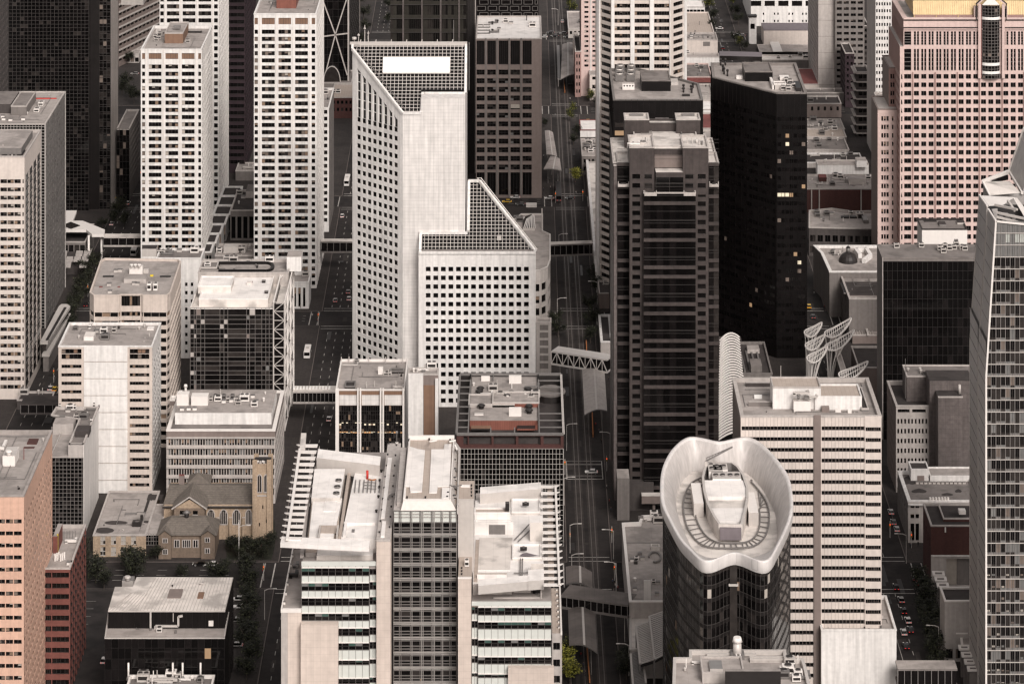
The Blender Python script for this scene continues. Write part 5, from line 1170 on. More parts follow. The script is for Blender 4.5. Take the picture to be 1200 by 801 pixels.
for q in ((477,583.5),(498.5,583.5),(524,583),(525,578),(479,516.5),(503,515.5),(527.5,516.5)): b.unit(*q, zc3, .7, .7, .6, 'vent', MD_)
# narrow ledges each side of that roof
slabm('side_roof', [(465,588),(470.5,588),(476.5,524),(469.5,524)], 0, zc3-1.6, LC_); slabm('side_roof', [(528.5,590),(535,590),(536.5,524.5),(530.5,524.5)], 0, zc3-1.6, LC_, RT_)
slabm('screen_wall', [(535.5,592),(537,592),(539.5,524),(537.2,524)], zc3-3, zc3-.6, ML_)
for k in range(6): b.unit(532.5, 585-10.5*k, zc3-1.6, 1.4, 1.4, .8, 'ac', [ML_,MG_][k % 2])
m = MB(); m.tube([P3(527,568,zc3+.4), P3(532,570,zc3+.9), P3(541,568,zc3+.9)], .12, MG_); m.build('pipe', b.root)
m = MB()
for q in ((504,509),(527,531)): m.tube([P3(q[0],517,zc3), P3(q[0],517,zc3+3.6), P3(q[1]+3,515.5,zc3+3.8)], .17, MW_)
m.tube([P3(534,526,zc3-1), P3(535.5,526,zc3+2.5), P3(533,521,zc3+3.2)], .17, MW_); m.build('davit', b.root)
# grey upper block and beige pier right of the shaft
Dg2 = 873; zg2 = ZZ(584, Dg2); m = MB(); m.box(PX(536.8,Dg2), PX(555,Dg2), Dg2, DG(563, zg2), 0, zg2-.3, ML_); m.build('upper_block', b.root); m = MB(); m.box(PX(536.6,Dg2), PX(555.2,Dg2), Dg2-.1, DG(563, zg2), zg2-.3, zg2, ML_, RT_); m.build('block_roof', b.root)
slabm('roof_panel', [(540,569.5),(550.5,569.5),(551,567.5),(540.5,567.5)], zg2, zg2+.25, RW_)
for k in range(4): b.unit(552.5, 581.5-4*k, zg2, .6, .6, .6, 'vent', MD_)
zp2 = ZZ(676.5, DC); m = MB(); m.box(xa(536.8), xa(552.3), DC-.8, Dg2-.1, 0, zp2, 'beige_stone', RT_); m.build('pier', b.root); m = MB(); m.box(xa(536.6), xa(552.5), DC-.9, DC-.2, zp2, zp2+.4, MW_); m.build('pier_cap', b.root); b.unit(547, 664, zp2, 1.2, 2.4, 1.6, 'ac', MW_)
for k in range(3): b.unit(541, 673-3.5*k, zp2, .6, .6, .5, 'vent', MD_)
# right wing
zw_ = ZZ(705, DC); rg = [(710.6,720),(727.6,736.2),(748.6,757.2),(768.6,777.2),(788.8,793.2),(810,819),(830,839),(850,859)]
band_face(((xa(560.2),DC),(xa(646),DC)), zw_, b.rows(rg, DC), 1.82); band_face(((xa(552.8),DC+.9),(xa(559.8),DC+.9)), zw_-.5, b.rows(rg, DC), .85)
m = MB(); m.box(xa(552.8), xa(646), DC+1.2, 942, 0, zw_-1.5, LC_); m.box(xa(595.5), xa(649), DC-2.2, DC-.15, 0, ZZ(778.5, DC), 'beige_stone'); m.build('wall', b.root)
m = MB(); m.box(xa(553), xa(646), DC+.4, 942, zw_-1.5, zw_-.6, RT_, RG_); m.build('roof', b.root); m = MB(); m.box(xa(552.8), xa(646.2), DC-.12, DC+.35, ZZ(709, DC), zw_+.1, 'glass_frost'); m.build('parapet', b.root)
zr2 = zw_-.6; zk2 = zw_+5.5
for nm_, x0, x1, yt_, yb_, yk, zz_, mt, tp in ((P_,566,600,692,696,686.5,zr2,RS_,RW_),(P_,602,622,690,694,686,zr2,RS_,RW_),('duct',578,634,699.5,701,698.6,zr2,LC_,None),('duct',633.5,635,690,701,689,zr2,LC_,None)):
    b.rb(nm_, x0, x1, yt_, yb_, yk, zz_, mt, tp)
slabm('roof_slab', [(554,684),(637,678),(636,572),(557,586)], zr2, zk2-3.0, LC_, RW_)
zf2 = zk2-3.0
slabm('stained_roof', [(560,667.5),(597.5,667.5),(600.5,629.5),(562,629.5)], zf2, zf2+.25, RW_, RS_); slabm('gutter', [(555,681),(559.5,681),(561.5,632),(557.5,632)], zf2, zf2+.15, RT_)
b.rb(RB_, 559, 594, 672.5, 678, 671, zf2, RW_, RT_); b.rb(P_, 556, 601.5, 611.5, 626, 608.6, zf2, RW_, RW_, par=RW_)
m = MB(); q = DG(626, zf2); m.box(PX(573,q), PX(592,q), q-.1, q+.2, ZZ(626-.5,q), ZZ(614.5,q), MG_); m.build('louvre', b.root)
b.rb(P_, 556, 598, 600, 608, 594, zf2, RW_, RT_, par=RW_); b.rb(P_, 599.5, 633, 599, 603, 583.5, zf2, RS_, RW_, par=RW_); b.rb(P_, 600.5, 634.5, 652.5, 656.5, 636.5, zf2, RS_, RW_, par=RW_)
b.rb(RB_, 621, 636, 612, 634, 604, zf2-.0, RS_, RW_); b.rb(RB_, 622, 637, 660, 676, 657.5, zf2, RS_, RW_)
screen('screen_wall', 560.5, 686, 622, 680.5, zk2-.6, 2.4, 4.4, ML_); screen('screen_wall', 619, 680.5, 637.5, 679, zk2-.4, 2.6, 8, ML_); screen('screen_wall', 562.5, 578.5, 634, 572.5, zk2, 3.6, 5.6, ML_)
for k in range(7): b.rb('grille', 564+4.6*k, 567.6+4.6*k, 588.2-.6*k, 589.6-.6*k, 586.8-.6*k, zf2, RW_)
for (x0, y0, x1, y1) in ((603,632,620,614),(607,634,622,620),(609.5,674,610,653),(612,674,612.5,653),(602,671,620,670.5)):
    m = MB(); m.beam(P3(x0,y0,zf2+.6), P3(x1,y1,zf2+.6), .25, .25, MG_); m.build('pipe', b.root)
m = MB();
slabm('roof_stain', [(609,650.5),(632,650.8),(617,647),(612,648)], zf2+1.15, zf2+1.2, 'purple_metal')
for q in ((616,592.5),(613.5,645)): b.unit(*q, zf2+1.3, 2, 1.2, .7, 'ac', MD_)
b.unit(594.5, 598, zf2+2, 1.2, 2, 2, 'ac', MD_); b.unit(630, 695, zr2, 2.6, 2.4, 1.2, 'duct', MD_)
# fins, right
zf = zk2-.8
for i in range(16):
    t_ = i/15.; y = 568.5+7.65*i; xt = 655.5+5.2*t_; xb_ = 633.5+3.5*t_; m = MB()
    P = rpoly([(xb_,y+2.2),(xt-5,y+2.1),(xt,y-.8),(xt-5,y-.2),(xb_,y-.4)], zf); m.prism(P, zf-.3, zf, MW_); m.build('fin', b.root)
m = MB(); m.beam(P3(651,569,zf+.4), P3(655.5,684,zf+.4), .6, .5, MW_); m.beam(P3(644.5,569,zf-1.5), P3(646,684,zf-1.5), 1.6, .4, RT_); m.build('fin_rail', b.root)
# right low strip
m = MB(); zs3 = ZZ(741, DC); m.box(xa(646.6), xa(658.6), DC+.6, DC+32, 0, zs3-.5, LC_); m.build('side_wall', b.root)
ff = ((xa(647),DC-.3),(xa(656.8),DC-.3)); b.facade(ff, 0, zs3, [(.3, 2.2)], b.rows([(752,760.5),(771.5,780),(790.5,799),(811,820),(832,841)], DC), LC_, GK, 2)
m = MB(); m.box(xa(647.4), xa(656.6), DC+.4, DC+32, zs3-.5, zs3-.3, RT_); m.build('roof', b.root); m = MB(); m.box(xa(656.8), xa(658.8), DC-.4, DC+32.4, zs3-.5, zs3+.5, MW_); m.build('parapet', b.root)
for i in range(8): b.unit(655.2-.4*i, 736-6.3*i, zs3-.3, .5, .5, .7, 'hatch', MW_)
b.done()
# ================================================================== right of the tram street
# tall octagonal beige tower
Df = 1310.0; zt = 190
p = [(PX(716.3,Df),Df),(PX(785.5,Df),Df),(PX(803.5,Df+9),Df+9),(PX(803.5,Df+9),Df+40),(PX(700.3,Df+8),Df+44),(PX(700.3,Df+8),Df+8)]
b = Bld('octagonal_tower', 'tall beige banded tower with white piers and angled corners, running off the top edge', p, zt); b.D = Df
f, s = b.AB(0), b.AB(1); rw = b.rows([(4.6+8.85*i, 9.4+8.85*i) for i in range(-8, 40)])
b.facade(f, 0, zt, b.cols(f, [(720.2,738.5),(743.7,761),(766.6,784.3)]), rw, CW_, GB, 6, 1, rec=.5, frame=MD_2)
b.facade(s, 0, zt, b.cols(s, [(789.2,800.6)]), rw, CW_, GB, 4, 1, rec=.5)
q = b.AB(5); b.facade(q, 0, zt, b.cols(q, [(704,715.6)]), rw, CW_, GD, 4, 1, rec=.5)
for i in (2,3,4): b.plain(b.AB(i), 0, zt, CW_)
m = MB()
for AB, a, c in ((f,716.4,719.8),(f,738.8,743.4),(f,761.4,766.2),(f,784.6,788),(q,700.5,703.6),(s,800.9,803.3)):
    u0, u1 = b.u(AB, a), min(b.u(AB, c), flen(AB)); b.ribs(AB, 0, zt, [(u0+u1)/2], (u1-u0), .7, WW_, m)
m.build('pier', b.root); b.roof(); b.done()
# pinkish slim tower left of it
p, z = rect(681, 700, -50, 113, depth=40); b = Bld('slim_tower', 'slim pinkish tower with small windows on the left of the octagonal beige tower', p, z)
f, l = b.AB(0), b.AB(3); b.facade(f, 0, z, b.cols(f, [(684.8,689.6),(694.2,698.8)]), b.rows(prow(-44, 2.6, 5.7, 78)), PG_, GP, 2, rec=.3)
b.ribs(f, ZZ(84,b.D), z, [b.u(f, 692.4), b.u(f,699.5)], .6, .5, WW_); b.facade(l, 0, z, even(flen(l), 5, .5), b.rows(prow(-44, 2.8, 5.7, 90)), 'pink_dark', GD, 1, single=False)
b.plain(b.AB(1), 0, z, CW_); b.plain(b.AB(2), 0, z, CW_); b.roof(); b.done()
p, z = rect(691, 704, 87, 118, 82); b = Bld('annex_building', 'small pale annex with two windows at the foot of the slim pinkish tower', p, z); f = b.AB(0)
b.facade(f, 0, z, b.cols(f, [(694,698.8)]), b.rows([(90,93.5),(99.5,104)]), CW_, GD, 2)
for i in (1,2,3): b.plain(b.AB(i), 0, z, CW_)
b.roof(ph=.4); b.done()
# dark tower with cooling towers on its roof
zt = ZZ(117, 1240); p = rpoly([(718.7,116.5),(823.7,116.5),(819,97.7),(785,88.5),(749,80),(714,80)], zt); b = Bld('office_tower', 'dark brown tower with cooling towers and a black box on its pale roof', p, zt)
for i in range(6):
    AB = b.AB(i)
    if i in (0, 1, 5):
        b.plain(AB, 0, zt, BP_); b.ribs(AB, zt-16, zt, lines(.3, flen(AB)-.3, 2.4), .14, .12, 'black_rib'); b.bands(AB, [zt-16-3.4*k for k in range(24)], .3, .15, 'black_rib')
    else: b.plain(AB, 0, zt, BP_)
f = b.AB(0); m = MB(); m.box(PX(720.5,b.D), PX(731,b.D), b.D-.3, b.D-.03, ZZ(158.5,b.D), ZZ(153.2,b.D), 'lit_dim'); m.box(PX(720.5,b.D), PX(731,b.D), b.D-.3, b.D-.03, ZZ(149,b.D), ZZ(144,b.D), GM_); m.build('lit_window', b.root)
b.roof(ph=.9, pw=.8, deck=RG_, cop=MG_2); zr = zt-.9
b.rb(P_, 752, 786, 94, 107, 82.5, zr, BP_, RG_2, par=RG_2); b.rb(AC_, 729.5, 743.5, 98.5, 105.5, 97, zr, MW_, ML_)
for k, q in enumerate(((726,96),(726,91),(727,86),(739,96),(739.5,91),(740,86))):
    x, y = G(*q, zr); m = MB(); m.box(x-1.7, x+1.7, y, y+4.2, zr+.3, zr+2.6, MG_); m.cyl(x, y+2.1, zr+2.6, zr+3.3, 1.35, ML_, 14, top=MD_); m.build('cooling_tower', b.root)
m = MB()
for k in range(5): m.beam((*G(716.5+.4*k, 104-5*k, zr), zr+.8),(*G(718.5+.4*k, 96-5*k+8, zr), zr+.8), .2, .2, MG_)
m.build('roof_rail', b.root); b.rb(AC_, 786.5, 795, 96.5, 100, 92, zr, ML_);
for q in ((801,105),(801,108.5),(810,106),(810.5,109),(812,103)): b.unit(*q, zr, 1.3, 1.3, 2.2, 'vent', MD_)
b.rb('duct', 799.5, 808.5, 111, 113, 110, zr, MD_)
for i in range(4): b.unit(731.6+3.3*i, 101.6, zr+2.3, .8, .8, .6, 'vent', MD_)
b.done()
# mauve granite and black glass stepped tower
Dm = 1072.0;
b = Bld('stepped_tower', 'dark mauve granite and black glass tower with stepped shoulders, right of the tram street', [(PX(719,Dm),Dm),(PX(842,Dm),Dm),(PX(842,Dm),Dm+40),(PX(719,Dm),Dm+40)], 150)
def vol(px0, px1, yt, D, depth, wm='mauve_granite', deck=RS_, face=None, cop=LC_, top=True, left=True):
    z = ZZ(yt, D); x0, x1 = PX(px0, D), PX(px1, D); pl = [(x0,D),(x1,D),(x1,D+depth),(x0,D+depth)]
    for i in ((1, 2, 3) if left else (1, 2)): b.plain((pl[i], pl[(i+1) % 4]), 0, z, wm)
    if face is None: b.plain((pl[0], pl[1]), 0, z, wm)
    if top: b.roof(poly=pl, z=z, ph=.7, pw=.4, deck=deck, cop=cop)
    return (pl[0], pl[1]), z, pl
def wins(AB, z, px, rows, D, wm='mauve_granite', gs=GK, nm=1, zlo=0, single=True, rec=.5):
    b.facade(AB, zlo, z, b.cols(AB, px), [(ZZ(c, D), ZZ(a, D)) for a, c in rows], wm, gs, nm, 1, rec=rec, frame='mull_dark', single=single)
pairs = []; y = 236-43*1
while y < 620: pairs += [(y, y+3.8), (y-11, y-7.2)]; y += 43
def glassbands(AB, z, D, px, ytop, off=0):
    """black glass bay with granite bands in pairs and thin pale lines between"""
    L = flen(AB); L0, L1 = 0, L; zs = [ZZ(k, D) for k in range(int(ytop)+4, 620, 7)]
    b.curtain(AB, 0, z, lines(0, L, 2.2), [], GK, None);
    for a, c in pairs:
        a += off; c += off
        if a > ytop+2: m = MB(); b.bands(AB, [(ZZ(a, D)+ZZ(c, D))/2], ZZ(a, D)-ZZ(c, D), .5, 'mauve_granite', m); m.build('granite_band', b.root)
        b.bands(AB, [ZZ(a-6.6, D), ZZ(a-10.6, D), ZZ(a+22.5, D)], .11, .06, MD_2)
# outer shoulders
AB, z, pl = vol(723.5, 737.6, 190.5, Dm+5, 15, face=1); glassbands(AB, z, Dm+5, None, 192, -8); b.bands(AB, [z-.5], 1.1, .6, 'mauve_granite')
AB, z, pl = vol(830.5, 842.3, 190.5, Dm+5, 15, face=1); glassbands(AB, z, Dm+5, None, 192, -8); b.bands(AB, [z-.5], 1.1, .6, 'mauve_granite')
AB, z, pl = vol(719.3, 723.3, 193, Dm+5.5, 14, 'grey_brick')
# little balconies on the shoulders
for a, c, y in ((724,737,211),(831,842,211),(755,769.5,221.5),(801,815,221.5)):
    D_ = Dm+4 if y < 220 else Dm-1.5; m = MB(); x0, x1, zz_ = PX(a,D_), PX(c,D_), ZZ(y+4,D_); m.box(x0, x1, D_-1.2, D_-.1, zz_-.9, zz_, LC_, RS_); m.box(x0, x0+.25, D_-1.2, D_-.1, zz_, zz_+.8, LC_); m.box(x1-.25, x1, D_-1.2, D_-.1, zz_, zz_+.8, LC_); m.box(x0+1, x1-1, D_-.9, D_-.3, zz_, zz_+.5, MD_); m.build('balcony', b.root)
# front brick piers
sq = [(204+10.72*i, 209.9+10.72*i) for i in range(0, 38)]
AB, z, pl = vol(737.8, 766.8, 172.2, Dm, 17, face=1); wins(AB, z, [(741,750.2),(755.3,764)], sq[:2], Dm, zlo=ZZ(228,Dm)); b.facade(((AB[0]),(PX(755.5,Dm),Dm)), 0, ZZ(228,Dm), b.cols(AB, [(741,750.2)]), [(ZZ(c,Dm),ZZ(a,Dm)) for a, c in sq[2:]], 'mauve_granite', GK, rec=.5)
AB, z, pl = vol(800.2, 830.3, 172.2, Dm, 17, face=1); wins(AB, z, [(803,812.5),(817.6,827)], sq[:2], Dm, zlo=ZZ(228,Dm)); b.facade(((PX(814.5,Dm),Dm),(AB[1])), 0, ZZ(228,Dm), [(PX(817.6,Dm)-PX(814.5,Dm), PX(827,Dm)-PX(814.5,Dm))], [(ZZ(c,Dm),ZZ(a,Dm)) for a, c in sq[2:]], 'mauve_granite', GK, rec=.5)
# recess between, with balcony ledge and glass
m = MB(); D_ = Dm+5; m.box(PX(767,D_), PX(800,D_), D_, D_+10, 0, ZZ(171.5,D_), 'mauve_granite', RS_); m.box(PX(767,D_), PX(800,D_), D_-.4, D_-.05, ZZ(196,D_), ZZ(181.5,D_), BP_2); m.box(PX(767,D_), PX(800,D_), D_-.2, D_+.6, ZZ(174,D_), ZZ(170.5,D_), RS_); m.build('recessed_wall', b.root)
AB = ((PX(768.6,Dm-.6),Dm-.6),(PX(800.8,Dm-.6),Dm-.6)); z = ZZ(202,Dm-.6); m = MB(); m.box(AB[0][0], AB[1][0], Dm-.6, Dm+5, ZZ(206.8,Dm), z, 'mauve_granite', RS_); m.build('ledge', b.root)
b.curtain(AB, ZZ(226,Dm), ZZ(207,Dm), [flen(AB)/2], [ZZ(214,Dm),ZZ(218,Dm)], GK, MD_2, .14, .1)
# projecting glass bay
D_ = Dm-2.5; AB, z, pl = vol(754.3, 815.2, 225.3, D_, 8, face=1); glassbands(AB, z, D_, None, 229)
# upper setbacks
for a, c in ((732,760.5),(792.5,820.5)):
    D_ = DG(136.5, 150-18) ; vol(a, c, 139.5, Dm+28, 9)
AB, z, pl = vol(743.5, 817.5, 163, Dm+17.5, 17, top=True)
AB2, z2, _ = vol(760, 800, 144, Dm+31, 6, cop='mauve_granite')
zr = z-.7
b.rb('skylight', 778, 796, 146.5, 148.5, 144, zr+.2, 'stain_red', LC_); b.rb('roof_frame', 751, 765, 158, 158.6, 152, zr, ML_, RG_); b.rb('roof_frame', 745, 760, 143, 146, 141, zr, LC_); b.rb('roof_frame', 796, 812, 143, 146, 141, zr, LC_); b.unit(798, 159, zr, 1, 5, .7, 'duct', MG_); b.rb('roof_slot', 777, 786, 152.4, 152.8, 151.5, zr, MD_); b.rb('roof_frame', 768, 784, 139.2, 141.5, 137.8, zr, 'grey_brick')
for a, c in ((738,764),(802,829)): b.scatter(a+2, c-2, 166.5, 170.5, ZZ(172.2,Dm)-.7, 6, int(a))
for a, c in ((734,758),(795,818)): b.rb('roof_frame', a+4, c-4, 134.5, 136, 133, ZZ(139.5,Dm+28)-.6, MG_)
vol(718.5, 738.4, 190, Dm+6, 34); vol(829.5, 841.5, 190, Dm+6, 34)
# lower podium front
m = MB(); D_ = Dm-4; m.box(PX(724,D_), PX(766,D_), D_, Dm-.1, 0, ZZ(566,D_), 'dark_concrete'); m.build('podium', b.root); m = MB(); m.box(PX(724,D_)-.5, PX(736.5,D_), D_-9, D_-.1, 0, ZZ(560,D_-9), GC_, RG_); m.build('podium', b.root); m = MB(); D_ = Dm-8; m.box(PX(752,D_), PX(775,D_), D_, D_+3.5, ZZ(590,D_), ZZ(581,D_), BP_2, RS_); m.box(PX(765,D_), PX(768,D_), D_+1, D_+2, 0, ZZ(590,D_), BP_2); m.build('canopy', b.root)
b.done()
# black chamfered tower with lit windows
zt = ZZ(109, 1231); p = rpoly([(910,109),(945.5,109),(932.7,73.5),(833,73.5),(835,90)], zt); b = Bld('black_tower', 'black glass tower with scattered lit windows and a slanting left face', p, zt); b.D = p[0][1]
R3 = random.Random(12)
def litgf(prob):
    def g(u, zc): return R3.choices(['lit','lit_dim',GB_,GD_,BP_,'blind'], [prob, prob*1.2, 6, 4, 2, prob*1.5])[0]
    return g
for i, pr in ((0, .42), (4, .04), (1, .1), (3, .1)):
    AB = b.AB(i); L = flen(AB); zz_ = []
    for k in range(36): zz_ += [ZZ(136+9.9*k, b.D), ZZ(136+9.9*k+4.6, b.D)]
    g = litgf(pr); b.curtain(AB, 0, zt, lines(0, L, 1.62), [], bm=None, gfun=lambda u, zc: BP_)
    n = 0
    for k in range(36):
        za, zb = ZZ(141.5+9.9*k, b.D), ZZ(137+9.9*k, b.D)
        if za < 1: break
        u = .4
        while u < L-1:
            w_ = 1.62; gname = g(u, za)
            if k < 3 and i == 0 and gname in ('lit',): gname = GD_
            if k > 18 and gname == 'lit': gname = GD_
            if gname not in (BP_,):
                mm = b.rest; (ax, ay), (bx, by) = AB; d = ((bx-ax)/L, (by-ay)/L); nn = (-d[1], d[0])
                if gname in ('lit',) and b.nw < 290:
                    run = R3.choice([1, 2, 2, 3, 4]); w_ = 1.62*run
                    if u+w_ > L-.5: w_ = 1.62
                    b.win((ax,ay), d, u, u+w_-.25, za, zb, -.06, [('lit', 1)], max(1, int(w_/1.5)), 1, 'mull_dark', .12, True, 'window')
                else: mm.face([(ax+d[0]*u-nn[0]*.05, ay+d[1]*u-nn[1]*.05, za), (ax+d[0]*(u+w_-.25)-nn[0]*.05, ay+d[1]*(u+w_-.25)-nn[1]*.05, za), (ax+d[0]*(u+w_-.25)-nn[0]*.07, ay+d[1]*(u+w_-.25)-nn[1]*.07, zb), (ax+d[0]*u-nn[0]*.07, ay+d[1]*u-nn[1]*.07, zb)], gname)
            u += w_
    b.ribs(AB, zt-9, zt, lines(.3, L-.3, 2.2), .14, .12, 'black_rib'); b.ribs(AB, 0, zt-9, lines(.3, L-.3, 3.24), .16, .14, BP_)
b.plain(b.AB(2), 0, zt, BP_); b.roof(ph=1, pw=1.0, deck=RG_, cop=RG_2); zr = zt-1
b.rb(P_, 873, 905.5, 83.5, 95.5, 72.8, zr, BP_, RG_2, par=RG_2); b.rb(AC_, 884, 896, 92, 94.5, 90.5, zr, MW_); b.rb(AC_, 863, 870, 89.5, 93, 88, zr, MW_); b.rb(AC_, 914, 925, 91, 94.5, 88, zr, MW_); b.rb('roof_frame', 907, 921, 98, 105, 95, zr, ML_, RG_2, par=MW_)
for q in ((844.5,77),(850,77),(847,84),(848.5,87),(852.5,89.5)): b.unit(*q, zr, 1.2, 1.2, 3, 'vent', MD_)
for q in ((922,97),(926,99),(925,104),(929,103),(918,106),(924,107)): b.unit(*q, zr, 2.2, 2.5, 1.7, 'ac', ML_)
b.rb('roof_well', 933, 939, 103, 107.5, 95, zr, MD_, BP_); b.rb('duct', 905, 908, 100, 105, 90, zr, MW_); b.done()
# pink granite tower with the gold roof
Dk = 1330.0; zk = ZZ(22.5, Dk); x0, x1 = PX(1058.8, Dk), PX(1262, Dk); p = [(x0,Dk),(x1,Dk),(x1,Dk+42),(x0,Dk+42)]
b = Bld('granite_tower', 'pink granite tower with a gold ribbed roof and a curved glass bay under a gable', p, zk)
g3 = [(1058.6,1067.6)]; g2 = []
for k in range(9):
    base = 1071+26.2*k
    if k == 3: base = 1149.9-.3
    for j in range(3): a = base+8.6*j; g2.append((a, a+5.9))
f = b.AB(0); rr = [(87+9.87*i, 92.6+9.87*i) for i in range(24)]
def nn_(c): return 3 if c[1]-c[0] > 2.6 else 2
def pf(z0, z1, cols, rows_, nm, gs=GK):
    b.facade(f, z0, z1, cols, rows_, PG_, gs, nm, 1, rec=.5, frame='mull_dark', bw=.16)
zA, zB = ZZ(84.5, Dk), ZZ(35.5, Dk)
b.facade(f, 0, zA, b.cols(f, [(1059.6,1067.8)]+g2), b.rows(rr, Dk), PG_, GK, 2, 1, rec=.5, frame=MD_2, bw=.2)
tallp = [q for a, c in g2 for q in ((a, a+2.4), (a+3.6, c))]; tallp = [q for q in tallp if not 1146.5 < q[0] < 1174.5]
b.facade(f, zA, zB, b.cols(f, [(1059.6,1067.8)]+tallp), [(ZZ(83,Dk),ZZ(57.5,Dk)),(ZZ(53,Dk),ZZ(37,Dk))], PG_, GK, 1, 5, rec=.5, frame=MG_2, bw=.22, single=False)
b.plain(f, zB, zk, PG_)
m = MB(); b.bands(f, [ZZ(32.5,Dk)], .45, .25, MD_, m); b.bands(f, [ZZ(23.5,Dk)], .55, .3, MD_, m); b.bands(f, [ZZ(21.5,Dk)], .8, .7, PG_, m); b.bands(f, [ZZ(34,Dk)], .35, .6, PG_, m); m.build('cornice', b.root)
m = MB(); b.ribs(f, 0, zA, [b.u(f, q) for q in (1069.6,1095.9,1122,1147.8,1174.4,1200)], .5, .4, 'pink_dark', m); m.build('pilaster', b.root)
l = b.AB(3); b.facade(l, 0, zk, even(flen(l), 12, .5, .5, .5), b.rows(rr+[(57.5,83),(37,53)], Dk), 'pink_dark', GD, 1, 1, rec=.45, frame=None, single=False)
b.plain(b.AB(1), 0, zk, PG_); b.plain(b.AB(2), 0, zk, PG_); b.roof(z=zk, ph=.4, pw=2, deck=RG_, cop=PG_)
# wider lower stage
m = MB(); zl_ = ZZ(55, Dk-.8); m.box(PX(1054.6,Dk), x0+.01, Dk-.3, Dk+40, 0, zl_, PG_, LC_); m.build('lower_stage', b.root)
b.facade(((PX(1054.6,Dk-.35),Dk-.35),(PX(1058.5,Dk-.35),Dk-.35)), 0, zl_, [(.5,1.1)], b.rows(rr, Dk), PG_, GK, 1, rec=.04, frame=None)
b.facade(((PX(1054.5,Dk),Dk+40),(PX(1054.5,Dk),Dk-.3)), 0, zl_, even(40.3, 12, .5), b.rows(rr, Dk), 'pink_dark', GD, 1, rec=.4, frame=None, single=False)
for (a, c, yt_, nm_) in ((1041.5, 1053.8, 79, 'side_stage'), (1028.5, 1048.5, 127.6, 'side_stage')):
    Ds_ = Dk+10+(6 if yt_ < 100 else 0); zz_ = ZZ(yt_, Ds_); q = [(PX(a,Ds_),Ds_),(PX(c+8,Ds_),Ds_),(PX(c+8,Ds_),Ds_+24),(PX(a,Ds_),Ds_+24)]
    cc = [(1043.5,1045.6),(1046.4,1048)] if yt_ < 100 else [(1032.8,1035),(1035.8,1038),(1038.8,1041.4),(1045.2,1047)]
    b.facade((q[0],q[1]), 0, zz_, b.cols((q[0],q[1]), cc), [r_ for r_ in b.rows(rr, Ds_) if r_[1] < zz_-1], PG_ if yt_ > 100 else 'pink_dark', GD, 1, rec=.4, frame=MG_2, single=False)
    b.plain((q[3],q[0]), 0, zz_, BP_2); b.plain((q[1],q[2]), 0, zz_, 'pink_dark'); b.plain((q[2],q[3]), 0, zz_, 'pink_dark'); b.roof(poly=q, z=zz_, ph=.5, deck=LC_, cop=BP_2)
# gold roof
gm = MB(); gx0, gx1 = PX(1070.5,Dk+2.2), PX(1262,Dk+2.2); zg0, zg1 = ZZ(17.5,Dk+2.2), ZZ(1,Dk+5)
gm.face([(gx0,Dk+2.5,zg0),(gx1,Dk+2.5,zg0),(gx1,Dk+4.5,zg1),(gx0+.2,Dk+4.5,zg1)], 'gold_roof'); gm.face([(gx0,Dk+38,zg0),(gx0,Dk+2.5,zg0),(gx0+.2,Dk+4.5,zg1),(gx0+.2,Dk+36,zg1)], 'gold_roof'); gm.face([(gx0+.2,Dk+4.5,zg1),(gx1,Dk+4.5,zg1),(gx1,Dk+20,zg1+7),(gx0+3,Dk+20,zg1+7)], 'gold_roof')
x = gx0
while x < gx1: gm.beam((x,Dk+2.4,zg0),(x+.1,Dk+4.4,zg1), .16, .22, 'gold_roof'); x += .95
gm.build('gold_roof', b.root); m = MB(); m.box(gx0, gx1, Dk+1.5, Dk+3, zk-.6, zg0, 'pink_dark'); x = gx0
while x < gx1: m.box(x, x+.5, Dk+1.2, Dk+1.6, zk-.4, zg0-.1, 'gold_roof'); x += 9.5
m.build('roof_base', b.root)
# cylindrical glass bay
cy = MB(); bx_, r_ = (PX(1150.8,Dk)+PX(1171.2,Dk))/2, (PX(1171.2,Dk)-PX(1150.8,Dk))/2; zb0, zb1 = ZZ(91.8,Dk-1), ZZ(6.5,Dk-1)
N = 8
def bay(z0_, z1_, rr_, mt, mb):
    for k in range(N):
        a1, a2 = pi+pi*k/N, pi+pi*(k+1)/N
        mb.face([(bx_+rr_*cos(a1),Dk+rr_*.55*sin(a1),z0_),(bx_+rr_*cos(a2),Dk+rr_*.55*sin(a2),z0_),(bx_+rr_*cos(a2),Dk+rr_*.55*sin(a2),z1_),(bx_+rr_*cos(a1),Dk+rr_*.55*sin(a1),z1_)], mt if isinstance(mt, str) else pick(mt))
zz_ = lines(zb0, zb1, 1.35)
for a, c in zip(zz_, zz_[1:]): bay(a, c, r_, GD, cy)
cy.build('bay_window', b.root); cy = MB()
for k in range(N+1): a1 = pi+pi*k/N; cy.beam((bx_+(r_+.05)*cos(a1),Dk+(r_+.05)*.55*sin(a1),zb0),(bx_+(r_+.05)*cos(a1),Dk+(r_+.05)*.55*sin(a1),zb1), .16, .16, MG_2)
for zq_ in zz_:
    for k in range(N): a1, a2 = pi+pi*k/N, pi+pi*(k+1)/N; cy.beam((bx_+(r_+.05)*cos(a1),Dk+(r_+.05)*.55*sin(a1),zq_),(bx_+(r_+.05)*cos(a2),Dk+(r_+.05)*.55*sin(a2),zq_), .16, .16, MG_2)
cy.build('bay_mullion', b.root, 'stuff')
for y in (19.8, 73.4, 83.2): cy = MB(); bay(ZZ(y+3.2,Dk-1), ZZ(y,Dk-1), r_+.25, 'sign_white', cy); cy.build('bay_band', b.root)
m = MB(); zg_ = ZZ(5, Dk-.6); xa_, xb_ = PX(1147.5,Dk), PX(1175.3,Dk)
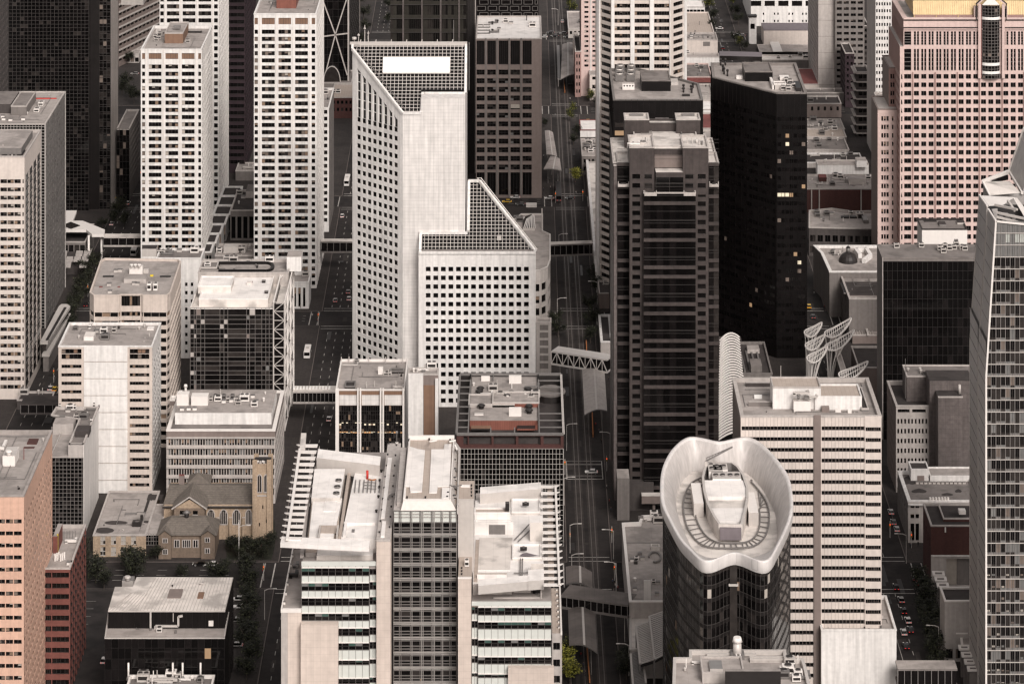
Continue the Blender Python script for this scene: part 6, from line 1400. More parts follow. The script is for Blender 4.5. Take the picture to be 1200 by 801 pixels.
for s_ in (0, 1):
    xx = xa_ if s_ == 0 else xb_; m.box(xx-.6, xx+.6, Dk-1.4, Dk-.1, zb0, zg_, PG_); m.box(xx-.6 if s_ else xx+.62, xx-.62 if s_ else xx+.9, Dk-1.2, Dk-.2, zb0, zg_, 'stain_red')
m.beam((xa_-1.3,Dk-.8,ZZ(24,Dk)),(xa_-1.3,Dk-.8,zg_), .4, .5, MD_); m.beam((xb_+1.3,Dk-.8,ZZ(24,Dk)),(xb_+1.3,Dk-.8,zg_), .4, .5, MD_)
m.beam((xa_-.9,Dk-.8,zg_),(bx_,Dk-.8,zg_+5.2), 1.0, .5, PG_); m.beam((xb_+.9,Dk-.8,zg_),(bx_,Dk-.8,zg_+5.2), 1.0, .5, PG_); m.beam((xa_-1.6,Dk-.8,zg_),(bx_,Dk-.8,zg_+6.2), .4, .5, MD_); m.beam((xb_+1.6,Dk-.8,zg_),(bx_,Dk-.8,zg_+6.2), .4, .5, MD_); m.build('gable', b.root)
m = MB(); m.face([(bx_-r_,Dk-.3,zb1),(bx_+r_,Dk-.3,zb1),(bx_,Dk-.3,zb1+4)], 'sign_white'); m.build('gable_panel', b.root)
for s_ in (-1, 1): m = MB(); xx = bx_+s_*6.3; m.box(xx-.9, xx+.9, Dk-.1, Dk+2, zk, zk+5.4, PG_); m.box(xx-.35, xx+.35, Dk-.2, Dk-.08, zk+.6, zk+4.4, GB_); m.build('dormer', b.root)
b.done()
# black mirror-glass building with a white box behind
p, z = rect(1034, 1152, 301.5, 515, 286); b = Bld('black_building', 'black mirror-glass block with a concrete side wall and grey roof, below the pink tower', p, z)
f, l = b.AB(0), b.AB(3); b.curtain(f, 0, z-1.5, lines(0, flen(f), 1.9), lines(0, z-1.5, 3.4), [(GB_, 9), (GD_, 2)], MD_, .1, .08); b.plain(f, z-1.5, z, GC_)
b.plain(l, 0, z, GC_); b.plain(b.AB(1), 0, z, GC_); b.plain(b.AB(2), 0, z, GC_); m = MB(); m.box(p[0][0]-.01, p[0][0]+.25, p[0][1]-.3, p[0][1], 0, z, LC_); m.build('corner_trim', b.root); b.roof(ph=.3, pw=.4, deck=RG_2, cop=RG_2); zr = z-.3
for q in ((1102,294),(1106,297),(1108,291.5),(1113,294),(1118,293),(1121,289),(1128,293),(1131,294),(1051,291),(1080,290.5)): b.unit(*q, zr, 2.0, 1.6, 1.7, 'ac', ML_)
b.rb('ventilator', 1118.5, 1123, 281, 287.2, 280, zr, MG_); b.done()
p, z = rect(1080.5, 1133.5, 268, 435, 256); b = Bld('white_building', 'white box tower with stained dark roof between the black mirror-glass block and pink tower', p, z)
for i in range(4): b.plain(b.AB(i), 0, z, MW_)
b.roof(ph=.6, pw=.3, deck=RG_2, cop=MD_); b.rb('roof_well', 1101, 1109, 263, 265.5, 259, z-.6, MG_, RD_); b.rb('roof_well', 1122, 1131, 261, 263, 258, z-.6, ML_, RD_); b.rb('roof_well', 1083, 1098, 259.5, 260, 257, z-.6, MD_); b.done()
# old white office with brick core
p, z = rect(1050, 1150, 475, 577, 445.5); b = Bld('office_building', 'old pale office with slit windows wrapped round a mauve brick stair core', p, z)
f, l = b.AB(0), b.AB(3); cp = []
for k in range(8): cp += [(1051.6+12.4*k+q, 1051.6+12.4*k+q+2.1) for q in (0, 3.9)] + [(1051.6+12.4*k+8.1, 1051.6+12.4*k+10.2)]
cp = [q for q in cp if q[1] < 1090 or q[0] > 1131]; rr_ = [(490.6+11.5*i, 496.4+11.5*i) for i in range(8)]
b.facade(f, 0, ZZ(486.5,b.D), b.cols(f, cp), b.rows(rr_), LC_, GK, 1, rec=.5, frame=None)
b.facade(f, ZZ(486.5,b.D), z, b.cols(f, [(1052,1066),(1069,1085),(1132,1149)]), b.rows([(479.3,483.4)]), LC_, GD, 3, rec=.8)
b.facade(l, 0, z, even(flen(l), 7, .3, .5, .5), b.rows([(479,484)]+rr_), BP_2, GD, 1, rec=.5, frame=None, single=False); b.plain(b.AB(1), 0, z, LC_); b.plain(b.AB(2), 0, z, LC_)
b.roof(ph=1.5, pw=.7, deck=RD_, cop=LC_); zr = z-1.5
q = b.rb('stair_block', 1062.5, 1150, 440, 470, 427, zr, 'grey_brick', RG_2, par=LC_); zt2 = q[4]
b.rb('roof_well', 1082, 1098, 438, 440, 435, zt2-.3, MG_, RD_); b.rb('roof_well', 1114, 1128, 438.5, 439.5, 433.5, zt2-.3, ML_, BP_)
for q in ((1078,433.5),(1079,436),(1064,434)): b.unit(*q, zt2, 1.3, 1.3, 1, 'vent')
m = MB(); D_ = b.D-1.5; m.box(PX(1089.5,D_), PX(1140,D_), D_, b.D+10, 0, ZZ(446,D_), 'grey_brick', RD_); m.build('brick_core', b.root)
m = MB(); D_ = b.D-9; m.box(PX(1099.5,D_), PX(1128,D_), D_, b.D-1.6, 0, ZZ(465.5,D_), 'grey_brick', RD_); m.box(PX(1099.5,D_)-.1, PX(1128,D_)+.1, D_-.15, D_+.25, ZZ(465.5,D_)-.1, ZZ(465.5,D_)+.4, LC_); m.build('lift_shaft', b.root)
m = MB(); x, y = PX(1124.5, D_+4), D_+4; m.cyl(x, y, ZZ(466,D_), ZZ(455,D_), .45, ML_, 8); m.build('chimney_pipe', b.root); m = MB(); m.cyl(PX(1061,b.D+8), b.D+8, z, z+14, .1, MG_, 5); m.build('aerial', b.root)
for q in ((1066,466),): b.rb(AC_, 1065, 1069, 462, 468, 461, zr, MW_)
b.done()
# white podium beneath it
p, z = rect(1064, 1150, 586.5, 636, 551); b = Bld('corner_building', 'old pale corner building with a white cornice and stained roof on the street corner', p, z)
f, l = b.AB(0), b.AB(3); b.facade(f, 0, z, b.cols(f, [(1067,1071.5),(1073,1077),(1084,1088),(1090,1094),(1100,1104)]), b.rows([(590.5,595),(602,607),(613,633)]), LC_, GD, 1, rec=.4)
b.facade(l, 0, z, even(flen(l), 7, .4), b.rows([(590.5,595),(602,607),(613,633)]), GC_, GD, 1, rec=.4, single=False); b.plain(b.AB(1), 0, z, GC_); b.plain(b.AB(2), 0, z, GC_)
b.roof(ph=1, pw=1.1, deck=RG_2, cop=WW_); zr = z-1; m = MB(); b.bands(f, [z-1.1], .5, .8, WW_, m); m.build('cornice', b.root)
for (x, y, w_, h_) in ((1077,575,9,2.5),(1110,579,7,1.6),(1123,575,4,2),(1065,563,9,5)): m = MB(); m.prism(rpoly([(x+w_*cos(a), y+h_*sin(a)*(1+.3*sin(3*a))) for a in [k*pi/6 for k in range(12)]][::-1], zr+.03), zr-.02, zr+.03, RD_); m.build('roof_puddle', b.root)
b.rb('stair_box', 1067.5, 1088.5, 549, 563, 540, zr, WW_, RD_, par=WW_); b.rb('upper_roof', 1090, 1150, 557, 564, 546.5, zr, WW_, RG_, par=WW_)
for k in range(12): b.unit(1075+5*k, 566.8, zr, 1.0, .4, .8, 'hatch', ML_)
for k in range(7): b.unit(1090+3.5*k, 585.5, z, .8, .3, .9, 'pipe', MW_)
m = MB();
D_ = DG(563, zr); m.box(PX(1075,D_), PX(1083,D_), D_-.15, D_+.1, ZZ(562.6,D_), ZZ(557,D_), BP_2); m.build('louvre', b.root); b.done()
# red-brown brick building
p, z = rect(1091, 1150, 615, 688, 589); b = Bld('brick_building', 'dark red brick building with a white ground floor, next to the avenue on the right', p, z)
f, l = b.AB(0), b.AB(3); zs_ = ZZ(650.5,b.D); b.plain(f, zs_, z, 'brown_brick'); b.facade(f, 0, zs_, b.cols(f, [(1109,1149)]), [(.3, zs_-1)], LC_, [('blind_pale', 1), (GC_, 1)], 3, 1, rec=1.5, frame=MG_2)
b.facade(l, 0, z, even(flen(l), 4, .3), [(zs_+2, zs_+5)], 'brown_brick', GD, 1, single=False); b.plain(b.AB(1), 0, z, 'brown_brick'); b.plain(b.AB(2), 0, z, 'brown_brick'); m = MB(); b.bands(f, [zs_], .4, .4, WW_, m); m.build('string_course', b.root)
b.roof(ph=.8, pw=.5, deck=RD_, cop=LC_); zr = z-.8; b.rb('upper_roof', 1105.5, 1150, 606.5, 611, 590, zr, 'brown_brick', RD_, par=LC_); b.rb(AC_, 1124, 1132, 598.5, 602.5, 595, zr+2, MW_); m = MB(); m.box(PX(1107,b.D), PX(1108.5,b.D), b.D-.25, b.D-.02, ZZ(623,b.D), ZZ(617,b.D), MW_); m.build('wall_vent', b.root); b.done()
# low mall roofs with white-framed skylights going down the avenue
p, z = rect(1107, 1152, 703, 775, 687); b = Bld('mall_building', 'low mall roof with white edge strips and dark flat roofs beside the avenue', p, z)
f, l = b.AB(0), b.AB(3); b.facade(f, 0, z, even(flen(f), 4, .7), [(1, 4)], LC_, GD, 3); b.facade(l, 0, z, even(flen(l), 6, .6), [(1, 5)], LC_, GD, 2)
for i in (1,2): b.plain(b.AB(i), 0, z, GC_)
b.roof(ph=.6, pw=.5, deck=RD_, cop=MW_); b.done()
for i, (x, y) in enumerate(((1093.5,668.5),(1096,675),(1098.5,682))):
    b = Bld('roof_canopy', ['farthest','middle','nearest'][i]+' of the three white-framed canopies at the foot of the dark red brick building', rpoly([(x,y+4.8),(x+13.5,y+4.8),(x+12.5,y),(x-.8,y)], 7), 7, 'canopy', 'white-framed canopies by the brick building'); b.roof(ph=.25, pw=.7, deck=RG_2, cop=MW_); m = MB(); m.prism(inset(b.poly, .5), 0, 6.4, GC_); m.build('wall', b.root); b.done()
sky_names = ['farthest','second','third','fourth','fifth','sixth','seventh','eighth']
for i in range(8):
    x, y = 1110.5+3.4*i, 714+(7.2 if i < 4 else 8.2)*i+(8 if i > 3 else 0)
    b = Bld('street_skylight', sky_names[i]+' of the white-framed roof boxes stepping down the mall edge towards the glass tower', rpoly([(x,y+5),(x+13,y+5),(x+12,y),(x-1,y)], 9), 9, 'skylight', 'white-framed roof boxes along the mall'); b.roof(ph=.25, pw=.7, deck=RG_2, cop=MW_); m = MB(); m.prism(inset(b.poly, .5), 0, 8.6, GC_); m.build('wall', b.root); b.done()
m = MB(); P = rpoly([(1128,768),(1150,768),(1141,722),(1123,722)], 7.5); b = Bld('mall_roof', 'slanting white grille roof at the mall edge beside the glass tower', P, 7.5); b.roof(ph=.3, pw=.6, deck='canopy_roof', cop=MW_); m.prism(inset(P, .6), 0, 7, GC_); m.build('wall', b.root); b.done()
# striped office block with the white side wing
p, z = rect(868, 1033, 487, 807, 442); b = Bld('office_building', 'pale office block with dark window stripes, a grey service strip and white rooftop boxes', p, z)
f, l = b.AB(0), b.AB(3); rr_ = [(499.3+12.58*i, 504+12.58*i) for i in range(24)]
def strips(a, c, n): w_ = (c-a)/n; return [(a+w_*i+.05, a+w_*(i+1)-.05) for i in range(n)]
b.facade((p[0], (PX(953.5,b.D), b.D)), 0, z, b.cols(f, strips(869, 953.2, 5)), b.rows(rr_), CW_, GK, 4, 1, rec=.4, frame=MD_2, bw=.16)
b.plain(((PX(953.5,b.D),b.D),(PX(962,b.D),b.D)), 0, z, GC_); m = MB(); m.box(PX(953.7,b.D), PX(961.8,b.D), b.D-.5, b.D-.02, 0, z+.3, BP_2); m.build('service_strip', b.root)
u0 = p[0][0]; X9 = PX(962,b.D);
b.facade(((X9,b.D),(PX(1013.6,b.D),b.D)), 0, z, [(PX(a,b.D)-X9, PX(c,b.D)-X9) for a, c in strips(962.8, 1013.3, 3)], b.rows(rr_), CW_, GK, 4, 1, rec=.4, frame=MD_2, bw=.16)
X10 = PX(1013.6,b.D); b.facade(((X10,b.D-.15),(p[1][0],b.D-.15)), 0, z, [(PX(a,b.D)-X10, PX(c,b.D)-X10) for a, c in strips(1014.3, 1032.2, 1)], b.rows([(a+.9, c+.9) for a, c in rr_]), CW_, GK, 4, 1, rec=.4, frame=MD_2, bw=.16)
b.ribs(f, 0, z, [b.u(f, 869+4.22*i) for i in range(1, 39) if not 84 < 4.22*i < 94], .07, .05, BP_2)
b.facade(l, 0, z, even(flen(l), 12, .5, .3, .3), b.rows([(499, 800)]), BP_2, [(GD_, 2), (GC_, 1)], 1, 1, rec=.5, frame=None)
b.plain(b.AB(1), 0, z, CW_); b.plain(b.AB(2), 0, z, CW_); b.roof(ph=1.2, pw=1.0, deck=RG_, cop=LC_); zr = z-1.2
b.rb(P_, 905.5, 962, 453, 479, 441, zr, WW_, RT_, par=LC_); b.rb(P_, 955, 1010, 464, 480, 449.5, zr, WW_, RT_, par=WW_); b.rb('roof_well', 1009.5, 1018, 478, 482, 453, zr, MG_, RD_, par=LC_)
b.rb('screen_wall', 874, 905, 448.5, 453, 446.8, zr, RD_, LC_); b.rb('screen_wall', 877, 905, 471, 476, 469.5, zr, RG_2, LC_); b.rb(RB_, 884, 893, 463, 467, 462, zr, 'sign_white')
b.rb('cooling_tower', 930, 950, 470, 482.5, 464, zr, MW_, ML_); b.rb(RB_, 918, 928, 468, 478, 463, zr, BP_2, ML_); b.rb(RB_, 963, 972, 477.5, 483, 475, zr, BP_2); b.rb(RB_, 979, 985.5, 480, 483, 479, zr, MW_); b.rb(RB_, 993.5, 998, 479.5, 484, 478.5, zr, MW_); b.scatter(928, 953, 460, 468, zr+4, 9, 66); b.unit(939, 463, zr+5, 5, 2, 1.2, 'duct', ML_); b.unit(915, 443.5, z, .2, .2, 4, 'pipe')
m = MB(); c0 = G(884, 458, zr); b.done()
p, z = rect(962.5, 1050.5, 737, 813.5, 697); b = Bld('white_building', 'blank white low block in front of the striped office block', p, z)
for i in range(4): b.plain(b.AB(i), 0, z, WW_)
b.roof(ph=1.1, pw=.6, deck=RG_, cop=WW_); b.done()
# apple-shaped tower with the bowl roof
def spline(P, n=8):
    out = []; N_ = len(P)
    for i in range(N_):
        p0, p1, p2, p3 = P[i-1], P[i], P[(i+1) % N_], P[(i+2) % N_]
        for k in range(n):
            t_ = k/n; out.append(tuple(.5*((2*p1[j])+(-p0[j]+p2[j])*t_+(2*p0[j]-5*p1[j]+4*p2[j]-p3[j])*t_*t_+(-p0[j]+3*p1[j]-3*p2[j]+p3[j])*t_**3) for j in (0, 1)))
    return out
zo = 76.0; cv = lambda q: (760+q[0]/4.45, 500+q[1]/4.45)
rim = [(205,50),(290,58),(368,74),(450,58),(520,50),(585,80),(645,135),(705,210),(740,280),(755,390),(745,470),(715,545),(675,625),(640,685),(600,702),(550,690),(500,668),(448,655),(400,668),(350,690),(305,700),(265,688),(215,640),(160,580),(105,480),(68,400),(60,320),(66,235),(90,165),(135,100)]
RP = [G(*cv(q), zo) for q in spline(rim, 3)][::-1]        # counter-clockwise seen from above
b = Bld('curved_tower', 'dark glass tower with a heart-shaped white bowl roof holding a boat-shaped plant room', RP, zo, cat='tower'); b.D = min(q[1] for q in RP)
def cc(poly): return (sum(q[0] for q in poly)/len(poly), sum(q[1] for q in poly)/len(poly))
area = sum(RP[i-1][0]*RP[i][1]-RP[i][0]*RP[i-1][1] for i in range(len(RP)))
if area < 0: RP = RP[::-1]
zfl = zo-9
fl = [(240,228),(300,232),(370,236),(440,232),(495,232),(550,275),(600,335),(635,400),(660,455),(672,530),(668,590),(655,640),(640,690),(600,712),(550,705),(448,690),(350,705),(300,712),(262,690),(215,610),(175,520),(150,440),(145,390),(155,330),(185,275)]
FP = [G(*cv(q), zfl) for q in spline(fl, 3)][::-1]
af = sum(FP[i-1][0]*FP[i][1]-FP[i][0]*FP[i-1][1] for i in range(len(FP)))
if af < 0: FP = FP[::-1]
# resample both by angle about a common centre
def resamp(P, n, c):
    out = []
    for k in range(n):
        a = 2*pi*k/n; dx, dy = cos(a), sin(a)*2.2; best = None
        for i in range(len(P)):
            (ax, ay), (bx, by) = P[i-1], P[i]; ex, ey = bx-ax, by-ay; den = dx*ey-dy*ex
            if abs(den) < 1e-9: continue
            t_ = ((ax-c[0])*ey-(ay-c[1])*ex)/den; s_ = ((ax-c[0])*dy-(ay-c[1])*dx)/den
            if t_ > 0 and -1e-6 <= s_ <= 1+1e-6: best = t_ if best is None else max(best, t_)
        out.append((c[0]+dx*best, c[1]+dy*best))
    return out
c = cc(RP); NR = 120
Rr = resamp(RP, NR, c); fc = cc(FP); Fr = resamp([(q[0], q[1]) for q in FP], NR, c)
Fr = [(f_ if hypot(f_[0]-c[0], f_[1]-c[1]) < .93*hypot(r2[0]-c[0], r2[1]-c[1]) else (c[0]+(r2[0]-c[0])*.93, c[1]+(r2[1]-c[1])*.93)) for f_, r2 in zip(Fr, Rr)]
def sc_(P, k): return [(c[0]+(q[0]-c[0])*k, c[1]+(q[1]-c[1])*(1-(1-k)*.5)) for q in P]
def ringm(name, layers, mt, smooth=True):
    m = MB()
    for (P, z0_), (Q, z1_) in zip(layers, layers[1:]):
        for k in range(NR):
            j = (k+1) % NR; m.face([(*P[k],z0_),(*P[j],z0_),(*Q[j],z1_),(*Q[k],z1_)], mt, smooth)
    me_o = m.build(name, b.root); me = me_o.data; bm = bmesh.new(); bm.from_mesh(me); bmesh.ops.remove_doubles(bm, verts=bm.verts, dist=.001); bm.to_mesh(me); bm.free(); return me_o
ringm('rim', [(sc_(Rr,.985), zo-3.4), (Rr, zo-2.6), (Rr, zo-.3), (sc_(Rr,.995), zo), (sc_(Rr,.955), zo), (sc_(Rr,.94), zo-.5)], 'bowl_rim')
mid = [((a[0]*.45+d_[0]*.55), (a[1]*.45+d_[1]*.55)) for a, d_ in zip(sc_(Rr,.94), Fr)]
ringm('bowl_wall', [(sc_(Rr,.94), zo-.5), (mid, zo-4.2), (Fr, zfl)], 'bowl_metal')
m = MB(); m.face([(*q, zfl) for q in Fr], RS_); m.face([(*q, zfl-.4) for q in Fr][::-1], RS_); m.build('roof_deck', b.root)
# window-cleaning track
tk = [(275,262),(225,290),(195,340),(183,400),(190,480),(215,545),(260,600),(320,625),(400,630),(480,628),(550,618),(600,580),(625,520),(630,450),(615,390),(580,335),(540,290),(515,272)]
def openspl(P, n=5): return spline([P[0]]+P, n)[n:-n*1]
TO = [G(*cv(q), zfl+.6) for q in openspl(tk, 5)]
tk2 = [(290,290),(262,318),(247,355),(243,410),(247,465),(268,520),(305,570),(360,600),(430,604),(500,600),(545,580),(572,540),(582,480),(578,430),(565,395)]
TI = [G(*cv(q), zfl+.6) for q in openspl(tk2, 6)]
for T in (TO, TI):
    m = MB()
    for a_, c_ in zip(T, T[1:]):
        if hypot(a_[0]-c_[0], a_[1]-c_[1]) < 12: m.beam((*a_,zfl+.55),(*c_,zfl+.55), .35, .35, MG_)
    m.build('track_rail', b.root)
m = MB()
for k in range(0, min(len(TO), len(TI))-2, 2):
    a_ = TO[int(k*len(TO)/min(len(TO),len(TI)))]; j = min(range(len(TI)), key=lambda i: hypot(TI[i][0]-a_[0], (TI[i][1]-a_[1])*.6)); c_ = TI[j]
    if hypot(a_[0]-c_[0], a_[1]-c_[1]) < 14: m.beam((*a_,zfl+.3),(*c_,zfl+.3), .25, .2, MG_)
m.build('track_sleeper', b.root)
# boat-shaped plant room
zb_ = zfl+5.0; hull = [(365,505),(335,460),(305,400),(285,330),(278,260),(290,210),(310,180),(380,182),(440,184),(470,205),(500,250),(520,310),(522,370),(510,430),(490,508)]
HP = [G(*cv(q), zb_) for q in hull][::-1]
m = MB(); ar_ = sum(HP[i-1][0]*HP[i][1]-HP[i][0]*HP[i-1][1] for i in range(len(HP)))
if ar_ < 0: HP = HP[::-1]
hm = MB(); hi = inset(HP, .7); n = len(HP); hb = [((q[0]-cc(HP)[0])*.97+cc(HP)[0], (q[1]-cc(HP)[1])*.97+cc(HP)[1]) for q in HP]
for k in range(n):
    j = (k+1) % n; hm.face([(*hb[k],zfl),(*hb[j],zfl),(*HP[j],zb_),(*HP[k],zb_)], RS_); hm.face([(*HP[k],zb_),(*HP[j],zb_),(*hi[j],zb_),(*hi[k],zb_)], ML_); hm.face([(*hi[j],zb_-2.2),(*hi[k],zb_-2.2),(*hi[k],zb_),(*hi[j],zb_)], MG_)
hm.build('plant_room', b.root)
yq = [G(*cv((400, q)), zb_-1.8)[1] for q in (505, 440, 385, 300)]
def slice_(P, ya_, yb_):
    out = []
    for i in range(len(P)):
        a_, b_ = P[i-1], P[i]
        for yl in sorted((ya_, yb_), key=lambda v: abs(v-a_[1])):
            if (a_[1]-yl)*(b_[1]-yl) < 0: t_ = (yl-a_[1])/(b_[1]-a_[1]); out.append((a_[0]+(b_[0]-a_[0])*t_, yl))
        if ya_ <= b_[1] <= yb_: out.append(b_)
    return out
for k, (zz1, mt) in enumerate(((zb_-.8,RW_),(zb_-1.6,RS_),(zb_-.5,RW_))):
    S_ = slice_(inset(HP, .72), yq[k]+.05, yq[k+1]-.05)
    if len(S_) > 2: m = MB(); m.prism(S_, zb_-2.8, zz1, mt); m.build('roof_step', b.root)
S_ = slice_(inset(HP, .72), yq[3], 1e4); m = MB(); m.face([(*q, zb_-2.2) for q in S_], RD_); m.build('machine_well', b.root)
for q in ((355,298),(360,250),(430,298),(335,262)) :
    x, y = G(*cv((q[0]+15, q[1])), zb_-2.2); m = MB(); m.box(x-2.1, x+2.1, y-1.5, y+4.5, zb_-2.2, zb_-.1, MW_, ML_)
    for dx in (-1, 1): m.cyl(x+dx, y+1.5, zb_-.1, zb_+.25, .75, MG_, 12, top=MD_)
    m.build('cooling_unit', b.root)
m = MB(); a_ = G(*cv((335,185)), zb_+2); c_ = G(*cv((435,105)), zb_+3); a_ = (*G(*cv((300,178)), zb_+1.2), zb_+1.2); c_ = (*G(*cv((438,104)), zb_+5), zb_+5); m.beam(a_, c_, .35, .35, MG_); m.beam((a_[0],a_[1],a_[2]+.9),(c_[0],c_[1],c_[2]+.1), .2, .2, MG_); m.beam(a_, (a_[0],a_[1],zb_-1), .8, .8, ML_)
for k in range(9): t_ = k/9; m.beam((lerp(a_[0],c_[0],t_),lerp(a_[1],c_[1],t_),lerp(a_[2],c_[2],t_)),(lerp(a_[0],c_[0],t_+.05),lerp(a_[1],c_[1],t_+.05),lerp(a_[2]+.9,c_[2],t_+.05)), .12, .12, MG_)
m.build('cleaning_crane', b.root)
m = MB(); f0 = min(q[1] for q in HP); xa_, xb_ = [q[0] for q in HP if abs(q[1]-f0) < 1.5][0], [q[0] for q in HP if abs(q[1]-f0) < 1.5][-1]; xa_, xb_ = min(xa_,xb_), max(xa_,xb_); m.box(xa_+.35, xb_-.35, f0+.3-.9, f0+.6, zfl+.8, zb_-.9, 'purple_metal'); m.build('louvre', b.root)
for s_, q in ((-1,(262,470)),(1,(548,520))):
    x, y = G(*cv(q), zfl); m = MB(); m.box(x-1.4, x+1.4, y, y+16, zfl, zfl+4, ML_, MW_); m.build('side_box', b.root)
# glass skin: storeys of panes following the outline
fl_h = 3.55; nfl = int((zo-3.4)/fl_h); skin = MB(); mu = MB(); SK = sc_(Rr, .955)
cp = lambda P, k: (P[k % NR][0], P[k % NR][1])
for j in range(nfl+1):
    z1_ = zo-3.4-fl_h*j; z0_ = max(0, z1_-fl_h); zm = z1_-1.1
    if z1_ < 5: break
    for k in range(NR):
        a_, b_ = cp(SK, k), cp(SK, k+1)
        if min(a_[1], b_[1]) > c[1]+30 and False: continue
        skin.face([(*a_,z0_),(*b_,z0_),(*b_,zm),(*a_,zm)], random.choices([GB_,GD_,GM_,'blind_pale','blind_tan'], [10,6,2.5,.35 if j < 4 else .05,.2])[0])
        skin.face([(*a_,zm),(*b_,zm),(*b_,z1_),(*a_,z1_)], 'black_rib' if j > 0 else GM_)
    for k in range(NR): a_, b_ = cp(SK, k), cp(SK, k+1); mu.beam((*a_,z1_),(*b_,z1_), .16, .16, MD_2)
for k in range(0, NR, 1): a_ = cp(SK, k); mu.beam((*a_,0),(*a_,zo-3.4), .12, .12, MD_2)
skin.build('window_pane', b.root, 'stuff'); mu.build('mullion', b.root, 'stuff')
m = MB(); fi = min(range(NR), key=lambda k: abs(SK[k][0]-PX(861, 835))+(100 if SK[k][1] > c[1] else 0)); xx, yy = SK[fi]; m.box(xx-1.0, xx+1.0, yy-.9, yy+1, 0, zo-3.5, GM_); m.box(xx-1.3, xx+1.3, yy-1.1, yy+1, zo-9, zo-8.4, ML_); m.build('spine', b.root)
b.done()
# stepped roof at the bottom edge
zq = 60; p = rpoly([(788,815),(952,815),(949,801),(944,779),(941,770.5),(921,770.5),(921,760.5),(808,760.5),(808,769.5),(789.5,769.5)], zq); b = Bld('office_building', 'stepped pale roof with a big chimney-like cowl at the bottom edge', p, zq)
for i in range(len(p)): b.plain(b.AB(i), 0, zq, LC_)
b.roof(ph=1.2, pw=.7, deck=RG_, cop=ML_); zr = zq-1.2
b.rb(P_, 823, 872, 787, 800, 768, zr, LC_, RG_, par=LC_); b.rb('skylight_box', 832, 847, 783, 791, 773, zr+1.5, ML_, 'glass_grey'); b.rb('upper_block', 850, 915, 786, 812, 783, zr, MD_, RG_); b.rb(RB_, 879, 925, 771, 776, 768, zr, LC_, RG_, par=ML_)
x, y = G(864, 770, zr); m = MB(); m.cyl(x, y, zr, zr+4.2, 1.25, ML_, 12, 1.05); m.cyl(x, y, zr+4.2, zr+5.4, 1.35, MW_, 12, 1.0); m.box(x-1.8, x+1.8, y-1.5, y+1.5, zr, zr+1.4, MG_); m.build('cowl', b.root); m = MB(); m.beam((x-.5,y-3,zr+2.2),(x-.5,y-14,zr+2.2), .3, .3, MW_); m.beam((x+.5,y-3,zr+2.2),(x+.5,y-14,zr+2.2), .3, .3, MW_); m.tube([(x-8,y+.5,zr+.6),(x+5,y+.5,zr+.6)], .3, ML_); m.build('pipe', b.root)
for q in ((922,788),(924,784),(926,781)):
    x, y = G(*q, zr); m = MB(); m.box(x-1.3, x+1.3, y-.6, y+.6, zr, zr+.9, MG_)
    for k in range(4): m.cyl(x-1+.66*k, y-.2, zr+.9, zr+1.3, .26, MW_, 8, top=MD_)
    m.build('vent_bank', b.root)
b.scatter(910, 940, 775, 800, zr, 12, 16); b.scatter(800, 822, 775, 800, zr, 3, 18); b.done()
# low tan-roofed building beside the tram street
zq = 14; p = rpoly([(737.5,704),(800,704),(800,600),(752,603.5),(749,611),(729,612)], zq); b = Bld('flat_building', 'long low building with a tan roof and a bent white parapet along the tram street', p, zq)
for i in range(len(p)): b.plain(b.AB(i), 0, zq, LC_)
b.ribs(b.AB(0), 0, zq, [], .3, .3, MW_); b.roof(ph=1.1, pw=.8, deck=RG_, cop=MW_); zr = zq-1.1;
b.rb(RB_, 754.5, 762.5, 680, 703.5, 679.6, zr, RW_); m = MB(); m.prism(rpoly([(733.5,635.6),(773,635.6),(773,635),(733.3,635)], zr+.12), zr, zr+.12, MG_); m.build('roof_joint', b.root)
b.rb(AC_, 763, 773, 640, 645, 636.5, zr, ML_, MG_, par=ML_); b.rb('rooflight', 748, 754, 604.5, 611, 603.6, zr, MG_)
m = MB(); x, y = G(767.5, 654, zr); pts = [(x+1.9*cos(a), y+4.2*sin(a), zr+.5) for a in [k*pi/8 for k in range(-5, 9)]]; m.tube(pts, .28, MG_); m.build('curved_duct', b.root)
for q in ((741,658),(745,661),(750,651),(746,656.5),(753,656),(744,680),(744,692),(771,685),(766,684),(770,698)): b.unit(*q, zr, 1.3, 1.2, 1., random.choice(['hatch','ac','vent']), random.choice([MW_,MG_,ML_]))
b.scatter(755, 772, 606, 618, zr, 7, 90); b.done()
zq = 9; p = rpoly([(738,760),(800,760),(800,705.5),(738,705.5)], zq); b = Bld('flat_building', 'plain pale lower block directly in front of the tan-roofed building', p, zq)
for i in range(4): b.plain(b.AB(i), 0, zq, LC_)
b.roof(ph=.3, pw=.6, deck=RS_, cop=ML_); b.done()
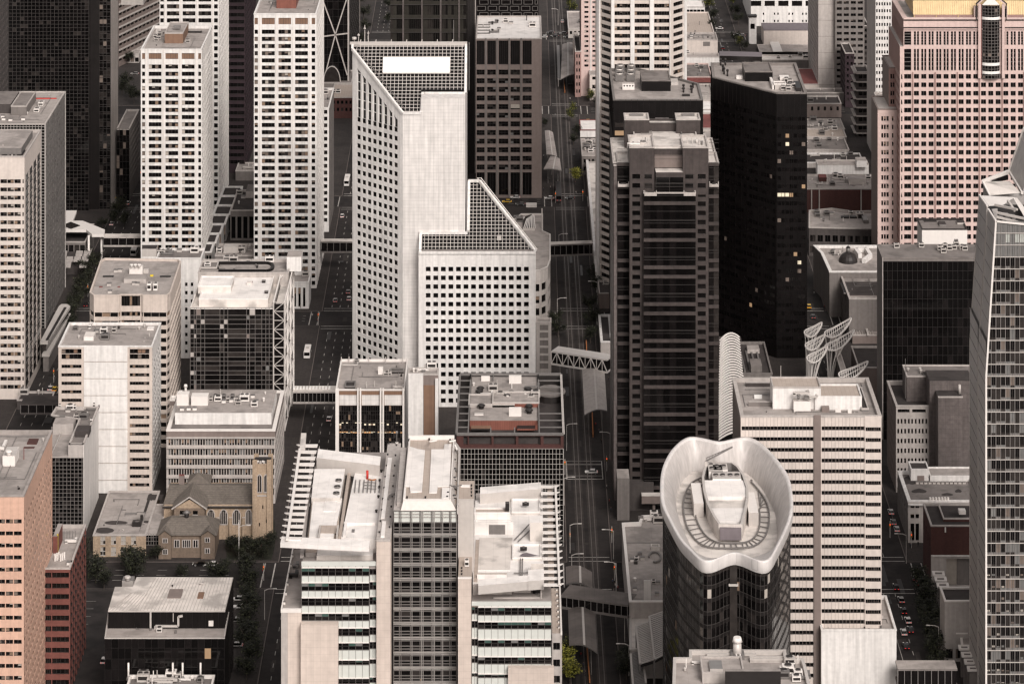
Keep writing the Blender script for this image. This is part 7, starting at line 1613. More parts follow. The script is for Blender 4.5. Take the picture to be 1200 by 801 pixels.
for i, (pts, zc_, txt) in enumerate((([(750,777),(766,772),(765,726),(745.5,734)], 15, 'left-hand slatted canopy roof tilted over the tram street pavement'), ([(767,772),(780,765),(778,716),(761,722)], 17, 'right-hand slatted canopy roof next to the curved dark tower'), ([(742,805),(757,800),(752,762),(739,766)], 12, 'lowest slatted canopy roof, in shade at the street edge'))):
    P = rpoly(pts, zc_); t = thing('slatted_canopy', txt, 'canopy', (P[0][0], P[0][1], 0), 'slatted canopies by the curved dark tower'); m = MB(); a0, a1, a2, a3 = [(*q, zc_) for q in P]
    for k in range(23):
        q = k/22; s0 = tuple(lerp(a0[j], a3[j], q) for j in range(3)); s1 = tuple(lerp(a1[j], a2[j], q) for j in range(3)); sl_ = MB(); sl_.beam(s0, s1, .55 if k % 22 else .7, .25, ML_ if i < 2 else MG_); sl_.build('slat', t)
    m.beam(a0, a3, .6, .5, ML_); m.beam(a1, a2, .6, .5, ML_)
    for q in (a0, a1, a2, a3): m.beam((q[0], q[1], 0), q, .35, .35, MG_)
    m.build('frame', t); m = MB(); m.face([(q[0], q[1], zc_-1.2) for q in (a0, a1, a2, a3)], RD_); m.build('under_roof', t)
# ribbed galleria roof between the towers
P0, P1 = G(842, 512, 13), G(843, 396, 13); t = thing('galleria_roof', 'curved white ribbed galleria roof squeezed between the mauve tower and the striped office block', 'roof', (P0[0], P0[1], 0)); m = MB()
NRB = 38
for k in range(NRB):
    q = k/(NRB-1); yv = lerp(512, 396, q**.97); xl_ = lerp(841, 843.5, q); xr_ = lerp(886, 866, min(1, q*1.0)) if q < .8 else lerp(882-14*.8, 866, (q-.8)/.2)
    xr_ = lerp(884, 867, q**.6); D_ = DG(yv, 13); x0_, x1_ = PX(xl_, D_), PX(xr_, D_); R_ = MB(); prev = None
    for j in range(9):
        s_ = j/8; pt = (lerp(x0_, x1_, s_), D_+3*s_, 9+5.5*sin(pi*(.18+.6*s_)));
        if prev: R_.beam(prev, pt, .5, .5, MW_)
        prev = pt
    R_.build('rib', t)
sh = MB()
for k in range(12):
    q0, q1 = k/12, (k+1)/12
    y0v, y1v = lerp(512,396,q0), lerp(512,396,q1); Da, Db = DG(y0v,13), DG(y1v,13)
    for j in range(8):
        s0, s1 = j/8, (j+1)/8; f_ = lambda D__, q_, s_: (lerp(PX(lerp(841,843.5,q_),D__), PX(lerp(884,867,q_**.6),D__), s_), D__+3*s_, 8.4+5.5*sin(pi*(.18+.6*s_))); sh.face([f_(Da,q0,s0), f_(Da,q0,s1), f_(Db,q1,s1), f_(Db,q1,s0)], BP_)
sh.build('glazing', t); m = MB(); m.prism([G(841,514,8), G(888,514,8), G(868,394,8), G(842,394,8)], 0, 8, 'dark_concrete'); m.build('wall', t)
p, z = rect(868, 905, 437, 470, 400); b = Bld('flat_building', 'low dark roof with slanting ribs behind the striped office block', p, z)
for i in range(4): b.plain(b.AB(i), 0, z, GC_)
b.roof(deck=RD_, cop=GC_); zr = z-1
for k in range(4): b.rb('roof_rib', 872+6*k, 874+6*k, 434-2*k, 436-2*k, 412-2*k, zr, MG_)
b.rb(RB_, 880, 893, 428, 436, 420, zr, GC_, RG_2); b.rb(RB_, 876, 890, 409, 414, 404, zr, LC_, RG_); b.done()
# right-hand glass tower with crystalline top
Dz = 900.0; XL = PX(1155.5, Dz); zt_ = ZZ(259, Dz); Xt = PX(1167, Dz); XR = PX(1285, Dz); zmid = ZZ(400, Dz)
b = Bld('glass_tower', 'angular glass tower with grey metal side panels cut by the right edge', [(XL,Dz),(XR,Dz),(XR,Dz+32),(XL,Dz+32)], 170); b.D = Dz
fh = 13.9*Dz/F
def xedge(z_): return XL if z_ < zmid-10 else XL+(Xt-XL)*min(1.0, (z_-(zmid-10))/(zt_-zmid+10))
zs_ = []; y = 801+13.9*6+1
rows_y = [259+13.95*i for i in range(-1, 42)]
zfl_ = sorted({0.0, zt_}|{ZZ(y_, Dz) for y_ in rows_y if .5 < ZZ(y_, Dz) < zt_-.5})
skin = MB(); mu = MB(); pale = MB()
for i in range(len(zfl_)-1):
    z0_, z1_ = zfl_[i], zfl_[i+1]; px = 1161; xs = []
    x = PX(1161.5, Dz)
    xs = [xedge((z0_+z1_)/2)+.5]
    while x < XR:
        if x > xs[0]+.4: xs.append(x)
        x += 5.55*Dz/F
    xs.append(XR)
    top = i > len(zfl_)-5
    for a_, c_ in zip(xs, xs[1:]):
        za_ = z0_+fh*.22; g_ = random.choice(['glass_grey','glass_grey','glass_pale']) if top else pick([(GM_, 4), (GD_, 5), ('glass_grey', .8), ('blind', .7)])
        if a_ == xs[0]: lo_, hi_ = xedge(z0_), xedge(z1_)
        else: lo_ = hi_ = a_
        if b.nw < 296:
            o_ = MB(); t_ = random.uniform(0, .025); o_.face([(lo_,Dz,za_),(c_,Dz+t_,za_),(c_,Dz+t_,z1_),(hi_,Dz,z1_)], g_)
            if not top and random.random() < .35: o_.box(lo_+.3, c_-.35, Dz-.04, Dz-.01, za_+.1, za_+random.uniform(.3,.8), random.choice(['blind_pale','blind','glass_grey','blind_pale']))
            o_.build('window', b.root); b.nw += 1
        else: skin.face([(lo_,Dz,za_),(c_,Dz,za_),(c_,Dz,z1_),(hi_,Dz,z1_)], g_)
        skin.face([(lo_,Dz-.02,z0_),(c_,Dz-.02,z0_),(c_,Dz-.02,za_),(lo_,Dz-.02,za_)], 'glass_grey' if top else random.choice(['glass_grey',GM_,GM_,MG_]))
        mu.beam((c_,Dz-.1,z0_),(c_,Dz-.1,z1_), .2, .14, MG_)
        mu.beam(((lo_+c_)/2,Dz-.08,z0_),((lo_+c_)/2,Dz-.08,z1_), .08, .07, MD_2)
    mu.beam((xs[0]-.5,Dz-.2,z0_),(XR,Dz-.2,z0_), .3, .17, ML_)
mu.beam((XL,Dz-.2,0),(XL,Dz-.2,zmid-10), .5, .5, MW_); mu.beam((XL,Dz-.2,zmid-10),(Xt,Dz-.2,zt_), .5, .5, MW_); mu.beam((Xt,Dz-.2,zt_),(XR,Dz-.2,zt_-3), .5, .5, MW_)
skin.build('window_pane', b.root, 'stuff'); mu.build('mullion', b.root, 'stuff')
# side: two panel strips with a dark slot
Dm1, Dm2, Dm3 = Dz+14.5, Dz+16.2, Dz+32
m = MB()
def sidewall(ya_, yb_, zta, ztb, xoff_t):
    for k in range(26):
        z0_, z1_ = zmid*k/26, zmid*(k+1)/26; xa0 = XL-.0; q = MB(); q.face([(XL,yb_,z0_),(XL,ya_,z0_),(XL,ya_,z1_),(XL,yb_,z1_)], 'zinc'); q.beam((XL-.05,yb_,z1_),(XL-.05,ya_,z1_-.0), .12, .16, MG_2); q.build('cladding_panel', b.root)
    n_ = 9
    for k in range(n_):
        t0, t1 = k/n_, (k+1)/n_; q = MB(); f_ = lambda t_, zt__, yy_: (XL+xoff_t*t_, yy_, zmid-10+(zt__-zmid+10)*t_); q.face([f_(t0,ztb,yb_), f_(t0,zta,ya_), f_(t1,zta,ya_), f_(t1,ztb,yb_)], 'zinc'); q.beam(f_(t1,ztb,yb_), f_(t1,zta,ya_), .14, .2, MG_2); q.build('cladding_panel', b.root)
zA1 = ZZ(245, Dm1); zA2 = ZZ(228.5, Dm3)
sidewall(Dz, Dm1, zt_, zA1, Xt-XL); sidewall(Dm2, Dm3, ZZ(241.5, Dm2), zA2, Xt-XL)
m.box(XL+.8, XL+2, Dm1, Dm2, 0, zmid, BP_); m.build('slot', b.root); m = MB()
m.face([(XL+.4,Dm2,zmid-10),(XL+.4,Dm1,zmid-10),(Xt+.2,Dm1,zA1-1),(Xt+.2,Dm2,zA1-1)], BP_); m.build('slot', b.root)
edge = MB();
for (yy_, ztt) in ((Dm1,zA1),(Dm2,ZZ(241.5,Dm2)),(Dm3,zA2)): edge.beam((XL-.05,yy_,0),(XL-.05,yy_,zmid-10), .25, .25, ML_); edge.beam((XL-.05,yy_,zmid-10),(Xt-.05,yy_,ztt), .25, .25, ML_)
edge.beam((Xt,Dz,zt_),(Xt,Dm1,zA1), .5, .5, MW_); edge.beam((Xt,Dm2,ZZ(241.5,Dm2)),(Xt,Dm3,zA2), .5, .5, MW_); edge.build('edge_trim', b.root)
m = MB(); zdk = zt_-4; m.face([(Xt,Dz+.3,zdk),(XR,Dz+.3,zdk),(XR,Dm3,zdk),(Xt,Dm3,zdk)], MD_); m.build('roof_deck', b.root)
W4 = lambda px, py, D_: (PX(px,D_), D_, ZZ(py,D_))
m = MB(); m.face([W4(1150,229,Dm3), W4(1159,241.5,Dm2), W4(1176,240,Dm2+6), W4(1189,231,Dm3)], MW_); m.face([W4(1187,231,Dm3), W4(1192,232,Dm3+3), W4(1215,262,Dz+8), W4(1205,262,Dz+3)], MW_); m.face([W4(1162,245,Dm1), W4(1167.5,258.5,Dz), W4(1169,250,Dz+6), W4(1169,244,Dm1)], ML_); m.build('crown_blade', b.root)
for a_, c_ in (((1166,240,Dm1),(1192,245.5,Dz+8)),((1168,249,Dz+8),(1200,256,Dz+4)),((1181,235,Dm2),(1189,247,Dz+10)),((1168,254,Dz+3),(1200,262,Dz+1))): m = MB(); m.beam(W4(*a_), W4(*c_), .6, .6, ML_); m.build('crown_beam', b.root)
for k in range(5): m = MB(); q = W4(1171+4*k, 250+2*(k % 2), Dz+9); m.box(q[0]-.8, q[0]+.8, q[1], q[1]+2, zdk, zdk+2.5+.5*(k % 3), MG_); m.build('roof_unit', b.root)
b.plain(((XR,Dz),(XR,Dm3)), 0, zdk, MG_); b.plain(((XR,Dm3),(XL,Dm3)), 0, zmid, MG_); b.done()
# its taller twin behind
D2 = 948.0; b = Bld('glass_tower', 'second angular metal-clad tower rising behind at the right edge', [(PX(1152,D2),D2),(PX(1290,D2),D2),(PX(1290,D2),D2+30),(PX(1152,D2),D2+30)], 175)
w_ = lambda px, py, D_=D2: (PX(px,D_), D_, ZZ(py,D_))
m = MB(); m.face([w_(1152,213),(PX(1152,D2),D2,0),(PX(1290,D2),D2,0),w_(1290,140),w_(1200,226),w_(1197,226)], 'zinc'); m.face([w_(1183,200,D2+16), w_(1198,226,D2-1), w_(1215,170,D2-1), w_(1201,149,D2+16)], 'zinc'); m.face([w_(1215,170,D2-1), w_(1198,226,D2-1), w_(1290,226,D2-1), w_(1290,170,D2-1)], 'zinc'); m.build('wall', b.root)
m = MB(); m.face([w_(1152.5,213), w_(1160,229,D2-8), w_(1196,226,D2-8), w_(1183,212,D2+10)], RS_); m.build('roof', b.root)
m = MB(); m.beam(w_(1152,213), w_(1183,201,D2+16), .8, 1.2, MW_); m.beam(w_(1183,201,D2+16), w_(1198,226,D2-1), .8, .9, MW_); m.beam(w_(1152,213), w_(1160,229,D2-8), .5, .5, MW_); m.beam(w_(1182,201,D2+16), w_(1200,149,D2+16), .5, .5, ML_); m.build('edge_trim', b.root)
m = MB(); m.face([w_(1162,211,D2+3), w_(1181,204.5,D2+14), w_(1181,211,D2+14), w_(1162,214,D2+3)], GD_); m.build('clerestory', b.root)
for k in range(7):
    m = MB(); m.beam(w_(1186+2.2*k,199-7.5*k,D2+15.5), w_(1200+2.3*k,223-8*k,D2-1.2), .15, .2, ML_); m.build('panel_joint', b.root)
b.done()
# ================================================================== background and mid-distance buildings
def blk(label, px0, px1, yt, yb, yback, wall=LC_, deck=RG_, nx=0, fh=3.8, fr=.55, hf=.5, cop=LC_, name='flat_building', sc=0, side=None, gs=GD, nm=1, single=True, ph=.8, pw=.4, vr=None, depth=None, swall=None, fin=True):
    p, z = rect(px0, px1, yt, yb, yback, depth); b = Bld(name, label, p, z); sw = swall or wall
    rows = [(z-ph-1-fh*i-fh*hf, z-ph-1-fh*i) for i in range(int((z-2)/fh))]
    for i in range(4):
        AB = b.AB(i); L = flen(AB)
        if nx and i == 0: b.facade(AB, 0, z, even(L, nx, fr, .3, .3), rows, wall, gs, nm, 1, rec=.45, frame='mull_dark', single=single)
        elif side and ((i == 1 and px1 < VX) or (i == 3 and px0 > VX)): b.facade(AB, 0, z, even(L, side, fr, .3, .3), rows, sw, gs, 1, 1, rec=.4, frame=None, single=False)
        else: b.plain(AB, 0, z, sw if i else wall)
    b.roof(ph=ph, pw=pw, deck=deck, cop=cop)
    if sc: b.scatter(px0+(px1-px0)*.1, px1-(px1-px0)*.1, yback+(yt-yback)*.25 if yback is not None else yt-8, yt-(yt-(yback or yt-8))*.1, z-ph, sc, int(px0*7+yt))
    if fin: b.done()
    return b, z-ph
# dark diagrid tower
p, z = rect(335, 408.5, -60, 100, None, 118); b = Bld('diagrid_tower', 'black glass tower with large crossed steel diagonals, behind the third white tower', p, z)
f, s = b.AB(0), b.AB(1); b.curtain(f, 0, z, lines(0, flen(f), 3), lines(0, z, 4.2), GK, MD_, .12, .1); b.curtain(s, 0, z, lines(0, flen(s), 6), lines(0, z, 4.2), GK, MD_, .12, .1); b.plain(b.AB(2), 0, z, BP_); b.plain(b.AB(3), 0, z, BP_)
W5 = lambda px, py: (PX(px, b.D), b.D-.4, ZZ(py, b.D))
for a, c in (((393,40.5),(377.5,-2)),((393,40.5),(407.5,-5)),((393,40.5),(380,92)),((393,40.5),(407,88)),((376,43),(408,39)),((408.3,98),(408.3,-50)),((377.5,-2),(365,-40))): m = MB(); m.beam(W5(*a), W5(*c), .85, .6, LC_); m.build('diagonal', b.root)
m = MB(); x = p[1][0]; m.box(x-.1, x+.3, p[2][1]-.6, p[2][1], 0, z, GC_); m.build('edge_trim', b.root); b.roof(); b.done()
b, zr = blk('low tan-roofed building on the near side of the diagrid tower, with a dark red front', 388, 414, 114, 139, 98, 'brown_brick', RT_, 5, sc=2)
b, zr = blk('grey pavilion with a translucent horseshoe dome at the foot of the diagrid tower', 378, 412, 97, 104, 82, GC_, RG_2, sc=4, fin=False)
x, y = G(389, 96, zr); m = MB()
for k in range(10):
    a0, a1 = pi*k/10, pi*(k+1)/10
    m.face([(x-4.6*cos(a0),y,zr+8.5*sin(a0)),(x-4.6*cos(a1),y,zr+8.5*sin(a1)),(x-4.6*cos(a1),y+14,zr+8.5*sin(a1)),(x-4.6*cos(a0),y+14,zr+8.5*sin(a0))], 'glass_grey'); m.beam((x-4.6*cos(a0),y,zr+8.5*sin(a0)),(x-4.6*cos(a1),y,zr+8.5*sin(a1)), .4, .4, ML_)
m.face([(x-4.6*cos(pi*k/10),y+.3,zr+8.5*sin(pi*k/10)) for k in range(11)][::-1], GM_); m.build('horseshoe_dome', b.root); b.done()
# olive gridded tower
p, z = rect(457.5, 546.5, -60, 206, None, 40); b = Bld('office_tower', 'dark olive tower with pale vertical fins behind the white stepped tower', p, z)
f = b.AB(0); b.curtain(f, 0, z, lines(0, flen(f), 1.5), [], [(GD_, 3), ('olive_frame', 2), (GM_, 1), (GB_, 2)], None)
b.bands(f, [ZZ(3.3-16.2*3+16.2*i, b.D) for i in range(15)], 1.6, .5, 'olive_frame'); b.bands(f, [ZZ(5.5-16.2*3+16.2*i, b.D) for i in range(15)], .3, .6, MD_2)
b.ribs(f, 0, z, lines(.2, flen(f)-.2, 1.0), .14, .25, 'olive_frame'); b.ribs(f, 0, z, [b.u(f, q) for q in (472.5,494.5,516.4,538)], .75, .9, 'grey_brick')
for i in (1,2,3): b.plain(b.AB(i), 0, z, 'olive_frame')
b.roof(); b.done()
b, zr = blk('narrow dark shaft building between the olive tower and the brown gridded tower', 547, 557.5, -60, 203, None, MD_, depth=30, name='office_tower', fin=False); b.ribs(b.AB(0), 0, b.z, lines(.4, flen(b.AB(0))-.3, 1.1), .15, .3, 'mull_dark'); b.ribs(b.AB(0), 0, b.z, [flen(b.AB(0))-.2], .35, .5, LC_); b.done()
# brown gridded tower
p, z = rect(557.8, 634.8, 45, 232, 18.5); b = Bld('office_tower', 'brown gridded tower with tall louvred top and white roof, left of the tram street', p, z)
f = b.AB(0); cx = b.cols(f, [(558.6,567.8),(571,581),(584.5,595.5),(598.3,609.2),(612.4,623)])
b.facade(f, ZZ(200,b.D), ZZ(78,b.D), cx, b.rows([(81.8+10.1*i, 88+10.1*i) for i in range(12)]), BP_2, GK+[(GM_, 2), ('glass_grey', .2)], 3, 2, rec=.6, frame='mull_dark')
b.facade(f, ZZ(78,b.D), z, cx, b.rows([(47.8,76)]), BP_2, [(BP_, 1)], 5, 1, rec=.8, frame='mull_dark'); b.facade(f, 0, ZZ(200,b.D), cx, b.rows([(202,229)]), BP_2, GK, 3, 1, rec=1.2)
m = MB(); b.ribs(f, 0, z, [b.u(f, q) for q in (569.4,582.8,596.9,610.8)], .7, .5, GC_, m); m.build('pilaster', b.root)
m = MB(); w_ = PX(115+12.4*5, b.D)
m.box(PX(598.5,b.D), PX(609,b.D), b.D+.2, b.D+.5, ZZ(127,b.D), ZZ(121,b.D), 'blind_pale'); m.build('lit_blind', b.root)
for i in (1,2,3): b.plain(b.AB(i), 0, z, BP_2)
b.roof(ph=.7, deck=RW_, cop=LC_); zr = z-.7
for q in ((562,30),(562,33),(562,36.5),(562,40)): b.unit(q[0]+4, q[1], zr, 7, 1, .7, 'duct', MG_)
for q in ((577,29),(577,38),(583,27)): b.unit(*q, zr, 1.4, 1.4, 1.6, 'vent', MD_)
b.scatter(565, 630, 22, 40, zr, 10, 4); b.unit(617, 24, zr, .4, .4, 3, 'pipe', MD_); b.done()
# black tower with outlined windows behind it
p, z = rect(557, 631, -30, 92, None, 45); b = Bld('office_tower', 'black tower with white-outlined windows peeking over the brown gridded tower', p, z); f = b.AB(0)
b.plain(f, 0, z, BP_)
for j in range(14):
    for i in range(6):
        a = 559+13*i+(3 if j % 2 else 0); c_ = a+10; y0 = -22+7.4*j; m = MB(); D_ = b.D-.15; x0, x1, z0_, z1_ = PX(a,D_), PX(min(c_,630),D_), ZZ(y0+5,D_), ZZ(y0,D_)
        if x1-x0 < 1: continue
        for e in (((x0,D_,z0_),(x1,D_,z0_)),((x0,D_,z1_),(x1,D_,z1_)),((x0,D_,z0_),(x0,D_,z1_)),((x1,D_,z0_),(x1,D_,z1_))): m.beam(*e, .28, .22, MG_2)
        m.face([(x0,D_+.1,z0_),(x1,D_+.1,z0_),(x1,D_+.1,z1_),(x0,D_+.1,z1_)], GD_); m.build('window', b.root)
for i in (1,2,3): b.plain(b.AB(i), 0, z, BP_)
b.roof(); b.done()
# right-hand side of the tram street, top
blk('low grey-roofed building at the top of the tram street', 666, 682, 33, 45, 13, LC_, 'canopy_roof', 3, sc=2, cop=ML_)
blk('small white shop with dark windows behind the tram platform', 672, 684, 47, 82, 38, CW_, RG_, 2, 3.6, .5, sc=2)
blk('narrow dark red-brown building left of the slim pinkish tower', 674, 681, 60, 114, 42, 'pink_dark', RD_, 2)
blk('white-roofed low building with a red fascia below the slim pinkish tower', 680, 702, 152, 161, 140, WW_, RW_, cop='stain_red', ph=.4)
blk('cluttered low roof between the tram street trees and the octagonal tower', 682, 703, 182, 205, 162, GC_, RG_, 4, sc=12)
b, zr = blk('long low white building along the tram street at the foot of the octagonal tower', 698, 716, 318, 338, 170, LC_, RS_, 2, sc=5, cop=WW_, pw=1.1, side=22, swall=LC_)
blk('low building with a white parapet and dark roof beside the truss footbridge', 704, 718, 400, 418, 368, LC_, RD_, cop=WW_, pw=.9, side=8)
blk('low brown building in the shade of the dark mauve tower', 702, 716, 343, 362, 328, BP_2, RD_, sc=2)
# between octagonal tower and black tower
blk('white two-storey building with a strip window, right of the octagonal tower', 790, 826, 8, 18, -12, WW_, RW_, 8, 3, .9, sc=3)
blk('beige-roofed hall above the cream blank-walled building', 790, 838, 42, 52, 14, LC_, RT_, sc=3, cop=CW_)
b, zr = blk('cream blank-walled building left of the upper avenue', 790, 841, 46.5, 66, 38, CW_, RG_, sc=5, fin=False); m = MB(); D_ = b.D-.1; m.box(PX(824,D_), PX(832,D_), D_-.1, D_, ZZ(54,D_), ZZ(49,D_), GC_); m.build('louvre', b.root); b.done()
blk('white arcaded shop front left of the purple canopy', 790, 843, 66.5, 78, 62, WW_, RG_, 9, 6, .5, sc=4)
blk('grey roof with a pink-red edge strip between the octagonal and the black tower', 780, 834, 90, 97, 74, 'stain_red', RG_2, cop=PG_, sc=5)
blk('pale stepped roof in the gap left of the black tower, upper part', 780, 836, 112, 120, 98, LC_, RG_, 6, sc=5)
blk('white roof in the gap left of the black tower', 790, 837, 128, 136, 117, WW_, RW_)
blk('red-roofed low building glimpsed in the gap left of the black tower', 790, 838, 150, 158, 132, LC_, 'stain_red')
blk('small pale building at the lower end of the gap left of the black tower', 790, 839, 172, 190, 152, LC_, RG_, 6, sc=4)
# institution at the top right
b, zr = blk('large white institutional building with big dark windows across the top right', 880, 985, -14, 31, -40, WW_, RW_, fin=False); f = b.AB(0); b.wall = MB()
for i in (1,2,3): b.plain(b.AB(i), 0, b.z, WW_)
b.facade(f, 0, b.z, b.cols(f, [(879.5+16*i+.5, 879.5+16*i+12.5) for i in range(5)]), b.rows([(1.2,7.5)]), WW_, GD, 1, rec=.8); m = MB()
for q in (894,907,911,924,928,940,944,953): m.box(PX(q,b.D), PX(q+1.5,b.D), b.D-.08, b.D-.01, ZZ(17.5,b.D), ZZ(15,b.D), GB_); m.box(PX(q,b.D), PX(q+1.5,b.D), b.D-.08, b.D-.01, ZZ(26,b.D), ZZ(23.5,b.D), GB_)
m.build('small_window', b.root, 'stuff'); b.done()
b, zr = blk('square white turret with a louvred opening, left end of the institutional building', 878, 886.5, 20, 52, 17, WW_, MD_, fin=False); m = MB(); m.box(PX(879.5,b.D), PX(884.5,b.D), b.D-.12, b.D-.02, ZZ(34,b.D), ZZ(28,b.D), GB_); m.build('louvre', b.root); m = MB(); m.box(PX(876.5,b.D), PX(887,b.D), b.D-.6, b.D+4, b.z, b.z+.8, MD_); m.build('cap', b.root); b.done()
blk('pale wall with a purple-brown sloping roof in front of the institutional building', 895, 985, 35, 54, 27, CW_, 'purple_metal', ph=.2, cop='purple_metal')
b, zr = blk('grey paved roof terrace with a white slanted panel, upper right', 890, 985, 60, 66, 52, BP_, 'canopy_roof', ph=.4, fin=False); b.rb('roof_panel', 906, 917, 60, 61, 49, zr+.3, MW_); b.done()
blk('white loading building at the corner of the upper avenue', 884, 985, 70, 80, 64, GC_, RS_, sc=6)
blk('purple-red flat roof between the black tower and the pale blank tower', 925, 960, 98.5, 110, 80, CW_, 'stain_red', 4, 9, .8, ph=.3)
p, z = rect(959, 978.5, -60, 108, None, 60); b = Bld('office_tower', 'pale blank-faced tower with a finely hatched side at the top right', p, z); b.plain(b.AB(0), 0, z, LC_); b.facade(b.AB(3), 0, z, even(60, 14, .55), [(z-3.1*i-2.4, z-3.1*i-.7) for i in range(50)], LC_, GD, single=False, frame=None)
b.plain(b.AB(1), 0, z, LC_); b.plain(b.AB(2), 0, z, LC_); b.roof(); b.bands(b.AB(0), lines(4, z-4, 9), .12, .06, GC_); b.done()
b, zr = blk('grey apartment slab with wide dark windows at the top right', 978.8, 1013, -60, 110, None, GC_, RG_2, 4, 3.05*1.1, .72, .45, name='apartment_building', depth=18, nm=2)
b, zr = blk('dark building with stepped balconies in front of the white small-windowed tower', 1001, 1018, 30, 92, 20, 'dark_concrete', RD_, 2, 3.2, .85, .6, name='apartment_building', side=4, sc=3)
b, zr = blk('narrow purple-brown apartment block left of the stepped balconies', 990.5, 1001, 62, 126, 50, 'purple_band', RD_, 2, 3.2, .5, .5, name='apartment_building', side=5)
p, z = rect(1003.5, 1019, 84, 160, 76); b = Bld('apartment_building', 'terraced apartment block with pale balcony edges beside the white small-windowed tower', p, z)
for i in (0, 3): AB = b.AB(i); b.facade(AB, 0, z, even(flen(AB), 2 if i == 0 else 5, .9), [(z-4.4*k-3.6, z-4.4*k-1.2) for k in range(8)], 'dark_concrete', GK, rec=1.2, frame=None); b.bands(AB, [z-4.4*k-.8 for k in range(9)], .5, 1.3, LC_)
b.plain(b.AB(1), 0, z, 'dark_concrete'); b.plain(b.AB(2), 0, z, 'dark_concrete'); b.roof(deck=RD_); b.done()
b, zr = blk('slim white tower with small square windows beside the pink granite tower', 1026, 1060, -60, 190, None, WW_, RG_, 0, depth=38, name='office_tower', fin=False); b.wall = MB(); f = b.AB(0)
b.facade(f, 0, b.z, b.cols(f, [(1026.8+3.05*i, 1028.5+3.05*i) for i in range(10)]), b.rows([(3.6-57+8.05*i, 7.4-57+8.05*i) for i in range(30)]), WW_, GK, 1, rec=.4, frame=None, single=False)
for i in (1,2,3): b.plain(b.AB(i), 0, b.z, LC_)
b.done()
b, zr = blk('light concrete stub with a slanted roof at the foot of the slim white tower', 1027, 1041, 114, 205, 108, LC_, RG_, sc=2)
# roofs descending the right-hand block
b, zr = blk('old brownstone building with small sash windows, upper right block', 925, 986, 121, 138, 112, BP_2, RD_, 8, 4.2, .35, .5, sc=6, nm=2)
blk('dark service building with white openings behind the brownstone building', 945, 1012, 108.5, 122, 103, GC_, RG_2, 8, 5, .6, .6, sc=4)
blk('pale roof crowded with plant in front of the brownstone building', 925, 990, 151, 157, 139, LC_, RG_, sc=22)
blk('tan roof with two small vents, second below the brownstone building', 925, 992, 160, 167, 150, GC_, RT_, sc=5)
blk('grey panelled roof with dark clutter at its right end, upper right block', 925, 995, 175, 181, 161, LC_, RG_2, sc=9)
blk('dark purple roof in a white parapet behind the long white-fronted building', 925, 1012, 190, 197, 179, LC_, RD_, sc=8, cop=WW_)
b, zr = blk('long white-fronted low building in the upper right block', 958, 1018, 192.5, 207, 187, WW_, RG_, sc=3, fin=False); b.rb('stair_box', 1004, 1016, 188.5, 196, 184, zr, WW_, RG_); b.done()
b, zr = blk('wide low building with a dark red front and cluttered roof', 925, 1028, 221, 249, 204, 'brown_brick', RG_, sc=26, fin=False); b.rb(RB_, 960, 969, 208, 213, 204, zr, 'brown_brick', 'stain_red'); b.rb(RB_, 995, 1015, 210, 216, 206, zr, ML_, RG_); m = MB(); b.ribs(b.AB(0), 0, b.z, [b.u(b.AB(0), q) for q in (951,960,1009)], .5, .5, LC_, m); m.build('pilaster', b.root); b.done()
zq = 13; p = rpoly([(948,266),(1036,268),(1036,246),(1000,247),(975,243.5),(948,246)], zq); b = Bld('flat_building', 'tan roof with a curved edge and long duct above a dark window front', p, zq); b.facade(b.AB(0), 0, zq, even(flen(b.AB(0)), 10, .7), [(1.5,4.5),(6.5,9.5)], 'dark_concrete', GD, 2)
for i in range(1, len(p)): b.plain(b.AB(i), 0, zq, GC_)
b.roof(deck=RG_, cop=LC_); b.scatter(955, 1020, 249, 262, zq-1, 20, 71); b.rb('duct', 986, 1012, 254, 256, 252.5, zq-1, MD_); b.rb('duct', 1012, 1018, 258, 262, 252, zq-1, MG_); b.done()
# domed hall and neighbours on the pedestrian avenue
zq = 19; p = rpoly([(975,318),(1036,318),(1036,287),(953,287),(962,296),(972,318)], zq); b = Bld('domed_hall', 'old hall with a dark dome and lantern on its pale roof, beside the pedestrian avenue', p, zq)
for i in range(len(p)): b.plain(b.AB(i), 0, zq, GC_)
b.roof(deck=RG_, cop=WW_, pw=1.2); zr = zq-1; x, y = G(994, 306.5, zr); m = MB(); R_ = 4.0; lat = 5
for i in range(lat):
    a0, a1 = pi/2*i/lat, pi/2*(i+1)/lat
    for k in range(16):
        t0, t1 = 2*pi*k/16, 2*pi*(k+1)/16; q = lambda a, t_: (x+R_*cos(a)*cos(t_), y+R_*cos(a)*sin(t_), zr+R_*1.05*sin(a)); m.face([q(a0,t0), q(a0,t1), q(a1,t1), q(a1,t0)], MD_, True)
m.build('dome', b.root); m = MB(); m.cyl(x, y, zr+R_, zr+R_+2, .9, MG_, 8); m.cyl(x, y, zr+R_+2, zr+R_+2.6, 1.1, MD_, 8, .3); m.cyl(x, y, zr+R_+2.6, zr+R_+5, .1, MD_, 5); m.build('lantern', b.root)
m = MB()
for a0, a1 in (((1003,293),(1015,292)),((1015,292),(1020,300)),((1020,300),(1012,306)),((1003,293),(1008,300))): m.beam((*G(*a0,zr+1),zr+1),(*G(*a1,zr+1),zr+1), 1.6, 1.8, WW_)
m.build('lightwell', b.root); b.scatter(975, 990, 290, 300, zr, 9, 15); b.done()
zq = 17; p = rpoly([(995,349.5),(1040,349.5),(1040,308),(980,308)], zq); b = Bld('old_building', 'long old pale building with a blind side wall facing the pedestrian avenue, below the dome', p, zq)
for i in range(3): b.plain(b.AB(i), 0, zq, GC_)
b.facade(b.AB(3), 0, zq, even(flen(b.AB(3)), 9, .4), [(2,5),(7,10),(12,14.5)], GC_, GD, single=False)
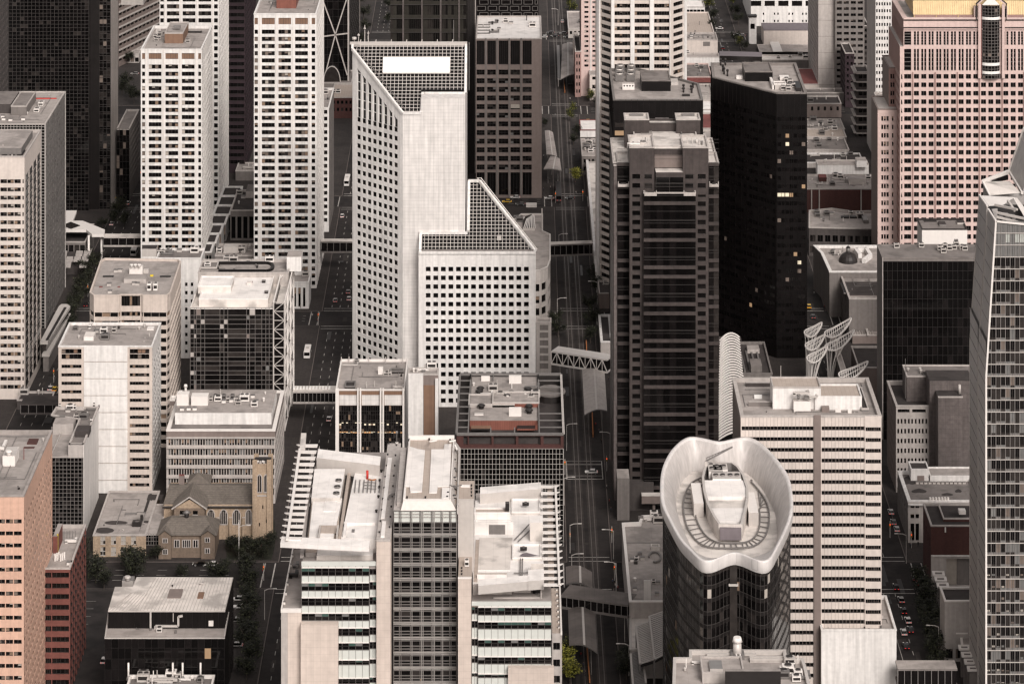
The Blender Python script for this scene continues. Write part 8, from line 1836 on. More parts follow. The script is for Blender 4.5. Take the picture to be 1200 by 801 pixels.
b.roof(deck=RG_, cop=LC_, pw=.7); zr = zq-1; b.rb('roof_hatch', 1010.5, 1023, 321.5, 325.5, 318, zr, MW_); b.unit(994, 319.5, zr, 1.2, 1, 1, 'hatch', MW_); b.rb('roof_well', 996, 1036, 346, 346.6, 330, zr, BP_2, RD_); b.rb('light_slot', 989, 996, 343, 344, 330, zr, ML_, MD_); b.done()
blk('stepped pale wall and roof in front of the old blind-sided building', 996, 1040, 350.5, 372, 346, LC_, RG_, cop=LC_, side=3)
b, zr = blk('glass-roofed pavilion with pale glazing bars left of the black mirror-glass block', 999, 1040, 392, 403, 369, BP_2, 'canopy_roof', ph=.3, pw=.4, fin=False)
for k in range(9): b.rb('glazing_bar', 999+3*k, 999.5+3*k, 391, 391.8, 371, zr, ML_)
b.rb('duct', 1016, 1018.5, 390, 393, 368, zr+.2, ML_); b.done()
blk('plain dark-roofed block between the white tree sculptures and the black mirror-glass block', 1006, 1040, 430, 470, 405, BP_2, RD_, cop=LC_)
p = rpoly([(996,470),(1004,470),(978,392),(973,392)], 14); b = Bld('street_wall', 'slanting dark wall-like building edge behind the tree sculptures', p, 14); [b.plain(b.AB(i), 0, 14, 'dark_concrete') for i in range(4)]; b.roof(ph=.2, pw=.3, cop=LC_); b.done()
# small blocks in shade along the left avenue and odds and ends
blk('low pale-topped shop row in the shade left of the striped tower street', 20, 60, 468, 480, 458, 'dark_concrete', RD_, 6, sc=3)
# ================================================================== bridges, shelters, sculptures
def bridge(label, px0, y0, px1, y1, zt_, dz, wid, truss=False, wall=LC_, glass=GD_, top=RS_, bars=2.2):
    """enclosed footbridge: the left and right ends are where its near top edge shows"""
    a, c = G(px0, y0, zt_), G(px1, y1, zt_); L = hypot(c[0]-a[0], c[1]-a[1]); d = ((c[0]-a[0])/L, (c[1]-a[1])/L); n = (-d[1], d[0])
    t = thing('footbridge', label, 'footbridge', (a[0], a[1], 0)); P = [a, c, (c[0]+n[0]*wid, c[1]+n[1]*wid), (a[0]+n[0]*wid, a[1]+n[1]*wid)]
    m = MB(); m.prism(P, zt_-.6, zt_, wall, top); m.build('roof', t); m = MB(); m.prism(P, zt_-dz, zt_-dz+.7, wall); m.build('floor', t)
    m = MB(); I = inset(P, .25); m.prism(I, zt_-dz+.7, zt_-.6, glass); m.build('glazing', t); m = MB(); k = 0; s_ = 0
    while s_ < L-.1:
        e = min(s_+bars, L); p0 = (a[0]+d[0]*s_, a[1]+d[1]*s_); p1 = (a[0]+d[0]*e, a[1]+d[1]*e)
        if truss: (m.beam((*p0,zt_-dz+.5),(*p1,zt_-.4), .28, .28, MW_) if k % 2 == 0 else m.beam((*p0,zt_-.4),(*p1,zt_-dz+.5), .28, .28, MW_));
        m.beam((*p0,zt_-dz+.5),(*p0,zt_-.4), .22, .22, MW_ if truss else MG_); s_ = e; k += 1
    m.build('truss' if truss else 'mullion', t); return t
bridge('footbridge with dark windows across the left-hand avenue, by the white canopy', 121, 277.5, 167, 277.5, 13.5, 4.4, 5, bars=3.4)
bridge('footbridge with brown windows crossing the avenue behind the white stepped tower', 376, 283, 414, 283, 13.5, 5, 4.5, wall=GC_, bars=2.8)
t = bridge('pale-roofed footbridge over the avenue, between the truss-cornered block and the finned office', 343, 458.5, 395, 458.5, 13, 4.6, 6.5, bars=1.5)
m = MB(); o_ = G(343, 458.5, 13)
for k in range(12): m.box(o_[0]+1.2*k, o_[0]+1.2*k+.7, o_[1]+2.2, o_[1]+4.6, 13, 13.5, 'sign_white')
m.build('rooflight', t)
bridge('straight footbridge over the tram street beside the rounded podium', 636, 287, 695, 285, 13, 5.2, 4.5, bars=2.6, wall=GC_)
bridge('white truss footbridge slanting over the tram street', 646, 411, 711.5, 421, 15.5, 5.4, 6.5, True, MW_, BP_, MW_, 2.4)
t = bridge('curved grey covered walkway over the tram street at the foreground', 657, 697, 736, 708.5, 13, 4.2, 9, wall=GC_, top='canopy_dark', bars=2)
bridge('low footbridge over the right-hand avenue at the bottom edge', 1052, 783, 1122, 783, 12, 5.5, 6, wall=GC_, top=RG_, bars=2)
bridge('dark overpass at the lower left crossing the left-hand avenue', 24, 473, 70, 473, 11, 4, 9, wall='dark_concrete', top=RD_, bars=3)
# purple canopy across the upper avenue
za_, zb2 = 12, 12; t = thing('arched_canopy', 'purple arched canopy spanning the upper avenue behind the black tower', 'canopy', (*G(843, 66, 12), 0)); m = MB()
for k in range(12):
    q0, q1 = k/12, (k+1)/12; f_ = lambda q_, dy: (*G(843+50*q_, 61.5+dy+1.2*q_, 12+2.5*sin(pi*q_)), 12+2.5*sin(pi*q_)); m.face([f_(q0,4), f_(q1,4), f_(q1,-1.5), f_(q0,-1.5)], 'purple_metal')
    a_, c_ = f_(q0,4), f_(q1,4); m.face([(a_[0],a_[1],a_[2]-2.4),(c_[0],c_[1],c_[2]-2.4),c_,a_], MD_)
m.build('canopy_roof', t); m = MB()
for q in (.02, .98): a_ = f_(q, 3); m.cyl(a_[0], a_[1], 0, 12, .4, MD_, 8)
m.build('column', t)
# tram shelters
def shelter(label, pts, z, mt='canopy_roof', cols_=4, bent=1.2):
    P = rpoly(pts, z); t = thing('tram_shelter', label, 'shelter', (P[0][0], P[0][1], 0), 'shelters on the tram platforms'); m = MB(); a0, a1, a2, a3 = P; n = 12
    for k in range(n):
        q0, q1 = k/n, (k+1)/n; h = lambda q_: z+bent*sin(pi*q_)
        f_ = lambda A_, B_, q_: (lerp(A_[0],B_[0],q_), lerp(A_[1],B_[1],q_), h(q_)); m.face([f_(a0,a1,q0), f_(a0,a1,q1), f_(a3,a2,q1), f_(a3,a2,q0)], mt); m.face([(*f_(a0,a1,q0)[:2],h(q0)-.4),(*f_(a0,a1,q1)[:2],h(q1)-.4), f_(a0,a1,q1), f_(a0,a1,q0)], MG_)
    m.face([(*a3,z-.5),(*a0,z-.5),(*a0,z),(*a3,z)], MG_); m.build('roof', t); m = MB()
    for k in range(cols_):
        q = (k+.5)/cols_
        for s_ in (.2, .8): x_ = lerp(lerp(a0[0],a3[0],q), lerp(a1[0],a2[0],q), s_); y_ = lerp(lerp(a0[1],a3[1],q), lerp(a1[1],a2[1],q), s_); m.cyl(x_, y_, .1, z, .16, MG_, 6)
    m.build('post', t); m = MB(); m.face([(*lerp2(a0,a1,.5),z+bent+.05),(*lerp2(a0,a1,.58),z+bent+.05),(*lerp2(a3,a2,.58),z+bent+.05),(*lerp2(a3,a2,.5),z+bent+.05)], ML_); m.build('roof_ridge', t)
def lerp2(a, b, t): return (lerp(a[0],b[0],t), lerp(a[1],b[1],t))
shelter('large grey curved platform shelter in front of the curved walkway, nearest the bottom edge', [(667,755),(700,764),(697,712),(665.5,704)], 9, 'canopy_dark')
shelter('short curved platform shelter behind the curved walkway', [(663.5,684),(694.5,689),(694,670),(663,663.5)], 9, 'canopy_dark', 2)
shelter('large pale curved shelter below the white truss footbridge', [(685,486),(711.5,481),(708,428),(682,431)], 10, LC_)
m = None
for pts, z, nm_, lab in (([(640.5,181),(653,184),(648,155),(638.5,153)], 8, 0, 'pale shelter with an angular roof left of the tram tracks'), ([(637,198),(658,200),(656,186),(645,183)], 8, 0, 'square pale shelter roof in front of the angular one'), ([(657,93),(673,87),(671,50),(659,52)], 8, 0, 'long pale shelter near the top of the tram street')): shelter(lab, pts, z, 'canopy_roof', 3, .5)
t = thing('platform_barrier', 'long slim white-roofed barrier left of the upper tram shelter', 'barrier', (*G(654, 92), 0)); m = MB(); P = rpoly([(653.5,92),(657,92.5),(655.5,53),(652.5,53)], 4.5); m.prism(P, 3.8, 4.5, ML_, MG_); m.build('roof', t); m = MB()
for k in range(5): q = lerp2(P[0], P[3], k/4); m.cyl(q[0]+.4, q[1], 0, 3.8, .3, ML_, 6)
m.build('post', t)
for (x0,y0,x1,y1,lab) in ((660.5,96,662,110,'orange barrier at the end of the upper tram shelter'),(687,402,687.5,413,'orange barrier right of the truss footbridge'),(694,487,695,513,'orange barrier in front of the large pale shelter'),(688,762,691,801,'long orange barrier in front of the nearest tram shelter')):
    m = MB(); m.beam((*G(x0,y0),.9),(*G(x1,y1),.9), .35, 1.1, 'orange_paint'); o = m.build('barrier'); o['label'] = lab; o['category'] = 'barrier'; o['group'] = 'orange barriers on the tram platforms'
# platforms
for q in ([(671,801),(688,801),(682,690),(664,690)], [(694,520),(708,520),(706,430),(688,430)], [(659,128),(672,128),(668,46),(657,46)], [(640,222),(655,222),(652,150),(640,150)]):
    pass
# white tree sculptures
def sculpture(label, px, py, w, tilt, seed):
    """a leaf-shaped lattice canopy leaning off a fan of bending steel ribbons"""
    z = 18; x, y = G(px, py, z); t = thing('tree_sculpture', label, 'sculpture', (x, y, 0), 'white steel tree sculptures on the avenue'); L = w*y/F/2; dp = 5.2; s0 = x-L*.75
    def pt(u, v): return (x+L*u, y+dp*v*(1-.25*u)+2.5*u, z+tilt*L*(u+.4*u*u)+.8*(1-v*v))
    m = MB(); N_ = 20; E = [pt(cos(2*pi*k/N_), sin(2*pi*k/N_)) for k in range(N_)]; m.tube(E+[E[0]], .2, MW_)
    for k in range(1, 13):
        u = -1+2*k/13; h_ = math.sqrt(1-u*u); m.beam(pt(u, -h_), pt(min(1, u+.12), h_), .24, .24, MW_)
    for v in (-.5, 0, .5): h_ = math.sqrt(1-v*v); m.beam(pt(-h_, v), pt(h_, v), .16, .16, MW_)
    m.build('canopy', t)
    for k, (u, v) in enumerate(((-.95,0),(-.6,-.6),(-.2,-.9),(.25,-.8),(.6,-.5))):
        e = pt(u, v); m = MB(); m.tube([(lerp(s0+.35*k, e[0], q**2.2), lerp(y-1, e[1], q), e[2]*q) for q in [j/8 for j in range(9)]], .17, MW_); m.build('stem', t)
for i, (px, py, w, tl, lab) in enumerate(((953,388,22,.35,'left-hand white steel tree sculpture farthest up the avenue'),(955,403,24,.35,'left-hand white steel tree sculpture, middle of its row'),(958,417,26,.4,'left-hand white steel tree sculpture nearest the striped office block'),(982,387,33,.42,'right-hand white steel tree sculpture farthest up the avenue'),(984,402,36,.42,'second white steel tree sculpture in the right-hand row'),(1000,436,36,.3,'lowest white steel tree sculpture, just above the striped office roof'))): sculpture(lab, px, py, w, tl, i)
# ================================================================== street lamps and signals
def lamp_proto():
    t = thing('street_lamp', 'x', 'street lamp', (0,0,0)); m = MB(); m.cyl(0, 0, 0, 9.5, .13, ML_, 7, .08); m.build('pole', t); m = MB(); m.tube([(0,0,9.3),(1.2,0,9.8),(3.0,0,9.9)], .09, ML_); m.build('arm', t); m = MB(); m.box(2.7, 3.9, -.22, .22, 9.78, 9.98, ML_, MW_); m.build('lamp_head', t); return t
LP = [(668,648,0,'left kerb of the tram street at the near crossing'),(719,655,180,'right kerb of the tram street at the near crossing'),(670,684,0,'tram street by the short curved shelter'),(722,694,180,'right pavement opposite the short curved shelter'),(732,752,180,'right pavement beside the plain pale lower block'),(737,792,180,'right pavement at the bottom edge by the slatted canopies'),(655,300,0,'tram street left kerb below the straight footbridge'),(700,357,180,'tram street right kerb by the octagonal tower'),(653,377,0,'tram street left kerb near the pale annex'),(664,528,0,'left pavement beside the black gridded office'),(715,538,180,'right pavement near the mid-block crossing'),(661,592,0,'left kerb beside the right-hand louvre fins'),(654,30,180,'far top of the tram street'),(691,190,180,'right kerb beside the cluttered low roof'),(310,726,0,'left avenue pavement near the bottom'),(280,650,0,'corner lawn by the church tower'),(1100,770,180,'right avenue pavement at the bottom'),(1062,660,180,'right avenue corner of the crossing'),(342,476,180,'left avenue kerb below the pale-roofed footbridge'),(377,300,180,'left avenue kerb behind the footbridge with brown windows'),(147,216,0,'far left avenue near the narrow dark glass building')]
proto = lamp_proto()
for i, (px, py, a, lab) in enumerate(LP):
    x, y = G(px, py); o = proto if i == 0 else copy_tree(proto, (x, y, .1), radians(a)); o.location = (x, y, .1); o.rotation_euler = (0,0,radians(a)); o['label'] = 'tall grey street lamp, '+lab; o['group'] = 'street lamps along the avenues'
def sig_proto():
    t = thing('traffic_light', 'x', 'traffic light', (0,0,0)); m = MB(); m.cyl(0, 0, 0, 5.6, .11, ML_, 7); m.build('pole', t); m = MB(); m.box(-.25, .25, -.3, .1, 3.6, 4.9, 'signal_box'); m.build('signal_head', t); m = MB(); m.cyl(0, -.34, 4.45, 4.7, .14, 'signal_red', 8); m.build('red_light', t); return t
SP = [(668,641,'left side of the near tram street crossing'),(717,636,'right side of the near tram street crossing'),(720,680,'right kerb below the near crossing'),(662,556,'left end of the mid-block crossing'),(711,552,'right end of the mid-block crossing'),(309,680,'church corner on the near left avenue'),(1068,642,'far kerb of the right avenue crossing'),(1043,630,'beside the striped block on the right avenue'),(651,238,'left corner of the middle tram street crossing'),(683,236,'right corner of the middle tram street crossing'),(373,381,'left corner of the avenue crossing by the small white building'),(103,348,'far left avenue by the banded block'),(63,448,'far left avenue above the blank-middled white block'),(165,213,'far left avenue at the foot of the first white tower')]
sp = sig_proto()
for i, (px, py, lab) in enumerate(SP):
    x, y = G(px, py); o = sp if i == 0 else copy_tree(sp, (x, y, .1)); o.location = (x, y, .1); o['label'] = 'traffic light showing red, '+lab; o['group'] = 'traffic lights at the crossings'
m = MB(); x, y = G(280, 656); m.cyl(x, y, 0, 13, .16, MW_, 8, .1); m.cyl(x, y, 13, 13.4, .25, ML_, 8, .1); o = m.build('flagpole'); o['label'] = 'white flagpole standing on the corner lawn in front of the church tower'; o['category'] = 'flagpole'
# ================================================================== vehicles
def car_proto(col, kind='car'):
    t = thing({'car':'parked_car','van':'delivery_van'}[kind], 'x', kind, (0,0,0)); m = MB(); L, Wd = (4.5, 1.8) if kind == 'car' else (5.6, 2.1); hb = .75 if kind == 'car' else 1.0; ht = 1.42 if kind == 'car' else 2.2; y0, y1 = -L/2, L/2
    prof = [(y0,.35),(y0,hb-.1),(y0+.1,hb),(y1-.15,hb-.08),(y1,hb-.25),(y1,.35)]
    for s_ in (0,):
        n = len(prof)
        for k in range(n):
            a, b_ = prof[k], prof[(k+1) % n]; m.face([(-Wd/2,a[0],a[1]),(Wd/2,a[0],a[1]),(Wd/2,b_[0],b_[1]),(-Wd/2,b_[0],b_[1])], col)
        m.face([(-Wd/2,q[0],q[1]) for q in prof], col); m.face([(Wd/2,q[0],q[1]) for q in prof][::-1], col)
    m.build('body', t); c0, c1, r0, r1 = (y0+.35, y1-1.2, y0+.95, y1-1.9) if kind == 'car' else (y0+.05, y1-.7, y0+.15, y1-1.3)
    w0, w1 = Wd/2-.04, Wd/2-.22; m = MB(); B_ = [(-w0,c0,hb-.03),(w0,c0,hb-.03),(w0,c1,hb-.03),(-w0,c1,hb-.03)]; T_ = [(-w1,r0,ht-.06),(w1,r0,ht-.06),(w1,r1,ht-.06),(-w1,r1,ht-.06)]
    g_ = GB_
    for k in range(4):
        j = (k+1) % 4; sm_ = g_ if kind == 'car' or k == 2 else col; m.face([B_[k],B_[j],T_[j],T_[k]], sm_)
    m.build('windows', t); m = MB(); m.box(-w1, w1, r0, r1, ht-.06, ht, col); m.build('roof', t)
    for sx in (-1, 1):
        for yy in (y0+.85, y1-.9):
            w_ = MB(); n = 10; x0_, x1_ = sx*(Wd/2-.2), sx*(Wd/2+.02)
            for k in range(n): a, b_ = 2*pi*k/n, 2*pi*(k+1)/n; w_.face([(x0_,yy+.33*cos(a),.33+.33*sin(a)),(x0_,yy+.33*cos(b_),.33+.33*sin(b_)),(x1_,yy+.33*cos(b_),.33+.33*sin(b_)),(x1_,yy+.33*cos(a),.33+.33*sin(a))], 'tyre')
            w_.face([(x1_,yy+.33*cos(2*pi*k/n),.33+.33*sin(2*pi*k/n)) for k in range(n)], 'hub'); w_.build('wheel', t)
    for sx in (-1, 1):
        q = MB(); q.box(sx*.55-.2, sx*.55+.2, y0-.03, y0+.02, .55, .7, 'tail_light'); q.build('tail_light', t); q = MB(); q.box(sx*.6-.2, sx*.6+.2, y1-.02, y1+.03, .5, .65, 'head_light'); q.build('headlight', t)
    return t
CARS = [(693,553,'w',90,'white car driving across the mid-block crossing of the tram street'),(644,232,'w',90,'white car at the middle tram street crossing, left of the tracks'),(668,232,'k',90,'black car on the tram tracks at the middle crossing'),
 (637,43,'w',90,'white car leftmost of the queue crossing the top of the tram street'),(645,38,'k',90,'black car second in the queue crossing the top of the tram street'),(650,42,'k',90,'black car in the middle of the queue crossing the top of the tram street'),(660,39,'g',90,'grey car second from the right in the queue at the top of the tram street'),(665,43,'k',90,'black car rightmost of the queue at the top of the tram street'),(659,25,'w',0,'white car alone on the far upper tram street'),
 (234,661,'k',90,'black car in front of the yellow brick hall left of the church'),(248,661.5,'w',90,'white car with dark roof in front of the parish house'),(385.5,491,'w',0,'white car below the pale-roofed footbridge on the left avenue'),(401,253,'w',0,'white car on the avenue between the third white tower and the stepped tower'),(393,352,'s',0,'silver car on the left avenue above the crossing, left lane'),(409,350,'w',0,'white car on the left avenue above the crossing, right lane'),(408,342,'s',0,'silver car ahead of the white car above the left avenue crossing'),
 (1056,703,'s',0,'silver car with black roof on the right avenue, nearest the crossing'),(1064,727,'w',0,'white car with glowing tail lights in the middle of the right avenue'),(1059,741,'w',0,'small white car behind the middle one on the right avenue'),(1062,757,'k',0,'black car lowest in the right avenue queue'),(1067,738,'k',0,'dark car in the right lane of the right avenue'),(1059,716,'k',0,'dark red-lit car on the right avenue beside the white one'),(1050,688,'k',0,'dark car waiting at the right avenue crossing'),
 (1051,620,'w',0,'white car beyond the right avenue crossing'),(1047,612,'s',0,'silver car beyond the right avenue crossing, second one back'),(1044,600,'w',0,'white car farthest up the right avenue beside the striped block'),
 (948,359,'y',0,'yellow taxi at the edge of the black tower on the pedestrian avenue'),(953,371,'g',0,'dark grey car on the pedestrian avenue above the sculptures'),(1072,677,'s',0,'silver car parked second by the brick building kerb'),(1077,683,'s',0,'silver car parked lowest by the brick building kerb'),
 (279,702,'w',90,'white van-like car parked topmost right of the black building'),(281,711,'w',90,'white car parked second right of the black building'),(277,727,'s',90,'silver car parked third right of the black building'),(276,756,'w',90,'white car parked lowest right of the black building'),(122,774,'w',0,'white car at the left edge of the black building in the parking lot'),(298,641,'w',90,'white car on the cross street right of the church tower'),
 (863,41,'w',90,'white car crossing the upper avenue, left one'),(869,41.5,'s',90,'silver car crossing the upper avenue, right one'),(847,56,'k',0,'black car beside the purple canopy'),(843,33,'w',90,'white van-like car turning at the upper avenue trees'),(604,231,'w',90,'white car behind the brown gridded tower corner'),(594,236,'y',90,'yellow taxi at the foot of the brown gridded tower'),(610,239,'g',90,'dark grey car at the foot of the brown gridded tower'),
 (64,456,'y',0,'yellow taxi on the far left avenue above the white block'),(59,455,'w',0,'white car beside the yellow taxi on the far left avenue'),(101,357,'k',0,'dark car on the far left avenue beside the banded block'),(147,93,'w',20,'white car near the angled banded office'),(158,86,'s',90,'silver car crossing behind the narrow dark building'),(139,232,'y',90,'yellow taxi on the far left avenue crossing'),(150,238,'w',0,'white car on the far left avenue below the crossing'),(131,262,'w',0,'white car near the walkway of the far left avenue'),(688,142,'y',90,'yellow taxi in front of the white-roofed building with red fascia'),(1079,795,'y',90,'yellow taxi under the bottom right footbridge'),(1057,60,'s',0,'silver car hidden far away')]
CARS = CARS[:-1]
cp_ = {}
cc_ = {'w':'car_white','k':'car_black','s':'car_silver','y':'car_yellow','g':'car_grey','r':'car_red'}
for (px, py, c_, a, lab) in CARS:
    x, y = G(px, py+1.5);
    if c_ not in cp_: cp_[c_] = o = car_proto(cc_[c_])
    else: o = copy_tree(cp_[c_], (x, y, 0))
    o.location = (x, y, .16); o.rotation_euler = (0, 0, radians(a+random.uniform(-2, 2))); o['label'] = lab; o['category'] = 'taxi' if c_ == 'y' else 'car'; o['group'] = 'cars on the streets'
def bus(label, px, py, L, rz=0, col='car_white'):
    x, y = G(px, py); t = thing('city_bus', label, 'bus', (x, y, .1)); t.rotation_euler = (0,0,0); m = MB(); Wd = 2.5; m.box(x-Wd/2, x+Wd/2, y, y+L, .5, 3.1, col); m.build('body', t); m = MB(); m.box(x-Wd/2+.1, x+Wd/2-.1, y+.1, y+L-.1, 3.1, 3.25, MW_); m.box(x-.6, x+.6, y+L*.3, y+L*.55, 3.25, 3.55, ML_); m.build('roof', t)
    m = MB(); m.box(x-Wd/2+.15, x+Wd/2-.15, y-.04, y-.005, 1.5, 2.8, GB_); m.box(x-Wd/2-.03, x-Wd/2-.004, y+.6, y+L-.6, 1.5, 2.6, GB_); m.box(x+Wd/2+.004, x+Wd/2+.03, y+.6, y+L-.6, 1.5, 2.6, GB_); m.build('windows', t)
    for yy in (y+2, y+L-2.5):
        for s_ in (-1, 1): w_ = MB(); n = 10; x0_, x1_ = x+s_*(Wd/2-.3), x+s_*(Wd/2+.02); w_.face([(x1_,yy+.5*cos(2*pi*k/n),.5+.5*sin(2*pi*k/n)) for k in range(n)], 'tyre'); [w_.face([(x0_,yy+.5*cos(2*pi*k/n),.5+.5*sin(2*pi*k/n)),(x0_,yy+.5*cos(2*pi*(k+1)/n),.5+.5*sin(2*pi*(k+1)/n)),(x1_,yy+.5*cos(2*pi*(k+1)/n),.5+.5*sin(2*pi*(k+1)/n)),(x1_,yy+.5*cos(2*pi*k/n),.5+.5*sin(2*pi*k/n))], 'tyre') for k in range(n)]; w_.build('wheel', t)
bus('long white bus on the avenue between the third white tower and the stepped tower', 406, 219, 11.5); bus('white bus in the far left avenue below the first white tower', 156, 301, 11); bus('white bus parked at the left kerb above the pale-roofed footbridge', 359.5, 421, 9)
x, y = G(655, 243-4); t = thing('tram', 'dark tram with red tail lights at the middle crossing of the tram street', 'tram', (x, y, 0)); m = MB(); m.box(x-1.3, x+1.3, y+2, y+27, .6, 3.5, 'car_grey', MD_); m.box(x-1.32, x+1.32, y+2.5, y+26.5, 1.0, 1.3, 'car_red'); m.build('body', t); m = MB(); m.box(x-1.1, x+1.1, y+1.94, y+1.99, 1.7, 3.1, GB_); m.build('windscreen', t)
for s_ in (-.8, .8): m = MB(); m.box(x+s_-.15, x+s_+.15, y+1.93, y+1.99, 1.1, 1.3, 'tail_light'); m.build('tail_light', t)
# ================================================================== people (a few pixels tall each)
def person_proto(top, bottom, stride):
    m = MB()
    def ring(zs_):
        for (c0, z0_, rx0, ry0), (c1, z1_, rx1, ry1) in zip(zs_, zs_[1:]):
            for k in range(8):
                a, b_ = 2*pi*k/8, 2*pi*(k+1)/8; mt = bottom if z1_ <= .95 else (top if z1_ <= 1.48 else ('skin' if z1_ <= 1.68 else 'hair')); m.face([(c0[0]+rx0*cos(a),c0[1]+ry0*sin(a),z0_),(c0[0]+rx0*cos(b_),c0[1]+ry0*sin(b_),z0_),(c1[0]+rx1*cos(b_),c1[1]+ry1*sin(b_),z1_),(c1[0]+rx1*cos(a),c1[1]+ry1*sin(a),z1_)], mt, True)
    for s_ in (-1, 1): ring([((s_*.1,s_*stride-.06),0,.05,.12),((s_*.1,s_*stride*.9),.12,.055,.06),((s_*.1,s_*stride*.5),.48,.07,.075),((s_*.09,0),.88,.1,.11)])
    ring([((0,0),.82,.19,.13),((0,0),.96,.18,.12),((0,0),1.2,.19,.13),((0,0),1.4,.23,.12),((0,0),1.47,.1,.08),((0,0),1.52,.06,.06),((0,.01),1.58,.08,.09),((0,.01),1.66,.09,.1),((0,0),1.74,.08,.09),((0,0),1.78,.02,.02)])
    for s_ in (-1, 1): ring([((s_*.24,0),1.4,.06,.06),((s_*.28,-s_*stride*.4),1.12,.05,.05),((s_*.29,-s_*stride*.8),.86,.04,.04)])
    bm = bmesh.new(); o = m.build('person'); bm.from_mesh(o.data); bmesh.ops.remove_doubles(bm, verts=bm.verts, dist=.002); bm.to_mesh(o.data); bm.free(); return o
PT = [('cloth_dark','cloth_dark',.2,'dark clothes'),('cloth_pale','cloth_dark',.15,'a pale top and dark trousers'),('cloth_red','cloth_dark',.22,'a red top'),('cloth_blue','cloth_dark',.1,'a blue jacket')]
pp = [person_proto(*q[:3]) for q in PT]; used_p = set()
spots = [(641,215,'outside the brown gridded tower'),(645,222,'by the crossing left of the tracks'),(647,237,'at the corner of the middle crossing'),(637,224,'beside the brown tower entrance'),(674,217,'on the right pavement of the tram street'),(675,228,'right of the middle crossing'),(690,228,'under the low white building'),(669,105,'by the upper shelter'),(673,113,'near the upper shelter end'),(668,118,'on the platform below the upper shelter'),(698,500,'under the large pale shelter'),(702,508,'on the platform right of the orange barrier'),(705,520,'walking on the platform'),(711,573,'right kerb below the mid-block crossing'),(714,590,'right pavement below the mid-block crossing'),(716,600,'right pavement by the low tan-roofed building'),(719,640,'right corner of the near crossing'),(721,689,'beside the right kerb lamp'),(724,692,'right pavement opposite the short shelter'),(718,684,'stepping off the right kerb'),(661,640,'left corner of the near crossing'),(660,560,'left end of the mid-block crossing'),(681,770,'under the nearest tram shelter'),(684,782,'in front of the nearest tram shelter'),(686,792,'on the platform at the bottom edge'),(300,678,'church corner crossing'),(308,672,'near the church corner signal'),(340,370,'cluster left of the avenue crossing'),(352,362,'beside the small white building'),(366,372,'at the avenue corner by the white building'),(372,378,'walking over the avenue crossing'),(958,340,'pedestrian avenue beside the old pale building'),(961,352,'pedestrian avenue above the grey car'),(954,346,'pedestrian avenue by the black tower edge'),(966,362,'pedestrian avenue near the sculptures'),(1067,642,'far corner of the right avenue crossing'),(1076,640,'kerb in front of the corner building'),(135,222,'far left avenue crossing'),(143,226,'far left avenue kerb'),(118,287,'under the left avenue footbridge'),(645,168,'left pavement by the upper square shelter'),(637,185,'pavement left of the square shelter'),(682,200,'right pavement beside the tree'),(707,465,'right of the large pale shelter'),(713,447,'under the truss footbridge end'),(233,653,'pavement in front of the parish house')]
for i, (px, py, lab) in enumerate(spots):
    k = i % 4; x, y = G(px, py)
    if k not in used_p: o = pp[k]; used_p.add(k)
    else: o = pp[k].copy(); COL.objects.link(o)
    o.location = (x, y, .14); o.rotation_euler = (0, 0, random.uniform(0, 6.28)); o['label'] = 'person in '+PT[k][3]+', '+lab; o['category'] = 'person'; o['group'] = 'people on the pavements'
# ================================================================== trees
def crown_mesh(n, R_, hgt, mt, seed, z0=2.6):
    r = random.Random(seed); m = MB(); cl = [(r.gauss(0,.42)*R_, r.gauss(0,.42)*R_, z0+hgt*(.15+.7*r.random())) for _ in range(11)]
    for _ in range(n):
        c_ = r.choice(cl); s_ = R_*.42; x = c_[0]+r.gauss(0, s_*.62); y = c_[1]+r.gauss(0, s_*.62); z = c_[2]+r.gauss(0, s_*.55)
        if z < z0-.4: continue
        a, b_, w = r.uniform(0, 6.28), r.uniform(-.9, .9), r.uniform(.16, .36); u = Vector((cos(a), sin(a), b_*.5)).normalized()*w; v = Vector((-sin(a)*cos(b_), cos(a)*cos(b_), sin(b_)))*w*.8; p = Vector((x, y, z))
        m.face([tuple(p-u), tuple(p-v), tuple(p+u), tuple(p+v)], mt if r.random() < .8 else {'foliage':'foliage_light','foliage_light':'foliage_yellow','foliage_yellow':'foliage_light'}[mt])
    return m.data('crown')
def trunk_mesh(h, seed):
    r = random.Random(seed); m = MB(); m.cyl(0, 0, 0, h*.55, .2, 'bark', 7, .13)
    for k in range(5): a = 2*pi*k/5+r.random(); m.beam((0,0,h*(.35+.04*k)), (cos(a)*h*.24, sin(a)*h*.24, h*(.62+.06*k)), .12, .12, 'bark')
    return m.data('trunk')
CM = {k: [crown_mesh(1300, 2.7, 5.2, mt, s_*7+j, 2.4) for j in range(3)] for s_, (k, mt) in enumerate((('d','foliage'),('l','foliage_light'),('y','foliage_yellow')))}
TM = [trunk_mesh(7, 3), trunk_mesh(7.5, 9)]
def tree(px, py, s, k, lab, grp='street trees'):
    x, y = G(px, py); t = thing('broadleaf_tree', lab, 'tree', (x, y, .1), grp); t.scale = (s, s, s*random.uniform(.9, 1.1)); t.rotation_euler = (0, 0, random.uniform(0, 6.28))
    for nm_, me in (('trunk', random.choice(TM)), ('crown', random.choice(CM[k]))): o = bpy.data.objects.new(nm_, me); COL.objects.link(o); o.parent = t
pos_w = ['lowest','second','third','fourth','fifth','sixth','seventh','eighth','ninth','tenth']
for i in range(9): tree(289-.2*i+(i % 2)*3.5, 797-14.5*i, 1.0+.12*(i % 3), 'd', pos_w[i]+' tree from the bottom in the dark row right of the black building', 'row of trees right of the black building')
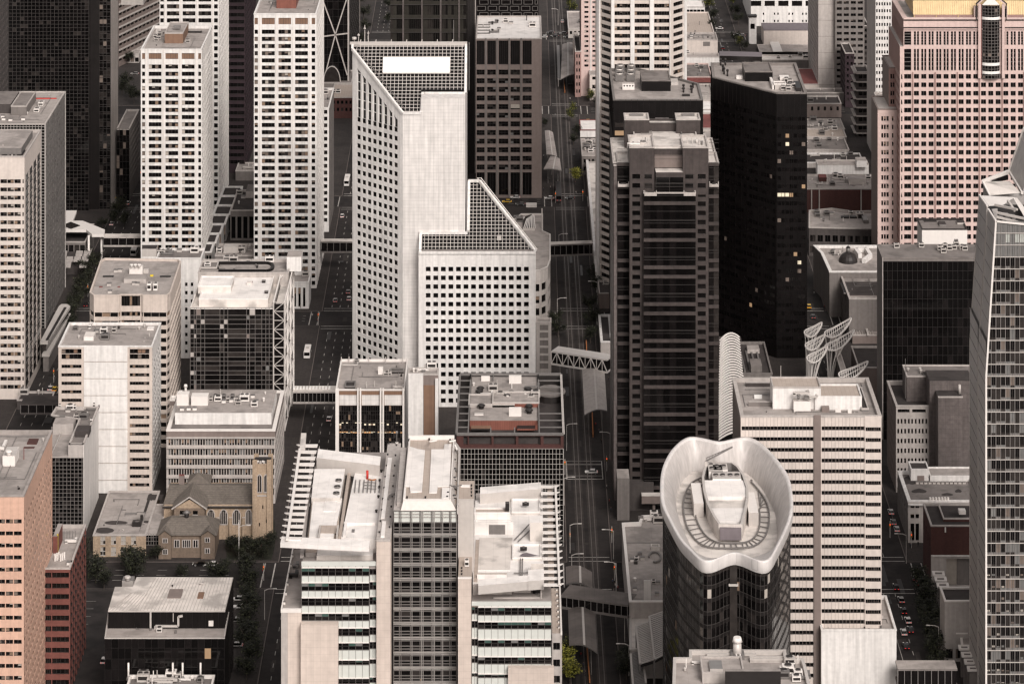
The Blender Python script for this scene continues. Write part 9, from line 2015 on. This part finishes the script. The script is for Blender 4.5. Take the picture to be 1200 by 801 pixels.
for i, (px, py, s) in enumerate(((98,662,1.15),(104,676,1.05),(112,683,1.2),(122,690,1.0),(150,672,1.25),(158,681,1.1),(164,668,1.0),(212,679,.7),(257,684,1.2),(262,676,.9),(183,656,.7))): tree(px, py, s, 'd', ['dark tree nearest the red brick building roof','dark tree just below it at the parking lot corner','dark tree at the top left of the parking lot','dark tree at the top middle of the parking lot','large dark tree in front of the yellow brick hall','dark tree overlapping the left end of the ribbed roof','dark tree behind the roof plant of the black building','small bush-like tree above the ribbed roof','tree at the right end of the ribbed roof','smaller tree behind the right end of the ribbed roof','small tree beside the glazed church entrance'][i], 'trees round the parking lot')
for i, (px, py, s) in enumerate(((270,646,1.0),(277,650,1.1),(286,647,1.15),(293,652,1.2),(303,648,1.0),(312,645,.95),(318,640,1.0),(284,655,.9),(308,655,.9),(123,641,.8),(170,645,.7))): tree(px, py, s*.72, 'd', ['leftmost dark tree on the church corner','second dark tree on the church corner','dark tree behind the flagpole','dark tree right of the flagpole','large dark tree below the church tower','dark tree at the right foot of the church tower','rightmost dark tree on the church corner','low tree in front of the flagpole','low tree at the rounded kerb of the church corner','round tree against the yellow brick hall','small tree at the right end of the yellow brick hall'][i], 'trees round the church')
for i in range(11): tree(108-3.3*i+(i % 2)*4, 312+8.3*i, 1.0+.1*(i % 3), 'd', 'dark avenue tree '+['at the top of','second in','third in','fourth in','fifth in','sixth in','seventh in','eighth in','ninth in','tenth in','at the bottom of'][i]+' the row left of the banded block', 'dark trees along the far left avenue')
for i, (px, py, s) in enumerate(((133,263,1),(138,255,1.1),(143,247,.9),(146,268,1),(150,205,1),(145,197,.9),(120,270,.8))): tree(px, py, s, 'd', ['leftmost','second from the left','middle','rightmost','highest','second highest','smallest'][i]+' tree on the far left avenue above the footbridge', 'trees above the left footbridge')
for i, (px, py, s, k) in enumerate(((674,216,1.1,'y'),(664,790,1.05,'y'),(668,803,1.1,'y'),(663,776,.95,'l'),(671,133,.8,'l'),(667,142,.8,'l'),(693,120,1.0,'l'),(699,126,.9,'d'),(673,17,1.1,'l'),(667,13,1.0,'l'),(676,160,.8,'d'),(672,170,.8,'d'),(690,368,1.0,'d'),(694,385,1.1,'d'),(692,402,1.0,'d'),(697,330,1.0,'d'),(700,345,1,'d'),(654,395,1.0,'d'),(652,382,.9,'d'),(638,150,.7,'d'),(716,440,.8,'d'),(731,783,1,'d'),(734,798,1.1,'d'))):
    tree(px, py, s, k, ['bright yellow-green tree on the tram street beside the long low white building','bright yellow-green tree at the bottom left of the tram street','lowest yellow-green tree at the bottom edge of the tram street','greener tree just above the two yellow ones at the bottom','light tree by the upper crossing of the tram street','light tree just below the upper crossing','light green tree at the foot of the slim pinkish tower','dark tree at the foot of the octagonal tower','green tree at the very top of the tram street','green tree left of it at the top of the tram street','dark tree above the yellow-green one','dark tree between the yellow-green one and the white-roofed building','dark tree upper one beside the truss footbridge','dark tree middle one above the truss footbridge','dark tree nearest the truss footbridge','dark tree at the foot of the long low white building','dark tree below it on the right pavement','dark tree on the left pavement by the pale annex','dark tree above it on the left pavement','small dark tree beside the angular shelter','dark tree right of the large pale shelter','dark tree at the slatted canopies','dark tree at the bottom edge by the slatted canopies'][i], 'trees along the tram street')
for i in range(9): tree(1079+2.6*i, 690+13*i, 1.1, 'd', pos_w[::-1][i+1]+' tree counted from the bottom on the dark pavement of the right avenue' if i else 'topmost tree on the dark pavement of the right avenue', 'trees along the right avenue')
for i, (px, py, s) in enumerate(((831,12,1.2),(836,25,1.1),(834,36,.9),(858,8,1.1),(862,20,1.1),(865,30,1),(867,55,.9),(861,52,.9),(873,60,.8),(829,0,1.1),(856,-3,1.1))): tree(px, py, s, 'd' if i % 3 else 'l', ['left side, second from the top','left side, third from the top','left side, lowest','right side, second from the top','right side, third from the top','right side, fourth','right side by the canopy','middle by the canopy','rightmost by the canopy','left side, topmost','right side, topmost'][i]+' tree of the upper avenue', 'trees along the upper avenue')
for i, (px, py, s) in enumerate(((422,8,1.2),(426,25,1.2),(428,40,1.1),(424,52,1),(456,12,1),(455,28,1),(420,-4,1.2))): tree(px, py, s, 'd', ['left kerb, second','left kerb, third','left kerb, fourth','left kerb, lowest','right kerb, upper','right kerb, lower','left kerb, topmost'][i]+' tree of the far avenue beyond the stepped tower', 'trees along the far avenue')
for i, (px, py, s) in enumerate(((150,75,1),(147,105,1.2),(152,115,1),(157,122,1.1),(160,60,1),(143,112,1.1))): tree(px, py, s, 'd', ['topmost','leftmost lower','middle lower','rightmost lower','upper right','lower left'][i]+' tree in the gap left of the first white tower', 'trees in the upper left gap')
g = MB(); g.prism([G(266,655,.2),G(318,655,.2),G(322,640,.2),G(322,610,.2),G(262,618,.2)], .14, .2, 'foliage'); o = g.build('lawn', None, 'structure')
